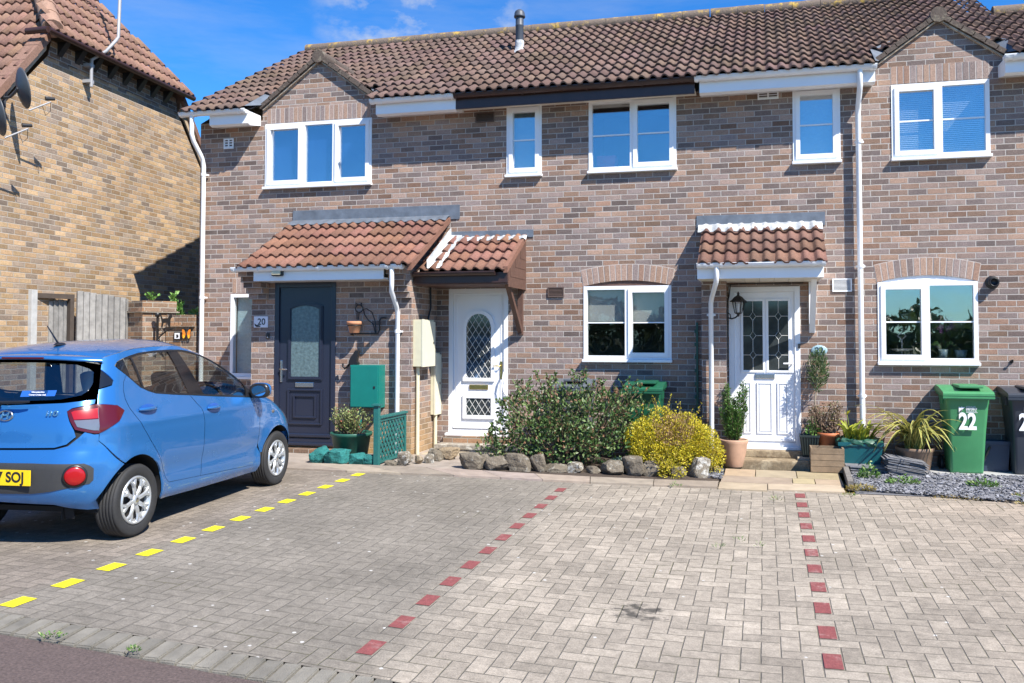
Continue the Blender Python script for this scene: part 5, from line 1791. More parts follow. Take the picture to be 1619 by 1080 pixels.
def cpanel(name, pts, mat, parent, inset=0.0025, off=0.0, grid=0.045, both='sep', skirt=0.014, st=0.028, label=None):
    P = inset_poly(outline(pts, st), inset)
    x0, x1 = min(p[0] for p in P), max(p[0] for p in P); z0, z1 = min(p[1] for p in P), max(p[1] for p in P)
    V = [Vector(p) for p in P]
    nb = len(V)
    gx = x0
    Q = inset_poly(P, grid * 0.4)
    while gx < x1:
        gzv = z0
        while gzv < z1:
            if inside(Q, gx, gzv):
                V.append(Vector((gx, gzv)))
            gzv += grid
        gx += grid
    vo, eo, fo, ov, oe, of = delaunay_2d_cdt(V, [], [list(range(nb))], 1, 1e-6)
    objs = []
    sides = (1, -1)
    datas = []
    for sg in sides:
        vs = []; ns = []
        for v in vo:
            p = csurf(v.x, v.y); n = cnorm(v.x, v.y)
            p = p + n * off
            vs.append(Vector((p.x * sg, p.y, p.z))); ns.append(Vector((n.x * sg, n.y, n.z)))
        fs = []
        for f in fo:
            a, b_, c = vs[f[0]], vs[f[1]], vs[f[2]]
            nn = (b_ - a).cross(c - a)
            g = list(f)
            if nn.dot(ns[f[0]]) < 0: g.reverse()
            fs.append(tuple(g))
        if skirt:
            o = len(vs)
            for k in range(nb):
                p = csurf(P[k][0], P[k][1]); n = cnorm(P[k][0], P[k][1])
                for dd in (off, off - skirt):
                    q = p + n * dd
                    vs.append(Vector((q.x * sg, q.y, q.z))); ns.append(Vector((n.x * sg, n.y, n.z)))
            for k in range(nb):
                j = (k + 1) % nb
                fs.append((o + 2 * k, o + 2 * j, o + 2 * j + 1, o + 2 * k + 1))
        datas.append((vs, fs, ns))
    if both == 'joined':
        vs = datas[0][0] + datas[1][0]; o = len(datas[0][0])
        fs = datas[0][1] + [tuple(i + o for i in f) for f in datas[1][1]]; ns = datas[0][2] + datas[1][2]
        datas = [(vs, fs, ns)]
    for vs, fs, ns in datas:
        me = bpy.data.meshes.new(name)
        me.from_pydata([tuple(v) for v in vs], [], fs)
        me.polygons.foreach_set("use_smooth", [True] * len(fs))
        me.materials.append(mat)
        me.update()
        me.normals_split_custom_set_from_vertices([tuple(n) for n in ns])
        o = bpy.data.objects.new(name, me); COL.objects.link(o); o.parent = parent
        objs.append(o)
    return objs

m_paint, tt, bb_ = newmat("blue_car_paint")
geo = tt.n("ShaderNodeNewGeometry")
dn = tt.noise(geo.outputs['Position'], 3.0, 4)
bb_.inputs['Base Color'].default_value = (0.026, 0.150, 0.41, 1)
bb_.inputs['Metallic'].default_value = 0.35
tt.l(tt.math('MULTIPLY_ADD', dn, 0.12, 0.20), bb_.inputs['Roughness'])
bb_.inputs['Coat Weight'].default_value = 0.9
bb_.inputs['Coat Roughness'].default_value = 0.02
m_trim = M("black_car_trim", (0.014, 0.014, 0.016), 0.35, 0.1, 20.0)
m_gloss = M("gloss_black_pillar", (0.010, 0.011, 0.014), 0.08, 0.05, 5.0, spec=0.7)
m_grey_pl = M("dark_grey_bumper_plastic", (0.035, 0.036, 0.038), 0.6, 0.1, 40.0, 0.001, 200)
m_under = M("black_underbody", (0.008, 0.008, 0.009), 0.8, 0.1, 20.0)
m_tyre = M("black_tyre_rubber", (0.022, 0.022, 0.023), 0.75, 0.2, 30.0, 0.001, 90)
m_alloy = M("silver_wheel_trim", (0.50, 0.52, 0.54), 0.32, 0.06, 30.0, metal=0.6)
m_redl, t_, b_ = newmat("red_lamp_lens")
b_.inputs['Base Color'].default_value = (0.32, 0.005, 0.008, 1); b_.inputs['Roughness'].default_value = 0.25; b_.inputs['Coat Weight'].default_value = 0.25
m_redd, t_, b_ = newmat("dark_red_lens")
b_.inputs['Base Color'].default_value = (0.075, 0.004, 0.007, 1); b_.inputs['Roughness'].default_value = 0.22; b_.inputs['Coat Weight'].default_value = 0.2
m_clear, t_, b_ = newmat("clear_lamp_lens")
b_.inputs['Base Color'].default_value = (0.26, 0.245, 0.245, 1); b_.inputs['Metallic'].default_value = 0.6; b_.inputs['Roughness'].default_value = 0.18
m_plate = M("yellow_number_plate", (0.80, 0.55, 0.012), 0.35, 0.03, 10.0)
m_seat = M("dark_seat_fabric", (0.03, 0.032, 0.036), 0.9, 0.2, 60.0)

CAR = thing("parked_car", "blue five-door hatchback parked nose-in on the left bay, cut by the frame", "car", (-5.786 + 0.05 * cos(radians(4.95)), -4.633 + 0.05 * sin(radians(4.95)), 0.067), radians(4.95))

belt = [(-1.315, 1.362), (-1.29, 1.335), (-1.22, 1.284), (-1.08, 1.176), (-0.90, 1.117), (-0.65, 1.09), (-0.40, 1.068), (0.0, 1.03), (0.30, 1.004), (0.534, 0.984), (0.66, 0.975)]
wtop = [(-1.315, 1.362), (-1.27, 1.395), (-1.20, 1.415), (-1.10, 1.435), (-0.98, 1.455), (-0.75, 1.470), (-0.5, 1.475), (-0.375, 1.473), (-0.25, 1.458), (-0.133, 1.436), (0.158, 1.36), (0.436, 1.25), (0.66, 1.145), (0.80, 1.065), (0.86, 1.015)]
edge = [(-1.385, 1.425), (-1.28, 1.452), (-1.14, 1.478), (-1.0, 1.494), (-0.75, 1.507), (-0.5, 1.510), (-0.375, 1.508), (-0.25, 1.494), (-0.133, 1.474), (0.158, 1.397), (0.436, 1.288), (0.66, 1.185), (0.84, 1.082), (0.93, 1.025), (1.10, 0.985), (1.30, 0.915), (1.46, 0.84), (1.58, 0.745), (1.66, 0.64)]
f_belt = interp(belt); f_wtop = interp(wtop); f_edge = interp(edge)
S2 = lambda L: [('s', y, z) for y, z in L]
def arc(c, a0, a1, r=ARR, n=14):
    return [('s', c[0] + r * cos(radians(a0 + (a1 - a0) * k / n)), c[1] + r * sin(radians(a0 + (a1 - a0) * k / n))) for k in range(n + 1)]

# doors
fd = S2([(-0.425, f_belt(-0.425)), (-0.36, 1.0), (-0.30, 0.945), (-0.268, 0.83), (-0.272, 0.6), (-0.285, 0.335), (0.20, 0.312), (0.70, 0.289), (0.745, 0.335), (0.762, 0.50), (0.772, 0.738), (0.74, 0.83), (0.70, 0.90), (0.66, 0.975)]) + S2([b_ for b_ in belt[::-1] if -0.42 < b_[0] < 0.64])
dF = cpanel("front_door", fd, m_paint, CAR)
rdr = [(-1.22, 1.284), (-1.275, 1.23), (-1.30, 1.17), (-1.305, 1.10), (-1.285, 1.03), (-1.225, 0.945), (-1.163, 0.863), (-0.983, 0.644), (-0.92, 0.55), (-0.875, 0.474), (-0.83, 0.40), (-0.779, 0.359)]
rd_ = S2(rdr + [(-0.55, 0.347), (-0.285, 0.335), (-0.272, 0.6), (-0.268, 0.83), (-0.30, 0.945), (-0.36, 1.0), (-0.425, f_belt(-0.425))]) + S2([b_ for b_ in belt[::-1] if -1.21 < b_[0] < -0.44])
dR = cpanel("rear_door", rd_, m_paint, CAR)
# body side: quarter panel, pillars, roof rail and sill in one piece
lampf = [('s', -1.43, 0.937), ('s', -1.352, 1.014), ('s', -1.41, 1.058), ('s', -1.50, 1.071)]
wing_tip = [('s', -1.42, 1.245)]
q = S2(wtop[::-1]) + S2(belt[1:3]) + S2(rdr[1:]) + S2([(-0.285, 0.335), (0.20, 0.312), (0.70, 0.289), (0.745, 0.335), (0.762, 0.45), (0.80, 0.40)]) + \
    S2([(0.815, 0.29), (0.80, 0.205), (0.4, 0.208), (-0.4, 0.218), (-0.868, 0.232)]) + arc(ARC_R, -8, 118)[0:] + [('r', 0.775, 0.80), ('r', 0.765, 0.857)] + lampf + \
    [('r', 0.66, 1.076), ('r', 0.635, 1.118), ('r', 0.655, 1.15), ('s', -1.50, 1.185), ('s', -1.39, 1.215), ('s', -1.372, 1.245), ('s', -1.39, 1.28), ('r', 0.618, 1.335), ('r', 0.60, 1.38), ('r', 0.585, 1.425)] + S2(edge[1:14]) + S2([(0.90, 1.02)])
body_ = cpanel("quarter_panel", q, m_paint, CAR)
# front wing
fw_ = S2([(0.93, 1.018), (0.66, 0.972), (0.70, 0.90), (0.74, 0.83), (0.772, 0.738), (0.762, 0.50), (0.80, 0.40)]) + arc(ARC_F, 162, 0) + S2([(1.56, 0.30), (1.60, 0.45), (1.62, 0.60)]) + S2([e for e in edge[::-1] if e[0] > 0.93])
fwing = cpanel("front_wing", fw_, m_paint, CAR)
# front bumper and nose
nb_ = S2([(1.525, 0.20), (1.56, 0.30), (1.60, 0.45), (1.62, 0.60)]) + [('f', 0.50, 0.66), ('f', 0.0, 0.68), ('f', 0.0, 0.20), ('f', 0.5, 0.19)]
nosep = cpanel("front_bumper", nb_, m_paint, CAR, both='joined')[0]
cpanel("grille", [('f', 0.42, 0.52), ('f', 0.0, 0.52), ('f', 0.0, 0.30), ('f', 0.36, 0.30)], m_trim, nosep, off=0.005, both='joined')
hl = cpanel("headlight", [('s', 1.62, 0.61), ('s', 1.45, 0.80), ('f', 0.60, 0.76), ('f', 0.50, 0.665)], m_clear, CAR, off=0.004)
# rear bumper
bu = arc(ARC_R, 120, 172, n=8) + [('s', -1.575, 0.30), ('r', 0.70, 0.272), ('r', 0.60, 0.275), ('r', 0.52, 0.30), ('r', 0.43, 0.335), ('r', 0.0, 0.355), ('r', 0.0, 0.745), ('r', 0.44, 0.751), ('r', 0.53, 0.775), ('r', 0.585, 0.83), ('r', 0.62, 0.875), ('r', 0.665, 0.853), ('r', 0.765, 0.852), ('r', 0.775, 0.80)]
bump_ = cpanel("rear_bumper", bu, m_paint, CAR, both='joined')[0]
ins = [('r', 0.0, 0.655), ('r', 0.30, 0.655), ('r', 0.64, 0.645), ('r', 0.70, 0.60), ('r', 0.715, 0.54), ('r', 0.66, 0.485), ('r', 0.43, 0.44), ('r', 0.30, 0.425), ('r', 0.0, 0.422)]
cpanel("bumper_insert", ins, m_grey_pl, bump_, off=0.004, both='joined', skirt=0.006)
for sg in (1, -1):
    P_ = csurf(*cdom('r', 0.595, 0.553)); N_ = cnorm(*cdom('r', 0.595, 0.553))
    rot = Vector((N_.x * sg, N_.y, N_.z)).to_track_quat('Z', 'Y').to_matrix().to_4x4()
    b = MB(); b.lathe([(0.0, 0.022), (0.035, 0.021), (0.062, 0.016), (0.072, 0.008), (0.076, -0.01)], (0, 0, 0), 28, Matrix.Translation((P_.x * sg, P_.y, P_.z)) @ rot)
    fl = b.build("fog_lamp", m_redl, CAR, False)
    b = MB(); b.lathe([(0.072, 0.012), (0.085, 0.010), (0.085, -0.01)], (0, 0, 0), 28, Matrix.Translation((P_.x * sg, P_.y, P_.z)) @ rot)
    b.build("lamp_bezel", m_trim, fl, False)
# tailgate, rear glass, lamps
tgp = [('r', 0.0, 0.755), ('r', 0.44, 0.761), ('r', 0.522, 0.785), ('r', 0.575, 0.84), ('r', 0.56, 0.89), ('r', 0.525, 0.955), ('r', 0.495, 1.028), ('r', 0.52, 1.05), ('r', 0.63, 1.078), ('r', 0.625, 1.112), ('r', 0.45, 1.092), ('r', 0.36, 1.088), ('r', 0.0, 1.073)]
tg = cpanel("tailgate", tgp, m_paint, CAR, both='joined')[0]
wgl = [('r', 0.0, 1.075), ('r', 0.36, 1.09), ('r', 0.45, 1.094), ('r', 0.625, 1.113), ('r', 0.640, 1.15), ('r', 0.645, 1.22), ('r', 0.618, 1.33), ('r', 0.57, 1.372), ('r', 0.45, 1.402), ('r', 0.2, 1.418), ('r', 0.0, 1.42)]
wgl_in = [('r', 0.0, 1.100), ('r', 0.35, 1.112), ('r', 0.43, 1.118), ('r', 0.545, 1.145), ('r', 0.575, 1.18), ('r', 0.578, 1.235), ('r', 0.555, 1.315), ('r', 0.52, 1.345), ('r', 0.43, 1.375), ('r', 0.2, 1.390), ('r', 0.0, 1.392)]
rw = cpanel("rear_window", wgl_in, m_glass_rear, CAR, both='joined', off=0.001, inset=0, skirt=0)[0]
# black band round the rear glass
def cring(name, outer, inner, mat, parent, off=0.0, both='joined'):
    vs_all = []; fs_all = []; ns_all = []
    A = []; B = []
    for i in range(len(outer) - 1):
        for k in range(6):
            t = k / 6
            for P_o, out in ((outer, A), (inner, B)):
                a, c = cdom(*P_o[i]), cdom(*P_o[i + 1])
                out.append((a[0] + (c[0] - a[0]) * t, a[1] + (c[1] - a[1]) * t))
    A.append(cdom(*outer[-1])); B.append(cdom(*inner[-1]))
    n = len(A)
    for sg in (1, -1):
        o = len(vs_all)
        for (s, z) in A + B:
            p = csurf(s, z); nn = cnorm(s, z); p = p + nn * off
            vs_all.append((p.x * sg, p.y, p.z)); ns_all.append((nn.x * sg, nn.y, nn.z))
        for k in range(n - 1):
            f = (o + k, o + k + 1, o + n + k + 1, o + n + k)
            fs_all.append(f if sg < 0 else f[::-1])
    me = bpy.data.meshes.new(name); me.from_pydata(vs_all, [], fs_all); me.materials.append(mat)
    me.polygons.foreach_set("use_smooth", [True] * len(fs_all)); me.update()
    me.normals_split_custom_set_from_vertices(ns_all)
    o_ = bpy.data.objects.new(name, me); COL.objects.link(o_); o_.parent = parent
    return o_
cring("glass_border", wgl, wgl_in, m_gloss, rw)
cpanel("window_wing", [('r', 0.627, 1.125), ('s', -1.50, 1.19), ('s', -1.393, 1.218), ('s', -1.376, 1.246), ('s', -1.394, 1.278), ('r', 0.618, 1.33), ('r', 0.648, 1.22), ('r', 0.643, 1.15)], m_gloss, CAR, inset=0.001)
lamp = [('r', 0.495, 1.028), ('r', 0.52, 1.047), ('r', 0.63, 1.075)] + lampf[::-1] + [('r', 0.765, 0.855), ('r', 0.668, 0.856), ('r', 0.565, 0.892), ('r', 0.528, 0.955)]
for L_ in cpanel("tail_lamp", lamp, m_redd, CAR, off=0.006, skirt=0.03):
    sg = 1 if sum(v.co.x for v in L_.data.vertices) > 0 else -1
    def sub(name, pts, mat, off):
        for o in cpanel(name, pts, mat, L_, off=off, skirt=0.004, grid=0.03):
            if (sum(v.co.x for v in o.data.vertices) > 0) != (sg > 0):
                me = o.data; bpy.data.objects.remove(o); bpy.data.meshes.remove(me)
    sub("brake_lens", [('r', 0.522, 1.022), ('r', 0.54, 1.033), ('r', 0.73, 1.054), ('r', 0.735, 0.968), ('r', 0.55, 0.965)], m_redl, 0.009)
    sub("reversing_lens", [('r', 0.55, 0.963), ('r', 0.735, 0.966), ('r', 0.725, 0.90), ('r', 0.70, 0.878), ('r', 0.66, 0.88), ('r', 0.575, 0.912)], m_clear, 0.009)
    sub("lamp_surround", [('r', 0.738, 1.052), ('r', 0.752, 1.055), ('r', 0.752, 0.93), ('r', 0.725, 0.868), ('r', 0.705, 0.868), ('r', 0.732, 0.91), ('r', 0.742, 0.968)], m_clear, 0.0095)
# emblem, badge and plate
P_ = csurf(*cdom('r', 0.0, 1.0)); N_ = cnorm(*cdom('r', 0.02, 1.0))
rotE = Matrix.Translation((0.03, P_.y - 0.006, 0.998)) @ Matrix.Rotation(pi / 2 - 0.12, 4, 'X')
b = MB()
ov = lambda a, rx, ry: (rx * cos(a), ry * sin(a))
vs = []; fs = []
N2 = 36
for k in range(N2):
    a = 2 * pi * k / N2
    for (rx, ry, hh) in ((0.066, 0.043, 0.0), (0.064, 0.041, 0.008), (0.054, 0.033, 0.008), (0.052, 0.031, 0.0)):
        vs.append(rotE @ Vector((*ov(a, rx, ry), hh)))
for k in range(N2):
    j = (k + 1) % N2
    for r in range(3):
        fs.append((k * 4 + r, j * 4 + r, j * 4 + r + 1, k * 4 + r + 1))
b.add(vs, fs, True)
for pts in ([(-0.034, -0.024), (-0.022, -0.024), (-0.010, 0.026), (-0.022, 0.026)], [(0.012, -0.026), (0.024, -0.026), (0.036, 0.024), (0.024, 0.024)], [(-0.022, -0.006), (0.026, 0.000), (0.024, 0.009), (-0.022, 0.003)]):
    q_ = [rotE @ Vector((p[0], p[1], h)) for h in (0.0, 0.008) for p in pts]
    b.add(q_, [(4, 5, 6, 7), (0, 1, 5, 4), (1, 2, 6, 5), (2, 3, 7, 6), (3, 0, 4, 7)])
b.build("emblem", m_chrome, tg, False)
P_ = csurf(*cdom('r', 0.40, 1.01))
text_mesh("model_badge", "i10", 0.058, m_chrome, (0.395, P_.y - 0.012, 1.015), Euler((pi / 2 - 0.10, 0, 0.16)), tg, 0.003, False, 0.0012, shear=0.12, sx=1.25)
P_ = csurf(*cdom('r', 0.0, 0.55)); py = P_.y - 0.016
b = MB(); b.box(-0.205, 0.315, py, py + 0.008, 0.49, 0.605, ch=0.003); plt = b.build("number_plate", m_plate, CAR, False)
text_mesh("plate_text", "7 SOJ", 0.104, m_black, (0.265, py - 0.001, 0.549), Euler((pi / 2, 0, 0)), plt, 0.0006, False, 0.0032, sx=0.95, align='RIGHT')
b = MB(); b.tube([(-0.42, -1.76, 1.10), (0.03, -1.768, 1.098), (0.18, -1.765, 1.102), (0.24, -1.755, 1.106)], 0.010, 8, rs=[0.007, 0.012, 0.012, 0.008]); b.tube([(-0.02, -1.74, 1.082), (-0.02, -1.775, 1.098)], 0.02, 10); b.build("rear_wiper", m_trim, CAR, False)
m_stk = M("blue_window_sticker", (0.015, 0.10, 0.40), 0.5, 0.03, 10.0)
b = MB()
A_ = csurf(*cdom('r', 0.19, 1.165)); 
b.add([(0.10, csurf(*cdom('r', 0.10, 1.135)).y - 0.004, 1.135), (0.37, csurf(*cdom('r', 0.37, 1.142)).y - 0.004, 1.142), (0.37, csurf(*cdom('r', 0.37, 1.185)).y - 0.004, 1.185), (0.10, csurf(*cdom('r', 0.10, 1.180)).y - 0.004, 1.180)], [(0, 1, 2, 3)])
stk = b.build("window_sticker", m_stk, rw, False)
ym = csurf(*cdom('r', 0.23, 1.16)).y - 0.007
text_mesh("sticker_text", "Gloucestershire", 0.0165, m_upvc, (0.235, ym + 0.002, 1.1715), Euler((pi / 2 - 0.40, 0, 0.03)), rw, 0.0003, False, 0.0003)
text_mesh("sticker_text", "County Cricket Club", 0.0165, m_upvc, (0.235, ym - 0.004, 1.151), Euler((pi / 2 - 0.40, 0, 0.03)), rw, 0.0003, False, 0.0003)

# side glazing
def gpoly(yb0, yt0, yb1, yt1, dz=0.014):
    bot = [(yb0 + (yb1 - yb0) * k / 12, f_belt(yb0 + (yb1 - yb0) * k / 12) + dz) for k in range(13)]
    top = [(yt1 + (yt0 - yt1) * k / 12, f_wtop(yt1 + (yt0 - yt1) * k / 12) - dz) for k in range(13)]
    return S2(bot + top)
cpanel("pillar_trim", S2([(-1.30, 1.352)] + [(y, f_belt(y) + 0.004) for y in (-1.285, -1.25, -1.21, -1.175)] + [(y, f_wtop(y) - 0.004) for y in (-1.195, -1.23, -1.265)]), m_gloss, CAR, inset=0, off=-0.002)
cpanel("quarter_light", gpoly(-1.165, -1.18, -1.055, -1.105), m_glass_car, CAR, inset=0, skirt=0, off=-0.004)
rdg = cpanel("rear_door_window", gpoly(-1.03, -1.08, -0.425, -0.565), m_glass_car, CAR, inset=0, skirt=0, off=-0.004)
cpanel("front_door_window", gpoly(-0.185, -0.42, 0.52, 0.63), m_glass_car, CAR, inset=0, skirt=0, off=-0.004)
cpanel("window_frame", gpoly(-1.055, -1.105, -1.03, -1.08, 0.0), m_trim, CAR, inset=0, off=-0.002)
cpanel("centre_pillar", gpoly(-0.425, -0.565, -0.185, -0.42, 0.0), m_gloss, CAR, inset=0, off=-0.002)
cpanel("mirror_base", S2([(0.52, f_belt(0.52)), (0.66, 0.977), (0.85, 1.015), (0.80, 1.06), (0.63, f_wtop(0.63))]), m_trim, CAR, inset=0, off=0.0)
for ra, fn, sgn in (((-1.17, 0.52), f_belt, 1), ((-1.18, 0.63), f_wtop, -1)):
    n = 40
    lo_ = [(ra[0] + (ra[1] - ra[0]) * k / n) for k in range(n + 1)]
    cpanel("window_seal", S2([(y, fn(y)) for y in lo_] + [(y, fn(y) + sgn * 0.015) for y in lo_[::-1]]), m_trim, CAR, inset=0, off=0.0005, skirt=0.006)

# roof, windscreen and bonnet span between the two side edges
def top_strip(name, ys, mat, crown, n=14, both=True, off=0.0):
    vs = []; fs = []
    for y in ys:
        z = f_edge(y); sd = cdom('s', y, z); p = csurf(*sd)
        xe = p.x - 0.001; cr = crown(y)
        for k in range(n + 1):
            u = -1 + 2 * k / n
            vs.append((xe * u, p.y - 0.0 * u, z + off + cr * (1 - abs(u) ** 2.6)))
    for j in range(len(ys) - 1):
        for k in range(n):
            fs.append((j * (n + 1) + k, j * (n + 1) + k + 1, (j + 1) * (n + 1) + k + 1, (j + 1) * (n + 1) + k))
    b = MB(); b.add(vs, fs, True)
    return b.build(name, mat, CAR, False)
crown = interp([(-1.42, 0.028), (-1.1, 0.045), (-0.6, 0.055), (-0.2, 0.075), (0.2, 0.115), (0.6, 0.12), (0.9, 0.10), (1.05, 0.075), (1.4, 0.06), (1.7, 0.05)])
roof_ = top_strip("roof", fr(-1.385, 0.02, 0.05), m_paint, crown)
top_strip("windscreen", fr(0.03, 0.92, 0.05), m_glass_car, crown)
top_strip("bonnet", fr(0.93, 1.66, 0.05), m_paint, crown)
# roof spoiler lip over the rear glass
b = MB()
vs = []; n = 20
for k in range(n + 1):
    u = -1 + 2 * k / n
    x = 0.575 * u
    zc = 1.425 + 0.028 * (1 - abs(u) ** 2.6)
    yc = -1.385
    ye = csurf(*cdom('r', abs(x), 1.415)).y - 0.055 * (1 - 0.5 * abs(u) ** 3)
    vs += [(x, yc, zc), (x, (yc + ye) / 2, zc - 0.004), (x, ye, zc - 0.022), (x, ye + 0.004, zc - 0.038), (x, ye + 0.06, zc - 0.04)]
b.add(vs, [(k * 5 + q_, k * 5 + q_ + 1, k * 5 + q_ + 6, k * 5 + q_ + 5) for k in range(n) for q_ in range(4)], True)
b.build("spoiler", m_paint, CAR, False)
b = MB(); ye = csurf(*cdom('r', 0.0, 1.415)).y - 0.0575; b.box(-0.15, 0.21, ye - 0.002, ye + 0.01, 1.420, 1.434, ch=0.003); b.build("high_brake_light", m_redd, CAR, False)
b = MB(); b.lathe([(0.0, 0.022), (0.022, 0.02), (0.032, 0.006), (0.036, 0)], (0.0, 0, 0), 16, Matrix.Translation((0.0, -1.14, f_edge(-1.14) + 0.043)) @ Matrix.Diagonal((1, 2.0, 1, 1)))
b.tube([(0.0, -1.16, f_edge(-1.14) + 0.055), (-0.0, -1.29, f_edge(-1.14) + 0.20)], 0.006, 8, rs=[0.008, 0.004]); b.build("aerial", m_trim, CAR, False)

# mirrors, handles, indicators
for sg in (1, -1):
    b = MB()
    Tm = Matrix.Translation((0.855 * sg, 0.62, 1.045)) @ Matrix.Rotation(0.10 * sg, 4, 'Z') @ Matrix.Diagonal((0.105, 0.085, 0.075, 1))
    prof = [(0.0, -1.0), (0.45, -0.96), (0.75, -0.80), (0.93, -0.5), (1.0, 0.0), (0.96, 0.45), (0.80, 0.80), (0.5, 0.97), (0.0, 1.0)]
    b.lathe(prof, (0, 0, 0), 20, Tm)
    # flatten the face turned to the rear
    b.v = [(x, max(y, 0.585), z) for (x, y, z) in b.v]
    mr = b.build("door_mirror", m_paint if sg > 9 else m_trim, CAR, False)
    b = MB(); b.lathe([(0.0, 0.0), (0.92, 0.0)], (0, 0, 0), 24, Matrix.Translation((0.857 * sg, 0.5835, 1.045)) @ Matrix.Rotation(pi / 2, 4, 'X') @ Matrix.Diagonal((0.082, 0.058, 1, 1)), smooth=False)
    b.build("mirror_glass", M("mirror_silver", (0.75, 0.8, 0.82), 0.03, 0.0, 1.0, metal=1.0), mr, False)
    b = MB(); b.lathe(prof, (0, 0, 0), 20, Matrix.Translation((0.855 * sg, 0.635, 1.048)) @ Matrix.Rotation(0.10 * sg, 4, 'Z') @ Matrix.Diagonal((0.107, 0.082, 0.076, 1)))
    b.v = [(x, max(y, 0.612), z) for (x, y, z) in b.v]
    b.build("mirror_cap", m_paint, mr, False)
    b = MB(); b.tube([(0.72 * sg, 0.66, 0.99), (0.80 * sg, 0.63, 1.01)], 0.03, 8); b.build("mirror_arm", m_trim, mr, False)
    for (y0, y1, z, par) in ((-1.20, -0.94, 0.998, dR), (-0.235, 0.012, 0.932, dF)):
        ym_ = (y0 + y1) / 2
        p = csurf(*cdom('s', ym_, z))
        hx = p.x
        b = MB()
        pts = []
        for k in range(9):
            t = k / 8; yy = y0 + 0.012 + (y1 - y0 - 0.03) * t
            pts.append(((csurf(*cdom('s', yy, z)).x + 0.006 + 0.026 * sin(pi * t) ** 0.6) * sg, yy, z + 0.006))
        b.tube(pts, 0.013, 10, rs=[0.010, 0.013, 0.015, 0.016, 0.016, 0.016, 0.015, 0.013, 0.010])
        dd = par[0 if sg > 0 else 1]
        b.build("handle", m_paint, dd, False)
        b = MB(); b.lathe([(0.0, 0.0025), (0.9, 0.0015), (1.0, 0.0)], (0, 0, 0), 20, Matrix.Translation(((hx + 0.001) * sg, ym_, z)) @ Matrix.Rotation(sg * pi / 2, 4, 'Y') @ Matrix.Diagonal((0.045, 0.10, 1, 1)))
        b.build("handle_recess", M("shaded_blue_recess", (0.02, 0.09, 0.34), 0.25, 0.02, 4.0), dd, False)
    p = csurf(*cdom('s', 1.07, 0.80))
    b = MB(); b.lathe([(0, 0.008), (0.7, 0.006), (1, 0)], (0, 0, 0), 16, Matrix.Translation((p.x * sg, 1.07, 0.80)) @ Matrix.Rotation(sg * pi / 2, 4, 'Y') @ Matrix.Diagonal((0.018, 0.035, 1, 1)))
    b.build("side_indicator", m_clear, fwing[0 if sg > 0 else 1], False)

# dark inner shell closing the gaps, wheel wells, floor
b = MB()
shell = arc(ARC_R, -8, 172, ARR + 0.012) + [('s', -1.56, 0.36), ('r', 0.5, 0.40), ('r', 0.0, 0.42), ('r', 0.0, 1.06), ('r', 0.62, 1.08), ('s', -1.30, 1.12), ('s', -0.9, 1.07), ('s', 0.5, 0.955), ('s', 1.0, 0.94), ('s', 1.45, 0.76), ('s', 1.55, 0.5), ('s', 1.535, 0.25)] + arc(ARC_F, 0, 186, ARR + 0.012) + [('s', 0.4, 0.20), ('s', -0.4, 0.21)]
cpanel("inner_shell", shell, m_under, CAR, inset=0.004, off=-0.016, both='joined', skirt=0)
b.box(-0.62, 0.62, -1.50, 1.55, 0.24, 0.28)
b.build("floor_pan", m_under, CAR, False)
for (c, nm) in ((ARC_R, 0), (ARC_F, 1)):
    for sg in (1, -1):
        b = MB(); vs = []; n = 20
        for k in range(n + 1):
            a = radians(-15 + 210 * k / n)
            yy, zz_ = c[0] + (ARR + 0.006) * cos(a), c[1] + (ARR + 0.006) * sin(a)
            xo = max(0.43, csurf(*cdom('s', yy, zz_)).x - 0.022) if -1.52 < yy < 1.44 else 0.50
            for x in (xo, 0.42):
                vs.append((x * sg, c[0] + (ARR + 0.006) * cos(a), c[1] + (ARR + 0.006) * sin(a)))
        b.add(vs, [(2 * k, 2 * k + 1, 2 * k + 3, 2 * k + 2) for k in range(n)], True)
        b.box(0.40 * sg - 0.005, 0.40 * sg + 0.005, c[0] - 0.36, c[0] + 0.36, 0.2, 0.66)
        b.build("wheel_arch_liner", m_under, CAR, False)

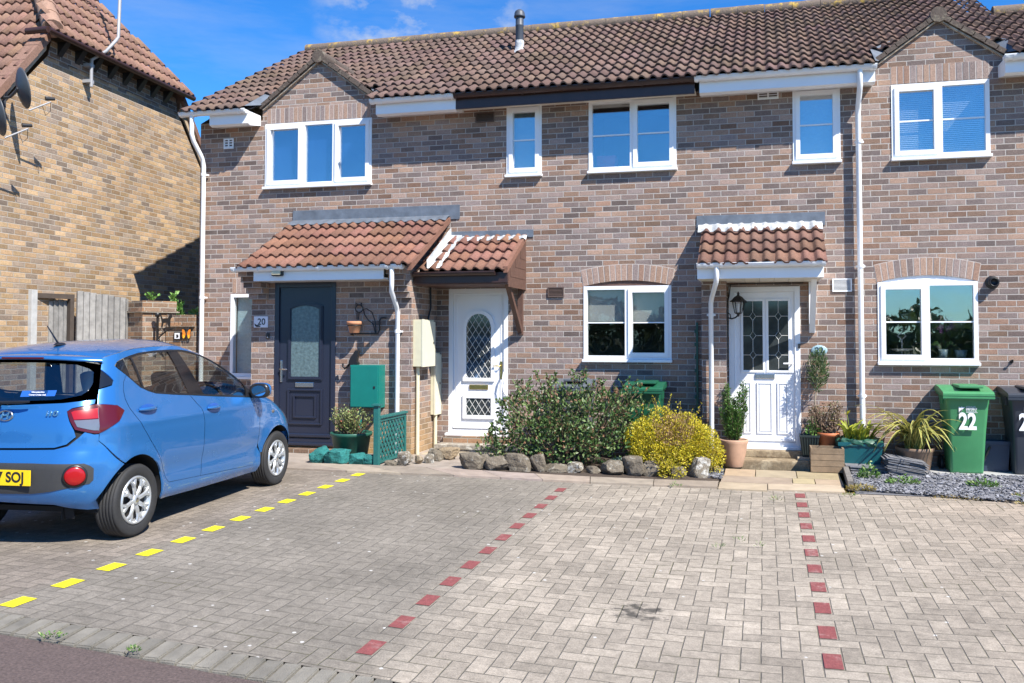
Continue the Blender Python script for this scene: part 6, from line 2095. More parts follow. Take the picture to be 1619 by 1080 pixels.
# wheels
def wheel(x, hub, sg):
    T = Matrix.Translation((x * sg, hub[0], hub[1])) @ Matrix.Rotation(sg * pi / 2, 4, 'Y')
    b = MB()
    r = 0.287
    prof = [(0.190, -0.165), (0.215, -0.168), (0.255, -0.170), (0.275, -0.162), (0.284, -0.148)]
    for k in range(5):
        z0 = -0.140 + k * 0.027
        prof += [(r, z0), (r, z0 + 0.020), (r - 0.006, z0 + 0.022), (r - 0.006, z0 + 0.025)]
    prof += [(0.284, -0.004), (0.276, 0.010), (0.255, 0.017), (0.22, 0.014), (0.196, 0.006), (0.188, -0.004), (0.186, -0.03)]
    b.lathe(prof, (0, 0, 0), 56, T)
    w = b.build("tyre", m_tyre, None)
    w.name = "wheel"
    w.parent = CAR
    rm = MB()
    rm.lathe([(0.192, 0.004), (0.188, 0.014), (0.178, 0.016), (0.168, 0.006), (0.160, -0.02), (0.155, -0.05)], (0, 0, 0), 48, T)
    # nine forked spokes dished toward the centre
    def spoke(a0, a1, r0, r1, w0, w1, h0, h1):
        def pol(r_, a, dw, h):
            c_, s_ = cos(a), sin(a)
            return T @ Vector((r_ * c_ - dw * s_, r_ * s_ + dw * c_, h))
        n = 5; vs = []
        for k in range(n + 1):
            t = k / n
            r_ = r0 + (r1 - r0) * t; a = a0 + (a1 - a0) * t; ww = w0 + (w1 - w0) * t; h = h0 + (h1 - h0) * t + 0.006 * sin(pi * t)
            vs += [pol(r_, a, -ww, h - 0.014), pol(r_, a, -ww * 0.6, h), pol(r_, a, ww * 0.6, h), pol(r_, a, ww, h - 0.014)]
        rm.add(vs, [(k * 4 + q_, k * 4 + q_ + 1, k * 4 + q_ + 5, k * 4 + q_ + 4) for k in range(n) for q_ in range(3)], False)
    for k in range(8):
        a = 2 * pi * k / 8 + 0.2
        spoke(a, a + 0.05, 0.035, 0.115, 0.020, 0.016, 0.004, 0.012)
        spoke(a + 0.05, a + 0.23, 0.105, 0.176, 0.014, 0.015, 0.012, 0.010)
        spoke(a + 0.05, a - 0.13, 0.105, 0.176, 0.014, 0.015, 0.012, 0.010)
    rm.lathe([(0.0, 0.016), (0.030, 0.016), (0.038, 0.011), (0.044, 0.0), (0.044, -0.02)], (0, 0, 0), 24, T)
    rm.build("rim", m_alloy, w, False)
    d_ = MB(); d_.lathe([(0.0, -0.03), (0.165, -0.03), (0.187, -0.02)], (0, 0, 0), 32, T); d_.build("brake_disc", M("dark_brake_disc", (0.05, 0.045, 0.042), 0.5, 0.3, 20.0, metal=0.5), w, False)
    c_ = MB(); c_.lathe([(0.0, 0.0185), (0.016, 0.018), (0.020, 0.0165)], (0, 0, 0), 20, T); c_.build("hub_cap", m_chrome, w, False)
for sg in (1, -1):
    wheel(0.745, HUB_R, sg); wheel(0.745, HUB_F, sg)

# cabin
def seat(x, y, z0, w, back_h):
    b = MB()
    b.box(x - w / 2, x + w / 2, y - 0.02, y + 0.50, z0, z0 + 0.17, ch=0.05)
    R_ = Matrix.Translation((x, y, z0 + 0.12)) @ Matrix.Rotation(0.30, 4, 'X')
    b.box(-w / 2, w / 2, -0.08, 0.08, 0, back_h, R_, ch=0.06)
    o = b.build("seat", m_seat, CAR, False)
    for hx in ((0,) if w < 0.7 else (-0.32, 0.32)):
        b = MB(); R2 = R_ @ Matrix.Translation((hx, -0.01, back_h + 0.10)); b.box(-0.13, 0.13, -0.055, 0.055, -0.085, 0.10, R2, ch=0.045)
        b.tube([R2 @ Vector((-0.05, 0, -0.16)), R2 @ Vector((-0.05, 0, -0.07))], 0.006, 6); b.tube([R2 @ Vector((0.05, 0, -0.16)), R2 @ Vector((0.05, 0, -0.07))], 0.006, 6)
        b.build("headrest", m_seat, o, False)
seat(0.36, 0.02, 0.36, 0.46, 0.62); seat(-0.36, 0.02, 0.36, 0.46, 0.62); seat(0.0, -0.86, 0.34, 1.16, 0.50)
b = MB(); b.box(-0.66, 0.66, 0.62, 0.95, 0.70, 0.98, ch=0.06); b.box(-0.58, 0.58, -1.50, -1.08, 0.98, 1.0); b.build("dashboard", m_trim, CAR, False)
b = MB(); b.tube([(0.36 + 0.17 * cos(a * pi / 12), 0.50 - 0.05 * sin(a * pi / 12), 0.95 + 0.16 * sin(a * pi / 12)) for a in range(25)], 0.013, 8); b.tube([(0.36, 0.50, 0.95), (0.36, 0.64, 0.92)], 0.03, 8); b.build("steering_wheel", m_trim, CAR, False)
# ------------------------------------------------------------------ planting
def leaf_mat(name, cols, rough=0.5, trans=0.25):
    m, t, b = newmat(name)
    at = t.n("ShaderNodeVertexColor"); at.layer_name = "tint"
    geo = t.n("ShaderNodeNewGeometry")
    nz = t.noise(geo.outputs['Position'], 60.0, 3)
    k = t.math('MULTIPLY_ADD', nz, 0.5, 0.75)
    c = t.mix(1.0, at.outputs['Color'], t.comb(k, k, k), 'MULTIPLY')
    t.l(c, b.inputs['Base Color'])
    b.inputs['Roughness'].default_value = rough
    b.inputs['Specular IOR Level'].default_value = 0.4
    out = t.t.nodes.get("Material Output")
    tr = t.n("ShaderNodeBsdfTranslucent"); t.l(c, tr.inputs['Color'])
    ms = t.n("ShaderNodeMixShader"); ms.inputs[0].default_value = trans
    t.l(b.outputs[0], ms.inputs[1]); t.l(tr.outputs[0], ms.inputs[2]); t.l(ms.outputs[0], out.inputs['Surface'])
    return m
m_leaf = leaf_mat("leaf", None, 0.42)
m_bark = M("brown_stem", (0.12, 0.08, 0.05), 0.85, 0.3, 30.0, 0.002, 80)

def rdir(r):
    while True:
        v = Vector((r.uniform(-1, 1), r.uniform(-1, 1), r.uniform(-1, 1)))
        if 0.05 < v.length < 1: return v.normalized()
def leaf(b, p, d, up, L, W, tint, fold=0.18):
    """one folded leaf from p along d"""
    s = d.cross(up)
    if s.length < 1e-3: s = d.cross(Vector((1, 0, 0.1)))
    s.normalize(); n = s.cross(d).normalized()
    a = p; m1 = p + d * (L * 0.45); tip = p + d * L - n * (L * 0.12)
    l = m1 + s * W * 0.5 + n * (W * fold); r_ = m1 - s * W * 0.5 + n * (W * fold)
    b.add([a, l, tip, r_, m1], [(0, 4, 1), (1, 4, 2), (2, 4, 3), (3, 4, 0)], False, tint)
def pick(r, cols):
    c, wts = zip(*cols)
    k = r.choices(c, wts)[0]
    s = r.uniform(0.75, 1.25)
    return (k[0] * s, k[1] * s, k[2] * s)

def shrub(name, label, cat, base, blobs, n_leaf, L, cols, seed, group=None, aspect=0.5, stems=14, outward=0.6, dead=None, thr=-0.12, shoots=0, zk=1.0):
    r = random.Random(seed)
    blobs = [(q[0], q[1], q[2] * zk, q[3], q[4], q[5] * zk) for q in blobs]
    t = thing(name, label, cat, base, 0, group)
    f = MB()
    vol = [q[3] * q[4] * q[5] for q in blobs]
    for _ in range(n_leaf):
        q = r.choices(blobs, vol)[0]
        d = rdir(r)
        rad = r.random() ** 0.28
        c = Vector((q[0], q[1], q[2]))
        p = c + Vector((d.x * q[3], d.y * q[4], d.z * q[5])) * rad
        nz = noise.noise(p * 5.5 + Vector((seed, 0, 0)))
        if nz < thr and rad > 0.45 and r.random() < 0.75:
            continue
        if p.z < 0.02: continue
        dd = (d * outward + rdir(r) * 0.7 + Vector((0, 0, 0.35))).normalized()
        cc = cols
        if dead and (p - Vector(dead[0])).length < dead[1] and r.random() < 0.75: cc = dead[2]
        leaf(f, p, dd, rdir(r), L * r.uniform(0.65, 1.25), L * aspect * r.uniform(0.8, 1.2), pick(r, cc))
    s = MB()
    for k in range(shoots):                  # stray shoots standing clear of the mass
        q = r.choice(blobs); d = rdir(r); d.z = abs(d.z) * 0.9 + 0.1; d.normalize()
        a = Vector((q[0] + d.x * q[3] * 0.8, q[1] + d.y * q[4] * 0.8, q[2] + d.z * q[5] * 0.8))
        L2 = r.uniform(0.08, 0.22); dd = (d + Vector((0, 0, 0.7)) + rdir(r) * 0.4).normalized()
        s.tube([a, a + dd * L2], 0.003, 4, rs=[0.004, 0.002])
        for w in range(int(L2 * 70)):
            p = a + dd * L2 * r.uniform(0.2, 1.0)
            leaf(f, p, (dd * 0.6 + rdir(r)).normalized(), rdir(r), L * r.uniform(0.6, 1.0), L * aspect, pick(r, cols))
    f.build("foliage", m_leaf, t, False)
    for k in range(stems):
        q = r.choice(blobs)
        e = Vector((q[0], q[1], q[2])) + Vector((r.uniform(-1, 1) * q[3], r.uniform(-1, 1) * q[4], r.uniform(0.1, 0.9) * q[5])) * 0.8
        a = Vector((r.uniform(-0.12, 0.12), r.uniform(-0.08, 0.08), 0.0))
        m_ = (a + e) / 2 + Vector((r.uniform(-0.05, 0.05), r.uniform(-0.05, 0.05), -0.05))
        s.tube([a, m_, e], 0.01, 6, rs=[0.014, 0.009, 0.004])
    s.build("stems", m_bark, t, False)
    return t

# big evergreen shrub with reddish tips
dk = [((0.065, 0.13, 0.035), 5), ((0.115, 0.19, 0.055), 4), ((0.19, 0.25, 0.10), 3.4), ((0.27, 0.15, 0.09), 1.9), ((0.025, 0.055, 0.018), 2.5), ((0.16, 0.17, 0.10), 0.9)]
shrub("evergreen_shrub", "large dark green shrub with reddish tips in front of the two hidden bins", "shrub", (-2.40, -1.05, 0.02),
      [(-0.50, 0.0, 0.62, 0.42, 0.40, 0.42), (-0.05, 0.05, 0.66, 0.48, 0.42, 0.44), (0.38, 0.0, 0.60, 0.42, 0.40, 0.42), (-0.72, -0.05, 0.35, 0.32, 0.36, 0.30), (-0.95, -0.12, 0.22, 0.22, 0.25, 0.20), (0.0, -0.18, 0.30, 0.60, 0.32, 0.30),
       (-0.35, 0.1, 1.0, 0.12, 0.15, 0.16), (-0.60, 0.1, 0.93, 0.10, 0.14, 0.16), (0.12, 0.1, 1.02, 0.12, 0.15, 0.15), (0.34, 0.05, 1.0, 0.10, 0.13, 0.16), (0.62, 0.0, 0.82, 0.22, 0.22, 0.20), (0.70, 0.05, 0.95, 0.10, 0.10, 0.13), (0.55, -0.1, 0.35, 0.35, 0.3, 0.3), (0.86, 0.12, 0.62, 0.22, 0.18, 0.30), (0.78, 0.15, 0.90, 0.08, 0.1, 0.12), (-0.20, 0.0, 1.06, 0.06, 0.1, 0.10), (-0.80, 0.05, 0.72, 0.12, 0.14, 0.14)],
      8600, 0.058, dk, 11, aspect=0.52, stems=40, thr=-0.02, shoots=90, zk=0.95)
yl_ = [((0.54, 0.46, 0.03), 6), ((0.64, 0.54, 0.045), 3.5), ((0.38, 0.36, 0.035), 2.0), ((0.20, 0.22, 0.04), 1.0), ((0.50, 0.36, 0.05), 1.2)]
dd_ = [((0.36, 0.24, 0.12), 3), ((0.45, 0.31, 0.15), 2), ((0.50, 0.40, 0.06), 1.2)]
shrub("golden_shrub", "bright yellow rounded shrub with a browned patch beside the terracotta pot", "shrub", (-1.09, -0.98, -0.02),
      [(-0.26, -0.05, 0.42, 0.34, 0.36, 0.32), (0.08, 0.0, 0.44, 0.36, 0.36, 0.33), (0.33, 0.0, 0.34, 0.24, 0.28, 0.30), (-0.02, -0.28, 0.24, 0.26, 0.20, 0.20), (-0.30, -0.2, 0.24, 0.22, 0.2, 0.2), (-0.16, 0.1, 0.72, 0.15, 0.2, 0.13), (0.14, 0.05, 0.66, 0.20, 0.2, 0.12), (0.48, -0.02, 0.24, 0.14, 0.18, 0.24), (-0.48, -0.05, 0.42, 0.13, 0.2, 0.16), (0.02, -0.45, 0.10, 0.17, 0.13, 0.13)],
      26000, 0.026, yl_, 12, aspect=0.65, stems=24, outward=0.9, thr=-0.22, shoots=70, zk=0.94, dead=((0.02, -0.18, 0.58), 0.26, dd_))
# small bluish undergrowth between them
shrub("low_plant", "small blue-green low plant under the dark shrub behind the stones", "plant", (-1.72, -1.30, 0.0), [(0, 0, 0.09, 0.13, 0.10, 0.09)], 420, 0.035, [((0.06, 0.12, 0.10), 1), ((0.09, 0.16, 0.13), 1)], 13, aspect=0.35, stems=5)

def rock(label, x, y, w, h, seed, mat, group, dp=None, name="garden_stone"):
    r = random.Random(seed)
    bm = bmesh.new()
    bmesh.ops.create_icosphere(bm, subdivisions=4, radius=1.0)
    planes = [(rdir(r), r.uniform(0.62, 0.95)) for _ in range(8)]
    off = Vector((seed * 3.1, 1.7, 0.3))
    for v in bm.verts:
        c = v.co.copy()
        c = c / (abs(c.x) ** 5 + abs(c.y) ** 5 + abs(c.z) ** 5) ** 0.2
        for n, d in planes:
            q = c.dot(n)
            if q > d: c -= n * (q - d) * 0.93
        c *= 1 + 0.10 * noise.noise(c * 2.2 + off) + 0.035 * noise.noise(c * 7.0 + off)
        v.co = c
    xs = [v.co.x for v in bm.verts]; zs = [v.co.z for v in bm.verts]; ys = [v.co.y for v in bm.verts]
    sx_, sz_, sy_ = w / (max(xs) - min(xs)), h / (max(zs) - min(zs)), (dp or w * 0.75) / (max(ys) - min(ys))
    b = MB()
    z0 = min(zs)
    vs = [((v.co.x - (max(xs) + min(xs)) / 2) * sx_, (v.co.y - (max(ys) + min(ys)) / 2) * sy_, (v.co.z - z0) * sz_ - h * 0.05) for v in bm.verts]
    b.add(vs, [[q.index for q in f.verts] for f in bm.faces], False)
    bm.free()
    o = b.build(name, mat)
    o.location = (x, y, gz(x, y) + 0.005); o.rotation_euler = (0, 0, r.uniform(-0.2, 0.2))
    return tag(o, label, "stone", group)
def rock_mat(name, base, pale, cover):
    m, t, b = newmat(name)
    geo = t.n("ShaderNodeNewGeometry")
    n1 = t.noise(geo.outputs['Position'], 14.0, 6, 0.7); n2 = t.noise(geo.outputs['Position'], 34.0, 5, 0.7)
    f = t.math('MULTIPLY', t.math('SUBTRACT', n1, 0.62 - cover), 8.0, clamp=True)
    c = t.mix(f, base, pale)
    k = t.math('MULTIPLY_ADD', n2, 1.1, 0.45)
    c = t.mix(1.0, c, t.comb(k, k, k), 'MULTIPLY')
    t.l(c, b.inputs['Base Color']); b.inputs['Roughness'].default_value = 0.95
    t.l(t.bump(n2, 1.0, 0.02), b.inputs['Normal'])
    return m
m_rk = rock_mat("lichened_rock", (0.15, 0.125, 0.092), (0.36, 0.34, 0.29), 0.06)
m_rkw = rock_mat("white_crusted_rock", (0.19, 0.16, 0.12), (0.50, 0.49, 0.45), 0.12)
m_rkb = rock_mat("buff_rock", (0.27, 0.205, 0.13), (0.38, 0.32, 0.23), 0.08)
m_rkt = rock_mat("teal_painted_rock", (0.015, 0.145, 0.135), (0.03, 0.20, 0.185), 0.1)
GS = "rough edging stones along the planting beds"
RK = [("broad low grey stone at the left end of the row below the dark shrub", -3.47, -1.66, 0.31, 0.19, m_rk), ("narrow stone next to the left end stone of the shrub edging", -3.30, -1.62, 0.14, 0.17, m_rk), ("wedge-shaped stone right of the narrow one under the dark shrub", -3.14, -1.64, 0.27, 0.17, m_rk),
      ("tall squarish stone, fourth from the left below the dark shrub", -2.89, -1.60, 0.28, 0.21, m_rk), ("upright mossy stone, fifth from the left below the dark shrub", -2.67, -1.56, 0.21, 0.21, m_rk), ("long flat low stone below the middle of the dark shrub", -2.46, -1.50, 0.27, 0.10, m_rk),
      ("pale lichen-crusted small stone right of the long flat one", -2.24, -1.46, 0.21, 0.12, m_rkw), ("smallest low stone below the right part of the dark shrub", -2.01, -1.44, 0.17, 0.09, m_rk), ("rounded speckled stone left of the biggest block below the yellow shrub", -1.78, -1.43, 0.26, 0.17, m_rk),
      ("biggest square block where the dark shrub meets the yellow shrub", -1.53, -1.38, 0.27, 0.22, m_rk), ("grey stone just right of the biggest square block", -1.31, -1.38, 0.19, 0.18, m_rk), ("dark stone half hidden below the yellow shrub's lowest spray", -1.00, -1.33, 0.17, 0.13, m_rk),
      ("large pale tilted slab-like stone at the right end below the yellow shrub", -0.77, -1.27, 0.26, 0.23, m_rkw), ("small brown stone between the tilted slab and the terracotta pot", -0.60, -0.98, 0.15, 0.10, m_rkb)]
for i, (lb, x, y, w, h, mt) in enumerate(RK):
    rock(lb, x, y, w * 1.10, h * 1.15, 40 + i, mt, GS)
RB = [("white-crusted upright stone against the green trellis foot", -4.30, -1.76, 0.19, 0.19, m_rkw), ("small pale stone right of the white-crusted upright one", -4.20, -1.58, 0.12, 0.12, m_rkb), ("small white stone, third from the trellis", -4.10, -1.48, 0.12, 0.13, m_rkw),
      ("dark lichen-spotted stone in front of the cream pipe", -4.12, -1.26, 0.22, 0.17, m_rk), ("buff stone nearest the step of the white arched door", -3.98, -1.08, 0.27, 0.17, m_rkb), ("flat grey stone lying under the trellis panel", -4.47, -1.80, 0.16, 0.07, m_rk)]
for i, (lb, x, y, w, h, mt) in enumerate(RB):
    rock(lb, x, y, w, h, 70 + i, mt, GS)
RT = [("leftmost teal-painted rock by the front of the blue car", -5.40, -1.84, 0.27, 0.22), ("largest teal-painted rock below the green planter", -5.16, -1.86, 0.33, 0.20), ("craggy teal-painted rock between the largest one and the trellis", -4.91, -1.84, 0.22, 0.15), ("smallest teal-painted rock next to the trellis post", -4.74, -1.83, 0.18, 0.14)]
for i, (lb, x, y, w, h) in enumerate(RT):
    rock(lb, x, y, w, h, 85 + i, m_rkt, "teal painted rocks in front of the porch", name="painted_rock")

# slate chippings and loose pieces
r_ = random.Random(21)
m_slate = M("slate_chip", (0.185, 0.185, 0.195), 0.7, 0.3, 30.0, 0.002, 120, tint=True)
def chips(name, n, poly, seed, sz=(0.02, 0.065), dz=0.016):
    r = random.Random(seed); b = MB()
    x0, x1 = min(p[0] for p in poly), max(p[0] for p in poly); y0, y1 = min(p[1] for p in poly), max(p[1] for p in poly)
    k = 0
    while k < n:
        x, y = r.uniform(x0, x1), r.uniform(y0, y1)
        if not inside(poly, x, y): continue
        k += 1
        L = r.uniform(*sz); W = L * r.uniform(0.35, 0.8); T = r.uniform(0.004, 0.010)
        a = r.uniform(0, 2 * pi)
        R = Matrix.Translation((x, y, gz(x, y) + dz + r.uniform(0, 0.022))) @ Matrix.Rotation(a, 4, 'Z') @ Matrix.Rotation(r.gauss(0, 0.22), 4, 'X') @ Matrix.Rotation(r.gauss(0, 0.22), 4, 'Y')
        s = r.uniform(0.55, 1.5)
        pts = [(-L / 2, -W * 0.3), (-L * 0.1, -W / 2), (L / 2, -W * 0.25), (L * 0.4, W * 0.4), (-L * 0.25, W / 2)]
        vs = [R @ Vector((p[0], p[1], h)) for h in (0, T) for p in pts]
        b.add(vs, [(5, 6, 7, 8, 9)] + [(i, (i + 1) % 5, (i + 1) % 5 + 5, i + 5) for i in range(5)], False, (s, s, s * 1.02))
    return tag(b.build(name, m_slate), kind="stuff")
bedp = [(0.98, -1.64), (1.7, -1.80), (2.57, -1.97), (4.2, -2.15), (4.2, -0.50), (2.0, -0.50), (1.75, -0.45), (1.0, -0.5)]
chips("slate_chippings", 8500, bedp, 22)
chips("slate_chippings", 240, [(-0.72, -1.30), (-0.50, -1.40), (-0.50, -0.75), (-0.70, -0.85)], 23, (0.02, 0.05), 0.02)
b = MB()
b.add([(x, y, gz(x, y) + h) for h in (0.0, 0.10) for (x, y) in ((0.885, -1.60), (0.945, -1.60), (0.985, -0.35), (0.925, -0.35))], [(4, 5, 6, 7), (0, 1, 5, 4), (1, 2, 6, 5), (2, 3, 7, 6), (3, 0, 4, 7)])
tag(b.build("timber_edging", M("grey_sleeper", (0.17, 0.155, 0.14), 0.9, 0.35, 14.0, 0.004, 60)), "grey timber edging board between sandstone path and slate bed", "edging")

def slate_stack(label, x, y, n, L, W, seed, tilt, rz):
    r = random.Random(seed)
    t = thing("slate_stack", label, "slate stack", (x, y, gz(x, y) + 0.02), rz, "stacks of roofing slates")
    z = 0.0
    for k in range(n):
        b = MB()
        th = r.uniform(0.006, 0.014)
        l2, w2 = L * r.uniform(0.90, 1.05), W * r.uniform(0.9, 1.05)
        jit = [r.uniform(-0.015, 0.015) for _ in range(12)]
        R = Matrix.Translation((r.uniform(-0.02, 0.02), r.uniform(-0.02, 0.02), z)) @ Matrix.Rotation(tilt + r.uniform(-0.012, 0.012), 4, 'Y') @ Matrix.Rotation(r.uniform(-0.05, 0.05), 4, 'Z')
        pts = [(-l2 / 2, -w2 / 2), (-l2 * 0.1, -w2 / 2), (l2 * 0.25, -w2 / 2), (l2 / 2, -w2 / 2), (l2 / 2, w2 / 2), (-l2 / 2, w2 / 2)]
        pts = [(p[0] + jit[i], p[1] + jit[i + 6]) for i, p in enumerate(pts)]
        s = r.uniform(0.6, 1.25)
        b.add([R @ Vector((p[0], p[1], h)) for h in (0, th) for p in pts], [(5, 4, 3, 2, 1, 0), (6, 7, 8, 9, 10, 11)] + [(i, (i + 1) % 6, (i + 1) % 6 + 6, i + 6) for i in range(6)], False, (s, s, s))
        b.build("slate", m_slate, t, False)
        z += th + r.uniform(0.001, 0.004)
    return t
slate_stack("low flat stack of grey slates in front of the teal planter box", 1.22, -0.50, 8, 0.48, 0.28, 31, 0.02, 0.0)
slate_stack("taller tilted stack of grey slates below the variegated plant", 1.62, -0.60, 17, 0.46, 0.30, 32, 0.16, 0.05)

# weeds
def weed(label, x, y, w, h, n, cols, seed, L=0.045, name="weed", asp=0.45):
    r = random.Random(seed); b = MB()
    for _ in range(n):
        a = r.uniform(0, 2 * pi); q = sqrt(r.random())
        p = Vector((cos(a) * q * w / 2, sin(a) * q * w * 0.3, r.uniform(0.0, h) * (1 - q * 0.7)))
        d = (Vector((cos(a), sin(a), 0)) * 0.7 + rdir(r) * 0.4 + Vector((0, 0, 0.6))).normalized()
        leaf(b, p, d, rdir(r), L * r.uniform(0.6, 1.3), L * asp, pick(r, cols))
    o = b.build(name, m_leaf); o.location = (x, y, gz(x, y) + 0.012)
    return tag(o, label, "weed", "weeds growing between the stones and joints")
gw = [((0.09, 0.20, 0.04), 3), ((0.16, 0.28, 0.06), 2), ((0.26, 0.34, 0.12), 1)]
mossy = [((0.33, 0.24, 0.06), 3), ((0.24, 0.22, 0.05), 2), ((0.40, 0.30, 0.10), 1)]
weed("upright leafy weed in front of the low flat slate stack", 1.17, -0.98, 0.20, 0.24, 170, gw, 1, 0.05)
weed("pale green weed clump between the slate stacks and the path edging", 1.50, -1.25, 0.34, 0.13, 150, gw, 2)
weed("green weed clump in the slate chippings below the green bin", 2.34, -1.22, 0.32, 0.13, 190, gw, 3)
weed("small weed tuft at the slate bed's front right corner", 2.60, -1.70, 0.16, 0.06, 60, gw + mossy, 4, 0.035)
weed("ginger moss tuft at the end of the timber edging", 1.02, -1.66, 0.28, 0.07, 260, mossy, 5, 0.05, asp=0.15)
weed("small green weed on the paving in front of the sandstone path's right corner", 0.86, -1.98, 0.14, 0.05, 60, mossy + gw, 6, 0.035, asp=0.2)
weed("tiny sprout in the edging slab joint below the yellow shrub", -0.98, -1.90, 0.12, 0.05, 30, gw, 7, 0.04, asp=0.2)
weed("small leafy weed in the road gutter, left of the pair", -3.80, -7.73, 0.15, 0.025, 60, gw, 8, 0.02)
weed("small leafy weed in the road gutter, right of the pair", -3.28, -7.73, 0.07, 0.035, 36, gw, 9, 0.02)
weed("moss streak along the slate bed's front edge", 1.95, -1.90, 0.50, 0.03, 150, mossy, 10, 0.03, asp=0.2)
weed("green and yellow moss streak at the far right of the slate bed", 2.70, -2.02, 0.46, 0.035, 150, mossy, 14, 0.035, asp=0.2)
weed("lone grass sprig in the paving left of the right red dashes", 0.12, -2.40, 0.09, 0.06, 22, gw + mossy, 15, 0.05, asp=0.12)
for i, (x, y, lb) in enumerate(((-0.38, -4.35, "left grass sprig of three in the paving's middle bay"), (-0.22, -4.10, "middle grass sprig of three in the paving's middle bay"), (-0.05, -4.25, "right grass sprig of three in the paving's middle bay"))):
    weed(lb, x, y, 0.08, 0.05, 16, gw, 16 + i, 0.04, asp=0.12)

# pots and their plants
m_terra = M("pale_terracotta", (0.44, 0.27, 0.18), 0.85, 0.2, 9.0, 0.002, 90)
m_terra2 = M("orange_plastic_pot", (0.50, 0.155, 0.06), 0.55, 0.08, 10.0)
m_teal = M("dark_teal_plastic", (0.006, 0.085, 0.10), 0.4, 0.1, 10.0)
m_green_pl = M("dark_green_plastic", (0.018, 0.095, 0.065), 0.45, 0.12, 10.0)
m_compost = M("dark_compost", (0.035, 0.025, 0.018), 0.95, 0.4, 40.0)
def pot(name, label, cat, x, y, z, prof, mat, soil_r, soil_z, group=None, seg=36):
    t = thing(name, label, cat, (x, y, z), 0, group)
    b = MB(); b.lathe(prof, (0, 0, 0), seg); b.build("pot_body", mat, t, False)
    b = MB(); b.lathe([(soil_r, soil_z), (0.0, soil_z + 0.01)], (0, 0, 0), 24); b.build("soil", m_compost, t, False)
    return t
tx, ty = -0.385, -0.47
pot("terracotta_pot", "pale terracotta pot of the bushy green plant left of the white door", "pot", tx, ty, gz(tx, ty) + 0.016,
    [(0.0, 0.0), (0.105, 0.0), (0.11, 0.01), (0.145, 0.15), (0.165, 0.27), (0.175, 0.30), (0.182, 0.335), (0.178, 0.35), (0.160, 0.35), (0.150, 0.32), (0.145, 0.30)], m_terra, 0.148, 0.31)
g1 = [((0.08, 0.17, 0.035), 4), ((0.12, 0.24, 0.05), 3), ((0.045, 0.09, 0.025), 2), ((0.17, 0.24, 0.07), 1)]
def upright(name, label, base, stems, seed, cols, L, asp, dens, cat="plant", bark=m_bark):
    r = random.Random(seed); t = thing(name, label, cat, base)
    f = MB(); s = MB()
    for (dx, dy, h, lean) in stems:
        tipv = Vector((dx + lean, dy, h)); base_v = Vector((dx * 0.35, dy * 0.35, 0))
        s.tube([base_v, (base_v + tipv) / 2, tipv], 0.006, 5, rs=[0.007, 0.005, 0.002])
        n = int(dens * h)
        for k in range(n):
            tt_ = r.uniform(0.06, 1.0)
            p = base_v + (tipv - base_v) * tt_
            d = Vector((r.uniform(-1, 1), r.uniform(-1, 1), r.uniform(0.3, 1.2))).normalized()
            sc = 1.25 - 0.55 * tt_
            p += d * r.uniform(0, 0.045) * sc
            leaf(f, p, d, rdir(r), L * r.uniform(0.7, 1.2) * sc, L * asp, pick(r, cols))
    f.build("foliage", m_leaf, t, False); s.build("stems", bark, t, False)
    return t
r_ = random.Random(9)
upright("conifer_like_shrub", "bushy upright green plant in the pale terracotta pot", (tx, ty, gz(tx, ty) + 0.33),
        [(-0.13, 0.0, 0.60, 0.01), (-0.09, 0.05, 0.72, 0.0), (-0.05, -0.05, 0.66, -0.02), (0.0, 0.02, 0.55, 0.0), (0.05, -0.04, 0.62, 0.02), (0.09, 0.04, 0.74, 0.03), (0.12, 0.0, 0.66, 0.04), (0.02, 0.06, 0.50, 0.0), (-0.02, -0.08, 0.48, 0.0), (0.14, -0.03, 0.45, 0.02), (-0.14, -0.03, 0.40, -0.02), (0.06, -0.08, 0.40, 0.02)], 41, g1, 0.046, 0.30, 560)

# crate, red pot with brown shrub, square dark pot with the little standard tree
m_crate = M("weathered_crate_wood", (0.22, 0.155, 0.095), 0.85, 0.3, 14.0, 0.003, 60, tint=True)
cx, cy = 0.735, -0.52
cz = gz(cx, cy) + 0.016
ct = thing("wooden_crate", "weathered slatted wooden crate planter on the sandstone path", "crate", (cx, cy, cz), 0.0)
r_ = random.Random(5)
for k in range(4):
    z0 = 0.004 + k * 0.073
    b = MB(); s = r_.uniform(0.8, 1.15); b.box(-0.195, 0.195, -0.155, -0.135, z0, z0 + 0.068, tint=(s, s, s)); b.build("slat", m_crate, ct, False)
    b = MB(); s = r_.uniform(0.8, 1.15); b.box(-0.195, 0.195, 0.135, 0.155, z0, z0 + 0.068, tint=(s, s, s)); b.build("slat", m_crate, ct, False)
    for sx_ in (-1, 1):
        b = MB(); s = r_.uniform(0.8, 1.15); b.box(sx_ * 0.175 - 0.02 if sx_ < 0 else 0.175, sx_ * 0.175 if sx_ < 0 else 0.195, -0.1345, 0.1345, z0, z0 + 0.068, tint=(s, s, s)); b.build("slat", m_crate, ct, False)
b = MB(); b.box(-0.17, 0.17, -0.134, 0.134, 0.15, 0.22); b.build("soil", m_compost, ct, False)
b = MB(); r2 = random.Random(77)
for k in range(26):
    a = r2.uniform(0, 6.28); p = Vector((r2.uniform(-0.12, 0.14), r2.uniform(-0.1, 0.1), 0.22)); leaf(b, p, Vector((cos(a), sin(a), 0.4)).normalized(), rdir(r2), 0.05, 0.008, pick(r2, [((0.55, 0.42, 0.22), 1)]))
b.build("dead_stalks", m_leaf, ct, False)
rx, ry = 0.775, -0.20
rz0 = gz(rx, ry) + 0.245
b = MB(); b.box(rx - 0.14, rx + 0.14, ry - 0.13, ry + 0.14, -0.02, rz0 - 0.003, ch=0.01)
tag(b.build("stone_block", m_sand), "sandstone block carrying the orange pot behind the crate", "block")
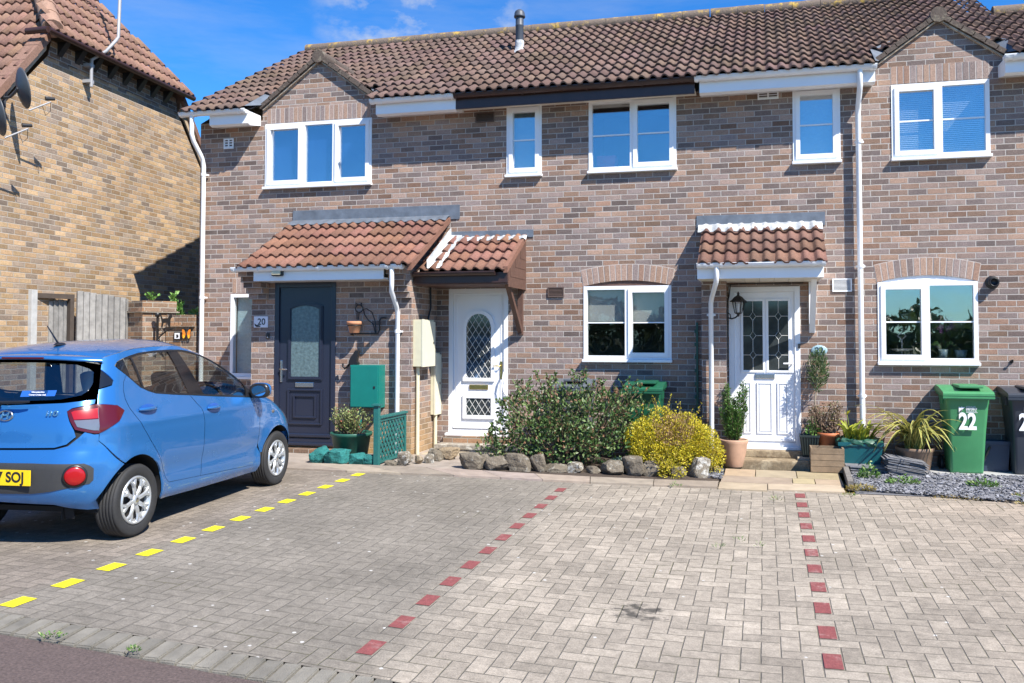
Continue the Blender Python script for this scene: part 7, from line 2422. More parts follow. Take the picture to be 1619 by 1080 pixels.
pot("plant_pot", "orange pot with a brown-leaved shrub behind the wooden crate", "pot", rx, ry, rz0, [(0.0, 0.0), (0.10, 0.0), (0.105, 0.005), (0.135, 0.155), (0.142, 0.157), (0.150, 0.20), (0.144, 0.203), (0.134, 0.20), (0.125, 0.165)], m_terra2, 0.128, 0.17)
br = [((0.20, 0.13, 0.085), 3), ((0.28, 0.20, 0.13), 3), ((0.12, 0.15, 0.05), 1.5), ((0.34, 0.27, 0.19), 1.5)]
shrub("brown_shrub", "small brownish twiggy shrub in the orange pot", "plant", (rx - 0.03, ry, rz0 + 0.17), [(0.0, 0, 0.22, 0.21, 0.18, 0.18), (0.12, 0, 0.32, 0.10, 0.10, 0.10), (-0.12, 0, 0.30, 0.10, 0.10, 0.10)], 900, 0.035, br, 51, aspect=0.5, stems=26)
bx, by = 0.545, -0.20
bz = gz(bx, by) + 0.14
b = MB()
def taper(b, x0, x1, y0, y1, z0, z1, k, open_top=True, wall=0.012):
    xm, ym = (x0 + x1) / 2, (y0 + y1) / 2
    def ringp(f, z): return [(xm + (x0 - xm) * f, ym + (y0 - ym) * f, z), (xm + (x1 - xm) * f, ym + (y0 - ym) * f, z), (xm + (x1 - xm) * f, ym + (y1 - ym) * f, z), (xm + (x0 - xm) * f, ym + (y1 - ym) * f, z)]
    f2 = 1 - 2 * wall / (x1 - x0)
    vs = ringp(k, z0) + ringp(1, z1) + ringp(f2, z1) + ringp(f2 * (k + (1 - k) * 0.75), z0 + (z1 - z0) * 0.75)
    fs = [(0, 3, 2, 1)]
    for r in range(3):
        for i in range(4):
            j = (i + 1) % 4
            fs.append((r * 4 + i, r * 4 + j, r * 4 + 4 + j, r * 4 + 4 + i))
    b.add(vs, fs)
sq = thing("square_pot", "dark ribbed square pot of the little standard tree beside the door", "pot", (bx, by, bz))
b = MB(); taper(b, -0.12, 0.12, -0.12, 0.12, 0, 0.27, 0.74)
for k in range(7):
    xx = -0.10 + k * 0.033
    b.add([(xx * 0.76 - 0.005, -0.0895, 0.01), (xx * 0.76 + 0.005, -0.0895, 0.01), (xx + 0.006, -0.122, 0.25), (xx - 0.006, -0.122, 0.25), (xx * 0.76, -0.096, 0.01), (xx, -0.129, 0.25)], [(0, 4, 5, 3), (4, 1, 2, 5)])
b.box(-0.126, 0.126, -0.126, -0.108, 0.25, 0.275); b.box(0.1081, 0.126, -0.1079, 0.126, 0.25, 0.275)
b.build("pot_body", M("black_green_pot", (0.02, 0.03, 0.028), 0.45, 0.1, 10.0), sq, False)
b = MB(); b.box(-0.10, 0.10, -0.10, 0.10, 0.20, 0.235); b.build("soil", m_compost, sq, False)
b = MB(); b.box(bx - 0.15, bx + 0.15, by - 0.16, by + 0.16, -0.02, bz - 0.002, ch=0.01)
tag(b.build("stone_block", m_sand), "sandstone block under the dark square pot right of the steps", "block")
shrub("ivy_clump", "small bright green foliage clump beside the orange pot", "plant", (0.60, -0.22, bz + 0.22), [(0, 0, 0.09, 0.10, 0.09, 0.10), (0.0, 0, 0.2, 0.06, 0.06, 0.08)], 240, 0.04, gw, 52, aspect=0.6, stems=5)
st = thing("standard_tree", "slim standard tree with an oval leafy head hiding part of the oval number sign", "tree", (0.62, -0.16, bz + 0.22))
b = MB(); b.tube([(0, 0, 0), (0.015, 0, 0.30), (0.0, 0, 0.50), (0.03, 0, 0.72), (0.035, 0, 1.12)], 0.009, 8, rs=[0.012, 0.010, 0.009, 0.008, 0.004]); b.tube([(0.0, 0, 0.46), (0.04, 0, 0.62), (0.08, 0, 0.80)], 0.005, 6); b.build("trunk", M("pale_stem", (0.30, 0.24, 0.18), 0.85, 0.3, 30.0), st, False)
f = MB(); r2 = random.Random(53)
for k in range(950):
    d = rdir(r2); q = r2.random() ** 0.4
    p = Vector((0.045 + d.x * 0.125 * q, d.y * 0.11 * q, 0.86 + d.z * 0.29 * q))
    if p.z < 0.72: p.x = 0.045 + (p.x - 0.045) * max(0.3, (p.z - 0.5) / 0.22)
    dd = (d * 0.6 + Vector((0, 0, 0.9)) + rdir(r2) * 0.4).normalized()
    leaf(f, p, dd, rdir(r2), 0.055 * r2.uniform(0.7, 1.3), 0.012, pick(r2, [((0.06, 0.11, 0.035), 4), ((0.10, 0.16, 0.06), 3), ((0.17, 0.22, 0.11), 1.2), ((0.04, 0.07, 0.03), 2)]))
f.build("crown", m_leaf, st, False)

# teal recycling box used as planter with green net
ex, ey_ = 1.135, -0.28
tb = thing("recycling_box", "dark teal recycling box planter topped with crumpled green netting", "box", (ex, ey_, gz(ex, ey_) + 0.016), 0.03)
b = MB(); taper(b, -0.26, 0.26, -0.19, 0.19, 0.0, 0.34, 0.84)
b.box(-0.27, 0.27, -0.20, -0.188, 0.30, 0.345, ch=0.004); b.box(0.258, 0.27, -0.187, 0.20, 0.30, 0.345)
b.build("box_body", m_teal, tb, False)
b = MB(); r2 = random.Random(61)
vs = []; n, mrow = 40, 7
for k in range(n):
    a = 2 * pi * k / n
    for j in range(mrow):
        t = j / (mrow - 1)
        rx_, ry_ = 0.20 + 0.075 * sin(min(1, t * 1.3) * pi / 2), 0.14 + 0.065 * sin(min(1, t * 1.3) * pi / 2)
        z = 0.36 + 0.025 * sin(pi * t) - 0.085 * max(0, t - 0.35) * (1 + 0.35 * sin(a * 5 + 1))
        ca, sa = cos(a), sin(a)
        q = (abs(ca) ** 4 + abs(sa) ** 4) ** -0.25
        p = Vector((rx_ * ca * q, ry_ * sa * q, z))
        p += Vector((noise.noise(p * 22), noise.noise(p * 22 + Vector((5, 0, 0))), noise.noise(p * 22 + Vector((0, 9, 0))))) * 0.024
        vs.append(p)
b.add(vs, [(k * mrow + j, ((k + 1) % n) * mrow + j, ((k + 1) % n) * mrow + j + 1, k * mrow + j + 1) for k in range(n) for j in range(mrow - 1)], False)
b.build("netting", M("crumpled_green_net", (0.012, 0.075, 0.045), 0.5, 0.5, 60.0), tb, False)
b = MB(); b.box(-0.21, 0.21, -0.15, 0.15, 0.26, 0.33); b.build("soil", m_compost, tb, False)
b = MB(); b.box(0.2375, 0.2415, -0.09, -0.02, 0.17, 0.26); b.build("sticker", m_upvc, tb, False)
def strap(b, r, base, az, L, W, rise, droop, c_edge, c_mid, n=9):
    hd = Vector((cos(az), sin(az), 0)); sd = Vector((-sin(az), cos(az), 0))
    P = []
    for k in range(n + 1):
        t = k / n
        h = rise * L * (t - droop * t ** 2.6)
        x = L * (0.25 * t + 0.65 * t ** 1.7)
        P.append(Vector(base) + hd * x + Vector((0, 0, h)))
    for part, (o0, o1, col) in enumerate(((-1, -0.35, c_edge), (-0.35, 0.35, c_mid), (0.35, 1, c_edge))):
        vs = []
        for k, p in enumerate(P):
            t = k / n; w = W * min(1, 0.55 + t * 1.5) * (1 - t ** 3) + 0.0015
            for o in (o0, o1):
                vs.append(p + sd * (w * o) + Vector((0, 0, abs(o) * w * 0.5)))
        b.add(vs, [(2 * k, 2 * k + 1, 2 * k + 3, 2 * k + 2) for k in range(n)], True, col)
yb_ = thing("yellow_green_plant", "yellow-green strap-leaved plant growing in the teal recycling box", "plant", (ex, ey_, gz(ex, ey_) + 0.34))
b = MB(); r2 = random.Random(62)
for k in range(46):
    az = r2.uniform(0, 2 * pi); s = r2.uniform(0.8, 1.2)
    strap(b, r2, (r2.uniform(-0.16, 0.16), r2.uniform(-0.08, 0.08), 0.0), az, r2.uniform(0.18, 0.34), r2.uniform(0.016, 0.027), r2.uniform(1.1, 1.7), 0.45, (0.34 * s, 0.36 * s, 0.04), (0.22 * s, 0.30 * s, 0.05), 6)
b.tube([(-0.10, 0, 0.05), (-0.12, 0, 0.25), (-0.14, -0.02, 0.36)], 0.005, 6, tint=(0.3, 0.35, 0.08))
for k in range(4): leaf(b, Vector((-0.14, -0.02, 0.34)), (Vector((r2.uniform(-1, 1), r2.uniform(-1, 0), 1.2))).normalized(), rdir(r2), 0.08, 0.03, (0.45, 0.42, 0.05))
b.build("foliage", m_leaf, yb_, False)
# variegated sword-leaved plant in a pot
px, py_ = 1.78, -0.30
pot("clay_pot", "wide brown pot of the variegated plant behind the tilted slates", "pot", px, py_, gz(px, py_) + 0.016, [(0.0, 0), (0.16, 0), (0.17, 0.01), (0.21, 0.24), (0.222, 0.25), (0.225, 0.29), (0.205, 0.29), (0.195, 0.25)], M("brown_pot", (0.20, 0.13, 0.085), 0.7, 0.2, 10.0), 0.2, 0.26)
ph = thing("variegated_plant", "large clump of arching yellow and green striped leaves left of the green bin", "plant", (px, py_, gz(px, py_) + 0.26))
b = MB(); r2 = random.Random(63)
for k in range(110):
    az = r2.uniform(0, 2 * pi); s = r2.uniform(0.75, 1.2)
    L = r2.uniform(0.45, 0.80)
    if sin(az) > 0.2: L *= 0.6
    if cos(az) > 0.6: L *= 0.85
    strap(b, r2, (r2.uniform(-0.09, 0.09), r2.uniform(-0.07, 0.07), 0.0), az, L, r2.uniform(0.017, 0.029), r2.uniform(1.05, 1.75), r2.uniform(0.40, 1.0), (0.50 * s, 0.45 * s, 0.13 * s), (0.13 * s, 0.19 * s, 0.05 * s), 10)
b.build("foliage", m_leaf, ph, False)
# greenery behind the garden wall
upright("tall_weed", "tall bright green leafy plant behind the low brick wall by the downpipe", (-9.22, 0.30, 1.35), [(-0.02, 0, 0.98, 0.05), (0.04, 0.02, 0.82, 0.10), (0.22, 0.0, 0.66, 0.10), (0.12, 0.0, 0.74, 0.02), (-0.12, 0.0, 0.76, -0.12), (0.34, 0.0, 0.70, 0.12)], 64, [((0.16, 0.32, 0.07), 3), ((0.24, 0.42, 0.12), 2), ((0.10, 0.22, 0.05), 1)], 0.135, 0.5, 95)
upright("small_weed", "small green sprig growing on top of the brick pier", (-9.45, 0.10, 2.19), [(0.0, 0, 0.14, 0.0), (0.05, 0, 0.10, 0.06), (-0.05, 0, 0.10, -0.05)], 65, [((0.16, 0.32, 0.07), 3), ((0.10, 0.22, 0.05), 1)], 0.08, 0.5, 90)
# green planter below the meter cabinet
gx_, gy_ = -5.16, -1.50
gp_ = thing("green_planter", "round dark green plastic planter behind the teal rocks", "planter", (gx_, gy_, gz(gx_, gy_) + 0.01))
b = MB(); b.lathe([(0.0, 0), (0.19, 0), (0.20, 0.01), (0.245, 0.30), (0.262, 0.305), (0.270, 0.34), (0.262, 0.35), (0.245, 0.345), (0.235, 0.31)], (0, 0, 0), 40); b.build("planter_body", m_green_pl, gp_, False)
b = MB(); b.lathe([(0.238, 0.315), (0.0, 0.325)], (0, 0, 0), 24); b.build("soil", m_compost, gp_, False)
upright("herb", "light green herb with small reddish flowers in the round green planter", (gx_, gy_, gz(gx_, gy_) + 0.32), [(r2.uniform(-0.27, 0.27), r2.uniform(-0.14, 0.14), r2.uniform(0.16, 0.36), r2.uniform(-0.04, 0.04)) for _ in range(34)], 66, [((0.22, 0.27, 0.09), 3), ((0.33, 0.36, 0.15), 2), ((0.14, 0.19, 0.06), 2), ((0.40, 0.12, 0.08), 0.25)], 0.042, 0.45, 120)
# hedge and trees across the road (seen only as reflections in the panes)
hg = MB(); r2 = random.Random(90)
for k in range(16000):
    x = r2.uniform(-45, 30)
    top = 3.0 + 1.6 * noise.noise(Vector((x * 0.16, 3.0, 0))) + 0.7 * noise.noise(Vector((x * 0.6, 8.0, 0)))
    p = Vector((x, -34 + r2.uniform(-1.5, 1.5), r2.random() ** 0.7 * top))
    leaf(hg, p, rdir(r2), rdir(r2), 0.42, 0.32, pick(r2, [((0.04, 0.08, 0.02), 3), ((0.07, 0.12, 0.03), 2), ((0.10, 0.14, 0.05), 1)]))
tag(hg.build("hedge", m_leaf), "tall dark hedge across the road, seen reflected in the window panes", "hedge")
# ------------------------------------------------------------------ wheeled bins
def wheelie(label, x, yf, mat, numbers, seed, W=0.47, D=0.50, H=1.0, rz=0.0, mark=True, numx=-0.005):
    """x = centre, yf = front face; body tapers downward, hinged lid overhangs the front"""
    t = thing("wheeled_bin", label, "bin", (x, yf + D / 2, gz(x, yf) + 0.035), rz, "wheeled bins outside the houses")
    b = MB()
    bm = bmesh.new()
    rows = [(0.0, 0.36, 0.33, 0.03), (0.02, 0.37, 0.34, 0.035), (H * 0.5, 0.42, 0.42, 0.045), (H * 0.88, W - 0.02, D - 0.02, 0.05), (H * 0.93, W, D, 0.05)]
    vs = []; n = 0
    for (z, w, d, r) in rows:
        ring_ = []
        for (cx, cy, a0) in ((w / 2 - r, -d / 2 + r, -90), (w / 2 - r, d / 2 - r, 0), (-w / 2 + r, d / 2 - r, 90), (-w / 2 + r, -d / 2 + r, 180)):
            for k in range(5):
                a = radians(a0 + 90 * k / 4)
                ring_.append((cx + r * cos(a), cy + r * sin(a) + (D - d) * 0.12, z))
        n = len(ring_); vs += ring_
    fs = [tuple(range(n - 1, -1, -1))]
    for k in range(len(rows) - 1):
        for i in range(n):
            j = (i + 1) % n
            fs.append((k * n + i, k * n + j, (k + 1) * n + j, (k + 1) * n + i))
    b.add(vs, fs, True)
    b.box(-W / 2 - 0.012, W / 2 + 0.012, -D / 2 - 0.012, D / 2 + 0.02, H * 0.93, H * 0.955, ch=0.006)
    b.build("bin_body", mat, t, False)
    bm.free()
    b = MB()
    lw, ld = W / 2 + 0.03, D / 2
    prof = [(-ld - 0.045, H * 0.90), (-ld - 0.045, H * 0.965), (-ld - 0.02, H * 0.985), (-ld + 0.10, H * 1.005), (0.0, H * 1.03), (ld - 0.05, H * 1.045), (ld + 0.03, H * 1.02), (ld + 0.03, H * 0.965), (-ld - 0.01, H * 0.957), (-ld - 0.02, H * 0.90)]
    b.prism([(p[0], p[1]) for p in prof], -lw, lw, 'X')
    b.box(-lw * 0.35, lw * 0.62, -ld + 0.0, ld - 0.08, H * 1.028, H * 1.062, ch=0.014)
    b.box(-lw - 0.004, lw + 0.004, -ld - 0.05, -ld - 0.046, H * 0.91, H * 0.925)
    b.box(-lw - 0.004, lw + 0.004, -ld - 0.05, -ld - 0.046, H * 0.94, H * 0.955)
    b.build("bin_lid", mat, t, False)
    b = MB()
    b.tube([(-W / 2 + 0.02, D / 2 + 0.06, H * 0.94), (W / 2 - 0.02, D / 2 + 0.06, H * 0.94)], 0.014, 8)
    for sx_ in (-1, 1):
        b.box(sx_ * (W / 2 - 0.03) - 0.012, sx_ * (W / 2 - 0.03) + 0.012, D / 2 - 0.02, D / 2 + 0.07, H * 0.90, H * 0.965)
        b.box(sx_ * (W / 2 + 0.004) - 0.012, sx_ * (W / 2 + 0.004) + 0.012, -D / 2 + 0.16, -D / 2 + 0.19, H * 0.83, H * 0.925)
        b.box(sx_ * (W / 2 + 0.004) - 0.012, sx_ * (W / 2 + 0.004) + 0.012, -D / 2 + 0.23, -D / 2 + 0.26, H * 0.83, H * 0.925)
    b.build("handle", mat, t, False)
    for sx_ in (-1, 1):
        T = Matrix.Translation((sx_ * (W / 2 - 0.02), D / 2 - 0.06, 0.07)) @ Matrix.Rotation(pi / 2, 4, 'Y')
        b = MB(); b.lathe([(0.0, -0.025), (0.085, -0.025), (0.10, -0.015), (0.10, 0.015), (0.085, 0.025), (0.0, 0.025)], (0, 0, 0), 24, T); b.build("wheel", m_black, t, False)
    if numbers:
        def fy(z):
            for k in range(len(rows) - 1):
                if rows[k][0] <= z <= rows[k + 1][0]:
                    q = (z - rows[k][0]) / (rows[k + 1][0] - rows[k][0])
                    d = rows[k][2] + (rows[k + 1][2] - rows[k][2]) * q
                    return -d / 2 + (D - d) * 0.12
            return -D / 2
        sl = math.atan2(fy(0.5) - fy(0.8), 0.3)
        rt = Euler((pi / 2 - sl * 0.2, 0, 0))
        text_mesh("bin_number", numbers, 0.27, m_upvc, (numx, fy(0.615) - 0.022, 0.615), rt, t, 0.002, False, 0.009, sx=0.72)
        if mark:
            b = MB()
            y_ = fy(0.77) - 0.006
            for P in ([(-0.10, 0.735), (-0.06, 0.775), (-0.075, 0.735 + 0.0)], [(-0.10, 0.73), (-0.10, 0.80), (-0.085, 0.785), (-0.07, 0.80), (-0.055, 0.79), (-0.03, 0.795), (-0.06, 0.765), (-0.075, 0.735)]):
                b.prism(P, y_ - 0.003, y_ + 0.001, 'Y')
            b.build("council_emblem", m_upvc, t, False)
            for (tx_, zz, sz, bo) in (("STROUD", 0.795, 0.027, 0), ("DISTRICT", 0.772, 0.029, 0.001), ("COUNCIL", 0.748, 0.027, 0)):
                text_mesh("council_lettering", tx_, sz, m_upvc, (-0.022, y_ - 0.001, zz), rt, t, 0.001, False, bo, align='LEFT')
            b = MB(); b.box(-0.02, 0.105, y_ - 0.002, y_, 0.728, 0.732); b.build("emblem_rule", m_upvc, t, False)
    return t
m_bing = M("green_bin_plastic", (0.055, 0.235, 0.095), 0.42, 0.10, 8.0)
m_bindg = M("shade_darkened_bin_plastic", (0.012, 0.10, 0.05), 0.42, 0.10, 8.0)  # green lowered in the colour for the porch shade on this bin
m_bink = M("charcoal_bin_plastic", (0.035, 0.042, 0.055), 0.38, 0.10, 8.0)
m_bingr = M("slate_grey_bin_plastic", (0.10, 0.115, 0.135), 0.42, 0.10, 8.0)
wheelie("bright green wheeled bin numbered 22 standing under the kitchen window", 2.345, -0.53, m_bing, "22", 1, W=0.50, H=0.99)
wheelie("charcoal wheeled bin cut by the right edge of the picture", 3.06, -0.50, m_bink, "22", 2, W=0.50, H=0.98, numx=-0.06)
wheelie("grey-lidded wheeled bin mostly hidden behind the dark shrub", -2.47, -0.62, m_bingr, "", 3, W=0.50, H=0.98)
wheelie("green-lidded wheeled bin behind the gap between the two shrubs", -1.52, -0.62, m_bindg, "", 4, W=0.46, H=0.98)
nb = thing("recycling_box", "dark navy recycling box standing between the two right hand bins", "box", (2.70, -0.16, gz(2.7, -0.16) + 0.032))
b = MB(); taper(b, -0.16, 0.16, -0.10, 0.13, 0, 0.36, 0.85)
b.box(-0.17, 0.17, -0.11, -0.098, 0.32, 0.365, ch=0.004)
b.build("box_body", M("navy_box_plastic", (0.028, 0.045, 0.08), 0.4, 0.1, 8.0), nb, False)
b = MB(); b.tube([(-0.15, -0.108, 0.10), (-0.06, -0.112, 0.30)], 0.012, 8); b.build("handle", m_black, nb, False)

# ------------------------------------------------------------------ fittings on the porch of the left house
sg_ = thing("number_sign", "white house number sign reading 20 left of the navy door", "sign", (-6.836, PY, 1.856))
b = MB(); b.box(-6.945, -6.728, PY - 0.012, PY - 0.001, 1.778, 1.934, ch=0.003); b.build("sign_plate", M("pale_sign", (0.72, 0.71, 0.76), 0.4, 0.03, 10.0), sg_)
text_mesh("sign_number", "20", 0.125, m_black, (-6.825, PY - 0.0125, 1.855), ROT_FRONT, sg_, 0.0008, True, 0.002)
b = MB(); b.prism([(-6.935, 1.835), (-6.925, 1.80), (-6.90, 1.785), (-6.85, 1.787), (-6.835, 1.80), (-6.87, 1.812), (-6.90, 1.815)], PY - 0.014, PY - 0.0125, 'Y'); b.build("sign_motif", m_black, sg_)
b = MB(); b.box(-6.745, -6.702, PY - 0.022, PY - 0.001, 1.62, 1.70, ch=0.006)
db = b.build("doorbell", m_black); tag(db, "small black doorbell below the number 20 sign", "doorbell")
b = MB(); b.lathe([(0.0, 0.004), (0.009, 0.003), (0.011, 0)], (0, 0, 0), 14, Matrix.Translation((-6.7235, PY - 0.022, 1.642)) @ Matrix.Rotation(pi / 2, 4, 'X')); b.build("button", m_chrome, db)
m_cab = M("teal_green_cabinet", (0.008, 0.165, 0.135), 0.38, 0.08, 10.0)
cab = thing("meter_cabinet", "teal green metal meter cabinet on the wall beside the navy door", "cabinet", (-5.16, PY, 0.99))
b = MB(); b.box(-5.375, -4.955, -1.12, PY - 0.001, 0.705, 1.272, ch=0.006); b.build("cabinet_box", m_cab, cab)
b = MB(); b.box(-5.36, -4.97, -1.134, -1.1205, 0.72, 1.257, ch=0.004); dr_ = b.build("cabinet_door", m_cab, cab)
b = MB(); b.box(-5.03, -5.005, -1.142, -1.1345, 0.965, 0.995, ch=0.003); b.build("lock", m_black, dr_)
b = MB(); b.tube([(-5.27, -1.03, 0.70), (-5.27, -1.03, 0.05)], 0.025, 10); b.build("conduit", m_cab, cab)
ctf = MB()
Yc = -1.03
ctf.prism([(-5.41, 1.275), (-5.30, 1.275), (-5.295, 1.30), (-5.315, 1.32), (-5.31, 1.36), (-5.298, 1.40), (-5.295, 1.44), (-5.30, 1.468), (-5.318, 1.452), (-5.338, 1.468), (-5.35, 1.445), (-5.365, 1.42), (-5.395, 1.385), (-5.42, 1.34), (-5.43, 1.30)], Yc - 0.03, Yc + 0.03, 'Y')
ctf.tube([(-5.42, Yc, 1.30), (-5.46, Yc, 1.25), (-5.50, Yc, 1.22), (-5.525, Yc, 1.25), (-5.53, Yc, 1.29)], 0.014, 8)
tag(ctf.build("cat_ornament", m_iron), "black cat ornament sitting on the teal meter cabinet, tail hanging left", "ornament")
wb_ = thing("wire_pot_holder", "black wire cat-shaped pot holder with raised tail on the porch wall", "pot holder", (-5.33, PY, 1.70))
b = MB()
Yw = PY - 0.03
T = lambda pts, r=0.007: b.tube([(p[0], p[2] if len(p) > 2 else Yw, p[1]) for p in pts], r, 6)
T([(-5.45, 1.69), (-5.05, 1.69), (-5.03, 1.74), (-5.03, 1.86), (-5.01, 1.90), (-4.96, 1.91), (-4.93, 1.90)], 0.010)
T([(-5.08, 1.70), (-5.09, 1.85), (-5.14, 1.98), (-5.22, 2.03), (-5.27, 2.02), (-5.25, 1.95), (-5.20, 1.88), (-5.12, 1.82), (-5.09, 1.70)])
T([(-5.33 + 0.055 * cos(k * pi / 8), 2.03 + 0.05 * sin(k * pi / 8)) for k in range(17)])
T([(-5.37, 2.06), (-5.38, 2.11), (-5.345, 2.085)]); T([(-5.315, 2.085), (-5.295, 2.11), (-5.29, 2.06)])
T([(-5.36, 2.0), (-5.36, 1.88)]); T([(-5.33, 1.98), (-5.34, 1.88)])
b.tube([(-5.345 + 0.092 * cos(k * pi / 12), -1.06 + 0.092 * sin(k * pi / 12), 1.80) for k in range(25)], 0.006, 6)
b.tube([(-5.345, Yw, 1.80), (-5.345, -0.97, 1.80)], 0.006, 6)
b.box(-5.46, -5.43, PY - 0.02, PY - 0.001, 1.67, 1.73)
b.build("wire_frame", m_iron, wb_)
pot("hanging_pot", "small terracotta pot held in the wire cat holder", "pot", -5.345, -1.06, 1.70, [(0.0, 0.0), (0.06, 0.0), (0.065, 0.005), (0.090, 0.11), (0.100, 0.112), (0.106, 0.155), (0.098, 0.158), (0.088, 0.152), (0.084, 0.13)], M("orange_terracotta", (0.52, 0.23, 0.12), 0.8, 0.15, 20.0), 0.086, 0.13)

# trellis screen
tr_ = thing("trellis_screen", "teal green post and diamond lattice screen running back to the porch", "trellis", (-4.63, -1.86, gz(-4.63, -1.86)))
m_trel = M("teal_trellis_paint", (0.012, 0.115, 0.105), 0.6, 0.2, 20.0)
zg = 0.066
b = MB(); b.box(-4.665, -4.60, -1.895, -1.83, zg, 0.80, ch=0.004); b.box(-4.685, -4.58, -1.915, -1.81, 0.801, 0.825, ch=0.004); b.build("post", m_trel, tr_)
b = MB()
b.box(-4.645, -4.615, -1.829, -1.00, 0.60, 0.64); b.box(-4.645, -4.615, -1.829, -1.00, 0.09, 0.12); b.box(-4.645, -4.615, -1.04, -1.0, 0.121, 0.599)
b.box(-4.665, -4.595, -1.829, -0.99, 0.641, 0.668, ch=0.004)
b.build("frame", m_trel, tr_)
b = MB()
ya, yb2, za, zb = -1.829, -1.04, 0.12, 0.60
for sgn, xx in ((1, -4.634), (-1, -4.627)):
    for k in range(-9, 22):
        c = za + k * 0.115
        pts = []
        for yy in (ya, yb2):
            z = c + sgn * 1.25 * (yy - (ya if sgn > 0 else yb2)); pts.append((yy, z))
        (y0, z0), (y1, z1) = pts
        # clip to frame
        def clip(y0, z0, y1, z1):
            t0, t1 = 0.0, 1.0
            dz_ = z1 - z0
            for lim, s in ((za, 1), (zb, -1)):
                a0, a1 = s * (z0 - lim), s * (z1 - lim)
                if a0 < 0 and a1 < 0: return None
                if a0 < 0: t0 = max(t0, a0 / (a0 - a1))
                elif a1 < 0: t1 = min(t1, a0 / (a0 - a1))
            if t1 - t0 < 0.02: return None
            return (y0 + (y1 - y0) * t0, z0 + dz_ * t0, y0 + (y1 - y0) * t1, z0 + dz_ * t1)
        r = clip(y0, z0, y1, z1)
        if r:
            y0, z0, y1, z1 = r
            d = Vector((0, y1 - y0, z1 - z0)).normalized(); n = Vector((0, -d.z, d.y)) * 0.0165
            A, B_ = Vector((xx, y0, z0)), Vector((xx, y1, z1))
            q = [A - n, B_ - n, B_ + n, A + n]
            b.add([(p.x + dx, p.y, p.z) for dx in (-0.003, 0.003) for p in q], [(3, 2, 1, 0), (4, 5, 6, 7), (0, 1, 5, 4), (1, 2, 6, 5), (2, 3, 7, 6), (3, 0, 4, 7)])
b.build("lattice", m_trel, tr_)

# cream meter boxes on the porch cheek
def meter(label, ya, yb, z0, z1, dp, seed, pipe_y, tilt=0.0):
    t = thing("meter_box", label, "meter box", (PX1, (ya + yb) / 2, (z0 + z1) / 2), 0, "cream meter boxes beside the white arched door")
    b = MB(); b.box(PX1 + 0.001, PX1 + dp - 0.022, ya, yb, z0, z1, ch=0.006); b.build("meter_case", m_cream, t)
    b = MB(); b.prism([(ya - 0.005, z0 - 0.004), (yb + 0.005, z0 - 0.004), (yb + 0.005, z1 - 0.03), (ya - 0.005, z1 + 0.006)], PX1 + dp - 0.0215, PX1 + dp, 'X'); d = b.build("meter_door", M("pale_cream_door", (0.66, 0.63, 0.48), 0.4, 0.06, 10.0), t)
    b = MB(); b.box(PX1 + dp + 0.0005, PX1 + dp + 0.006, yb - 0.07, yb - 0.045, (z0 + z1) / 2 - 0.015, (z0 + z1) / 2 + 0.015); b.build("latch", m_black, d)
    b = MB(); b.tube([(PX1 + 0.04, pipe_y, z0 - 0.004), (PX1 + 0.04, pipe_y, 0.07)], 0.026, 12); b.build("service_pipe", m_cream, t)
meter("upper larger cream meter box on the brick porch cheek", -0.88, -0.45, 1.25, 1.88, 0.15, 1, -0.80)
meter("lower narrower cream meter box close to the white arched door", -0.24, -0.01, 0.55, 1.42, 0.075, 2, -0.15)
b = MB(); b.tube([(PX1 + 0.02, -0.30, 2.34), (PX1 + 0.03, -0.32, 2.05), (PX1 + 0.025, -0.40, 1.90), (PX1 + 0.03, -0.42, 1.75)], 0.014, 8)
tag(b.build("service_cable", m_black), "black cable hanging from the brown canopy to the upper meter box", "cable")

# lantern, oval sign, security and flue fittings on the right house
ln = thing("wall_lantern", "black coach lantern on the pier beside the twin-pane white door", "lantern", (-0.47, -0.20, 1.93))
b = MB()
LX, LY = -0.325, -0.20
b.box(-0.474, -0.462, LY - 0.035, LY + 0.035, 1.86, 2.00, ch=0.004)
b.tube([(-0.465, LY, 1.90), (-0.41, LY, 1.885), (-0.36, LY, 1.90), (LX, LY, 1.935)], 0.010, 8)
b.tube([(-0.465, LY, 1.97), (-0.43, LY, 1.94), (-0.42, LY, 1.89)], 0.007, 8)
b.build("arm", m_iron, ln)
b = MB()
b.lathe([(0.0, 1.91), (0.012, 1.915), (0.018, 1.94), (0.045, 1.955), (0.05, 1.965), (0.0, 1.966)], (LX, LY, 0), 6, None, False)
for k in range(6):
    a = 2 * pi * k / 6
    b.tube([(LX + 0.046 * cos(a), LY + 0.046 * sin(a), 1.96), (LX + 0.076 * cos(a), LY + 0.076 * sin(a), 2.115)], 0.005, 4)
b.lathe([(0.105, 2.105), (0.108, 2.115), (0.085, 2.13), (0.05, 2.17), (0.02, 2.185), (0.014, 2.20), (0.018, 2.21), (0.006, 2.235), (0.0, 2.24)], (LX, LY, 0), 6, None, False)
b.build("lantern_frame", m_iron, ln)
b = MB(); b.lathe([(0.045, 1.967), (0.073, 2.112)], (LX, LY, 0), 6, None, False); b.build("lantern_glass", glass_mat("lantern_pane", 0.10, (0.85, 0.87, 0.86)), ln)
b = MB(); b.tube([(LX, LY, 1.967), (LX, LY, 2.03)], 0.014, 10); b.tube([(LX, LY, 2.03), (LX, LY, 2.08)], 0.02, 10, rs=[0.016, 0.02]); b.build("lamp_bulb", m_upvc, ln)
os_ = thing("oval_sign", "pale blue oval number sign reading 22 behind the standard tree", "sign", (0.69, 0.0, 1.473))
b = MB()
Tm = Matrix.Translation((0.69, -0.002, 1.473)) @ Matrix.Rotation(pi / 2, 4, 'X') @ Matrix.Diagonal((0.102, 0.068, 1, 1))
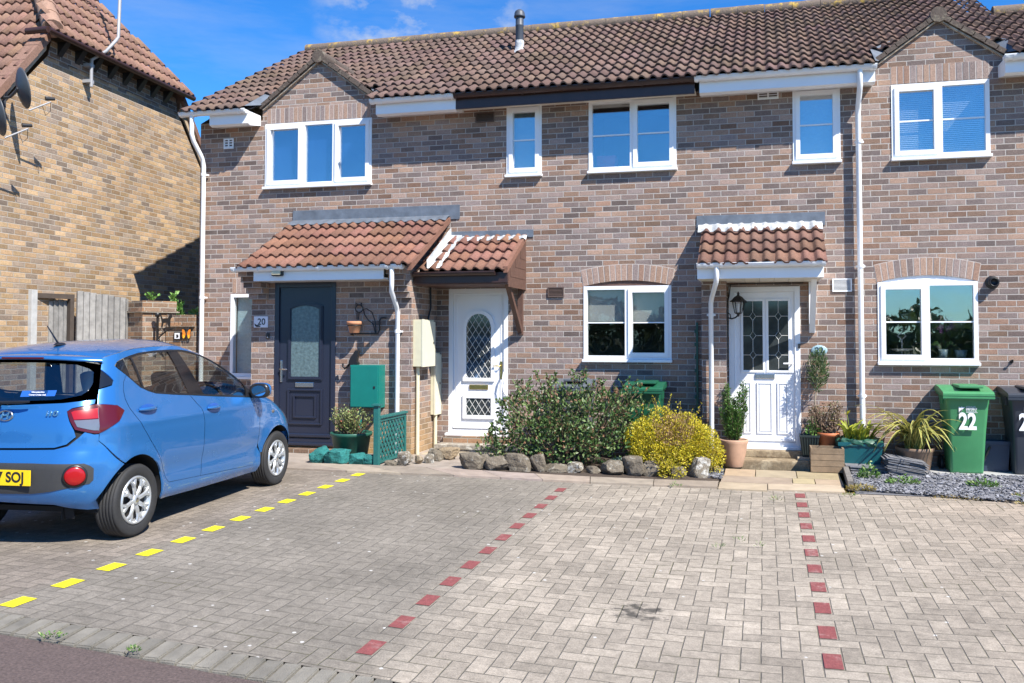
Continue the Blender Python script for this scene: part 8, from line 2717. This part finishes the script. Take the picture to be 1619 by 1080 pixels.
b.lathe([(0.0, 0.012), (0.90, 0.012), (1.0, 0.006), (1.0, 0.0)], (0, 0, 0), 36, Tm); b.build("sign_plate", M("pale_blue_sign", (0.30, 0.44, 0.50), 0.4, 0.08, 30.0), os_)
text_mesh("sign_number", "22", 0.105, M("dark_blue_numeral", (0.02, 0.05, 0.07), 0.4), (0.69, -0.0148, 1.473), ROT_FRONT, os_, 0.0008, True, 0.003)
fl = thing("boiler_flue", "round black flue outlet on the brickwork right of the kitchen window", "flue", (2.752, 0.0, 2.325))
Tf = Matrix.Translation((2.752, 0, 2.325)) @ Matrix.Rotation(pi / 2, 4, 'X')
b = MB(); b.lathe([(0.0, 0.03), (0.06, 0.03), (0.078, 0.02), (0.083, 0.0)], (0, 0, 0), 28, Tf); b.build("collar", m_black, fl)
b = MB(); b.lathe([(0.052, 0.031), (0.052, 0.115), (0.044, 0.115), (0.042, 0.06), (0.0, 0.06)], (0, 0, 0), 24, Tf)
for k in range(3): b.lathe([(0.056, 0.045 + k * 0.024), (0.062, 0.051 + k * 0.024), (0.056, 0.057 + k * 0.024)], (0, 0, 0), 24, Tf)
b.build("terminal", m_black, fl)
hk = MB(); hk.tube([(2.955, 0.0, 1.345), (2.955, -0.05, 1.345), (2.955, -0.06, 1.37)], 0.010, 8); hk.tube([(2.955, -0.001, 1.345), (2.955, -0.012, 1.345)], 0.022, 10)
tag(hk.build("wall_hook", m_iron), "small dark hook in the brick wall above the charcoal bin", "hook")
sr = MB(); sr.box(-0.885, -0.857, -0.022, -0.001, 0.02, 1.84)
for k in range(9): sr.box(-0.905, -0.8855, -0.03, -0.001, 0.30 + k * 0.175, 0.345 + k * 0.175)
tag(sr.build("cable_strip", m_green_pl), "dark toothed plastic strip up the shaded wall left of the right porch", "strip")
# roof flue
rf_ = thing("roof_flue", "dark capped flue pipe rising through the terrace roof with pale lead collar", "flue", (-3.86, 1.80, 6.30))
m_flue = M("blue_grey_flue", (0.055, 0.065, 0.085), 0.5, 0.15, 12.0)
b = MB(); b.lathe([(0.066, 6.20), (0.066, 6.74), (0.069, 6.745), (0.069, 6.755), (0.066, 6.76), (0.066, 6.92)], (-3.86, 1.80, 0), 24); b.build("pipe", m_flue, rf_)
b = MB(); b.lathe([(0.066, 6.885), (0.090, 6.885), (0.094, 6.90), (0.090, 6.925), (0.085, 6.93), (0.085, 6.955), (0.070, 6.99), (0.035, 7.015), (0.0, 7.02)], (-3.86, 1.80, 0), 24); b.build("cowl", m_flue, rf_)
b = MB(); b.lathe([(0.072, 6.50), (0.072, 6.40), (0.085, 6.34), (0.13, 6.30), (0.16, 6.26)], (-3.86, 1.80, 0), 20)
b.build("lead_collar", m_leadw, rf_)
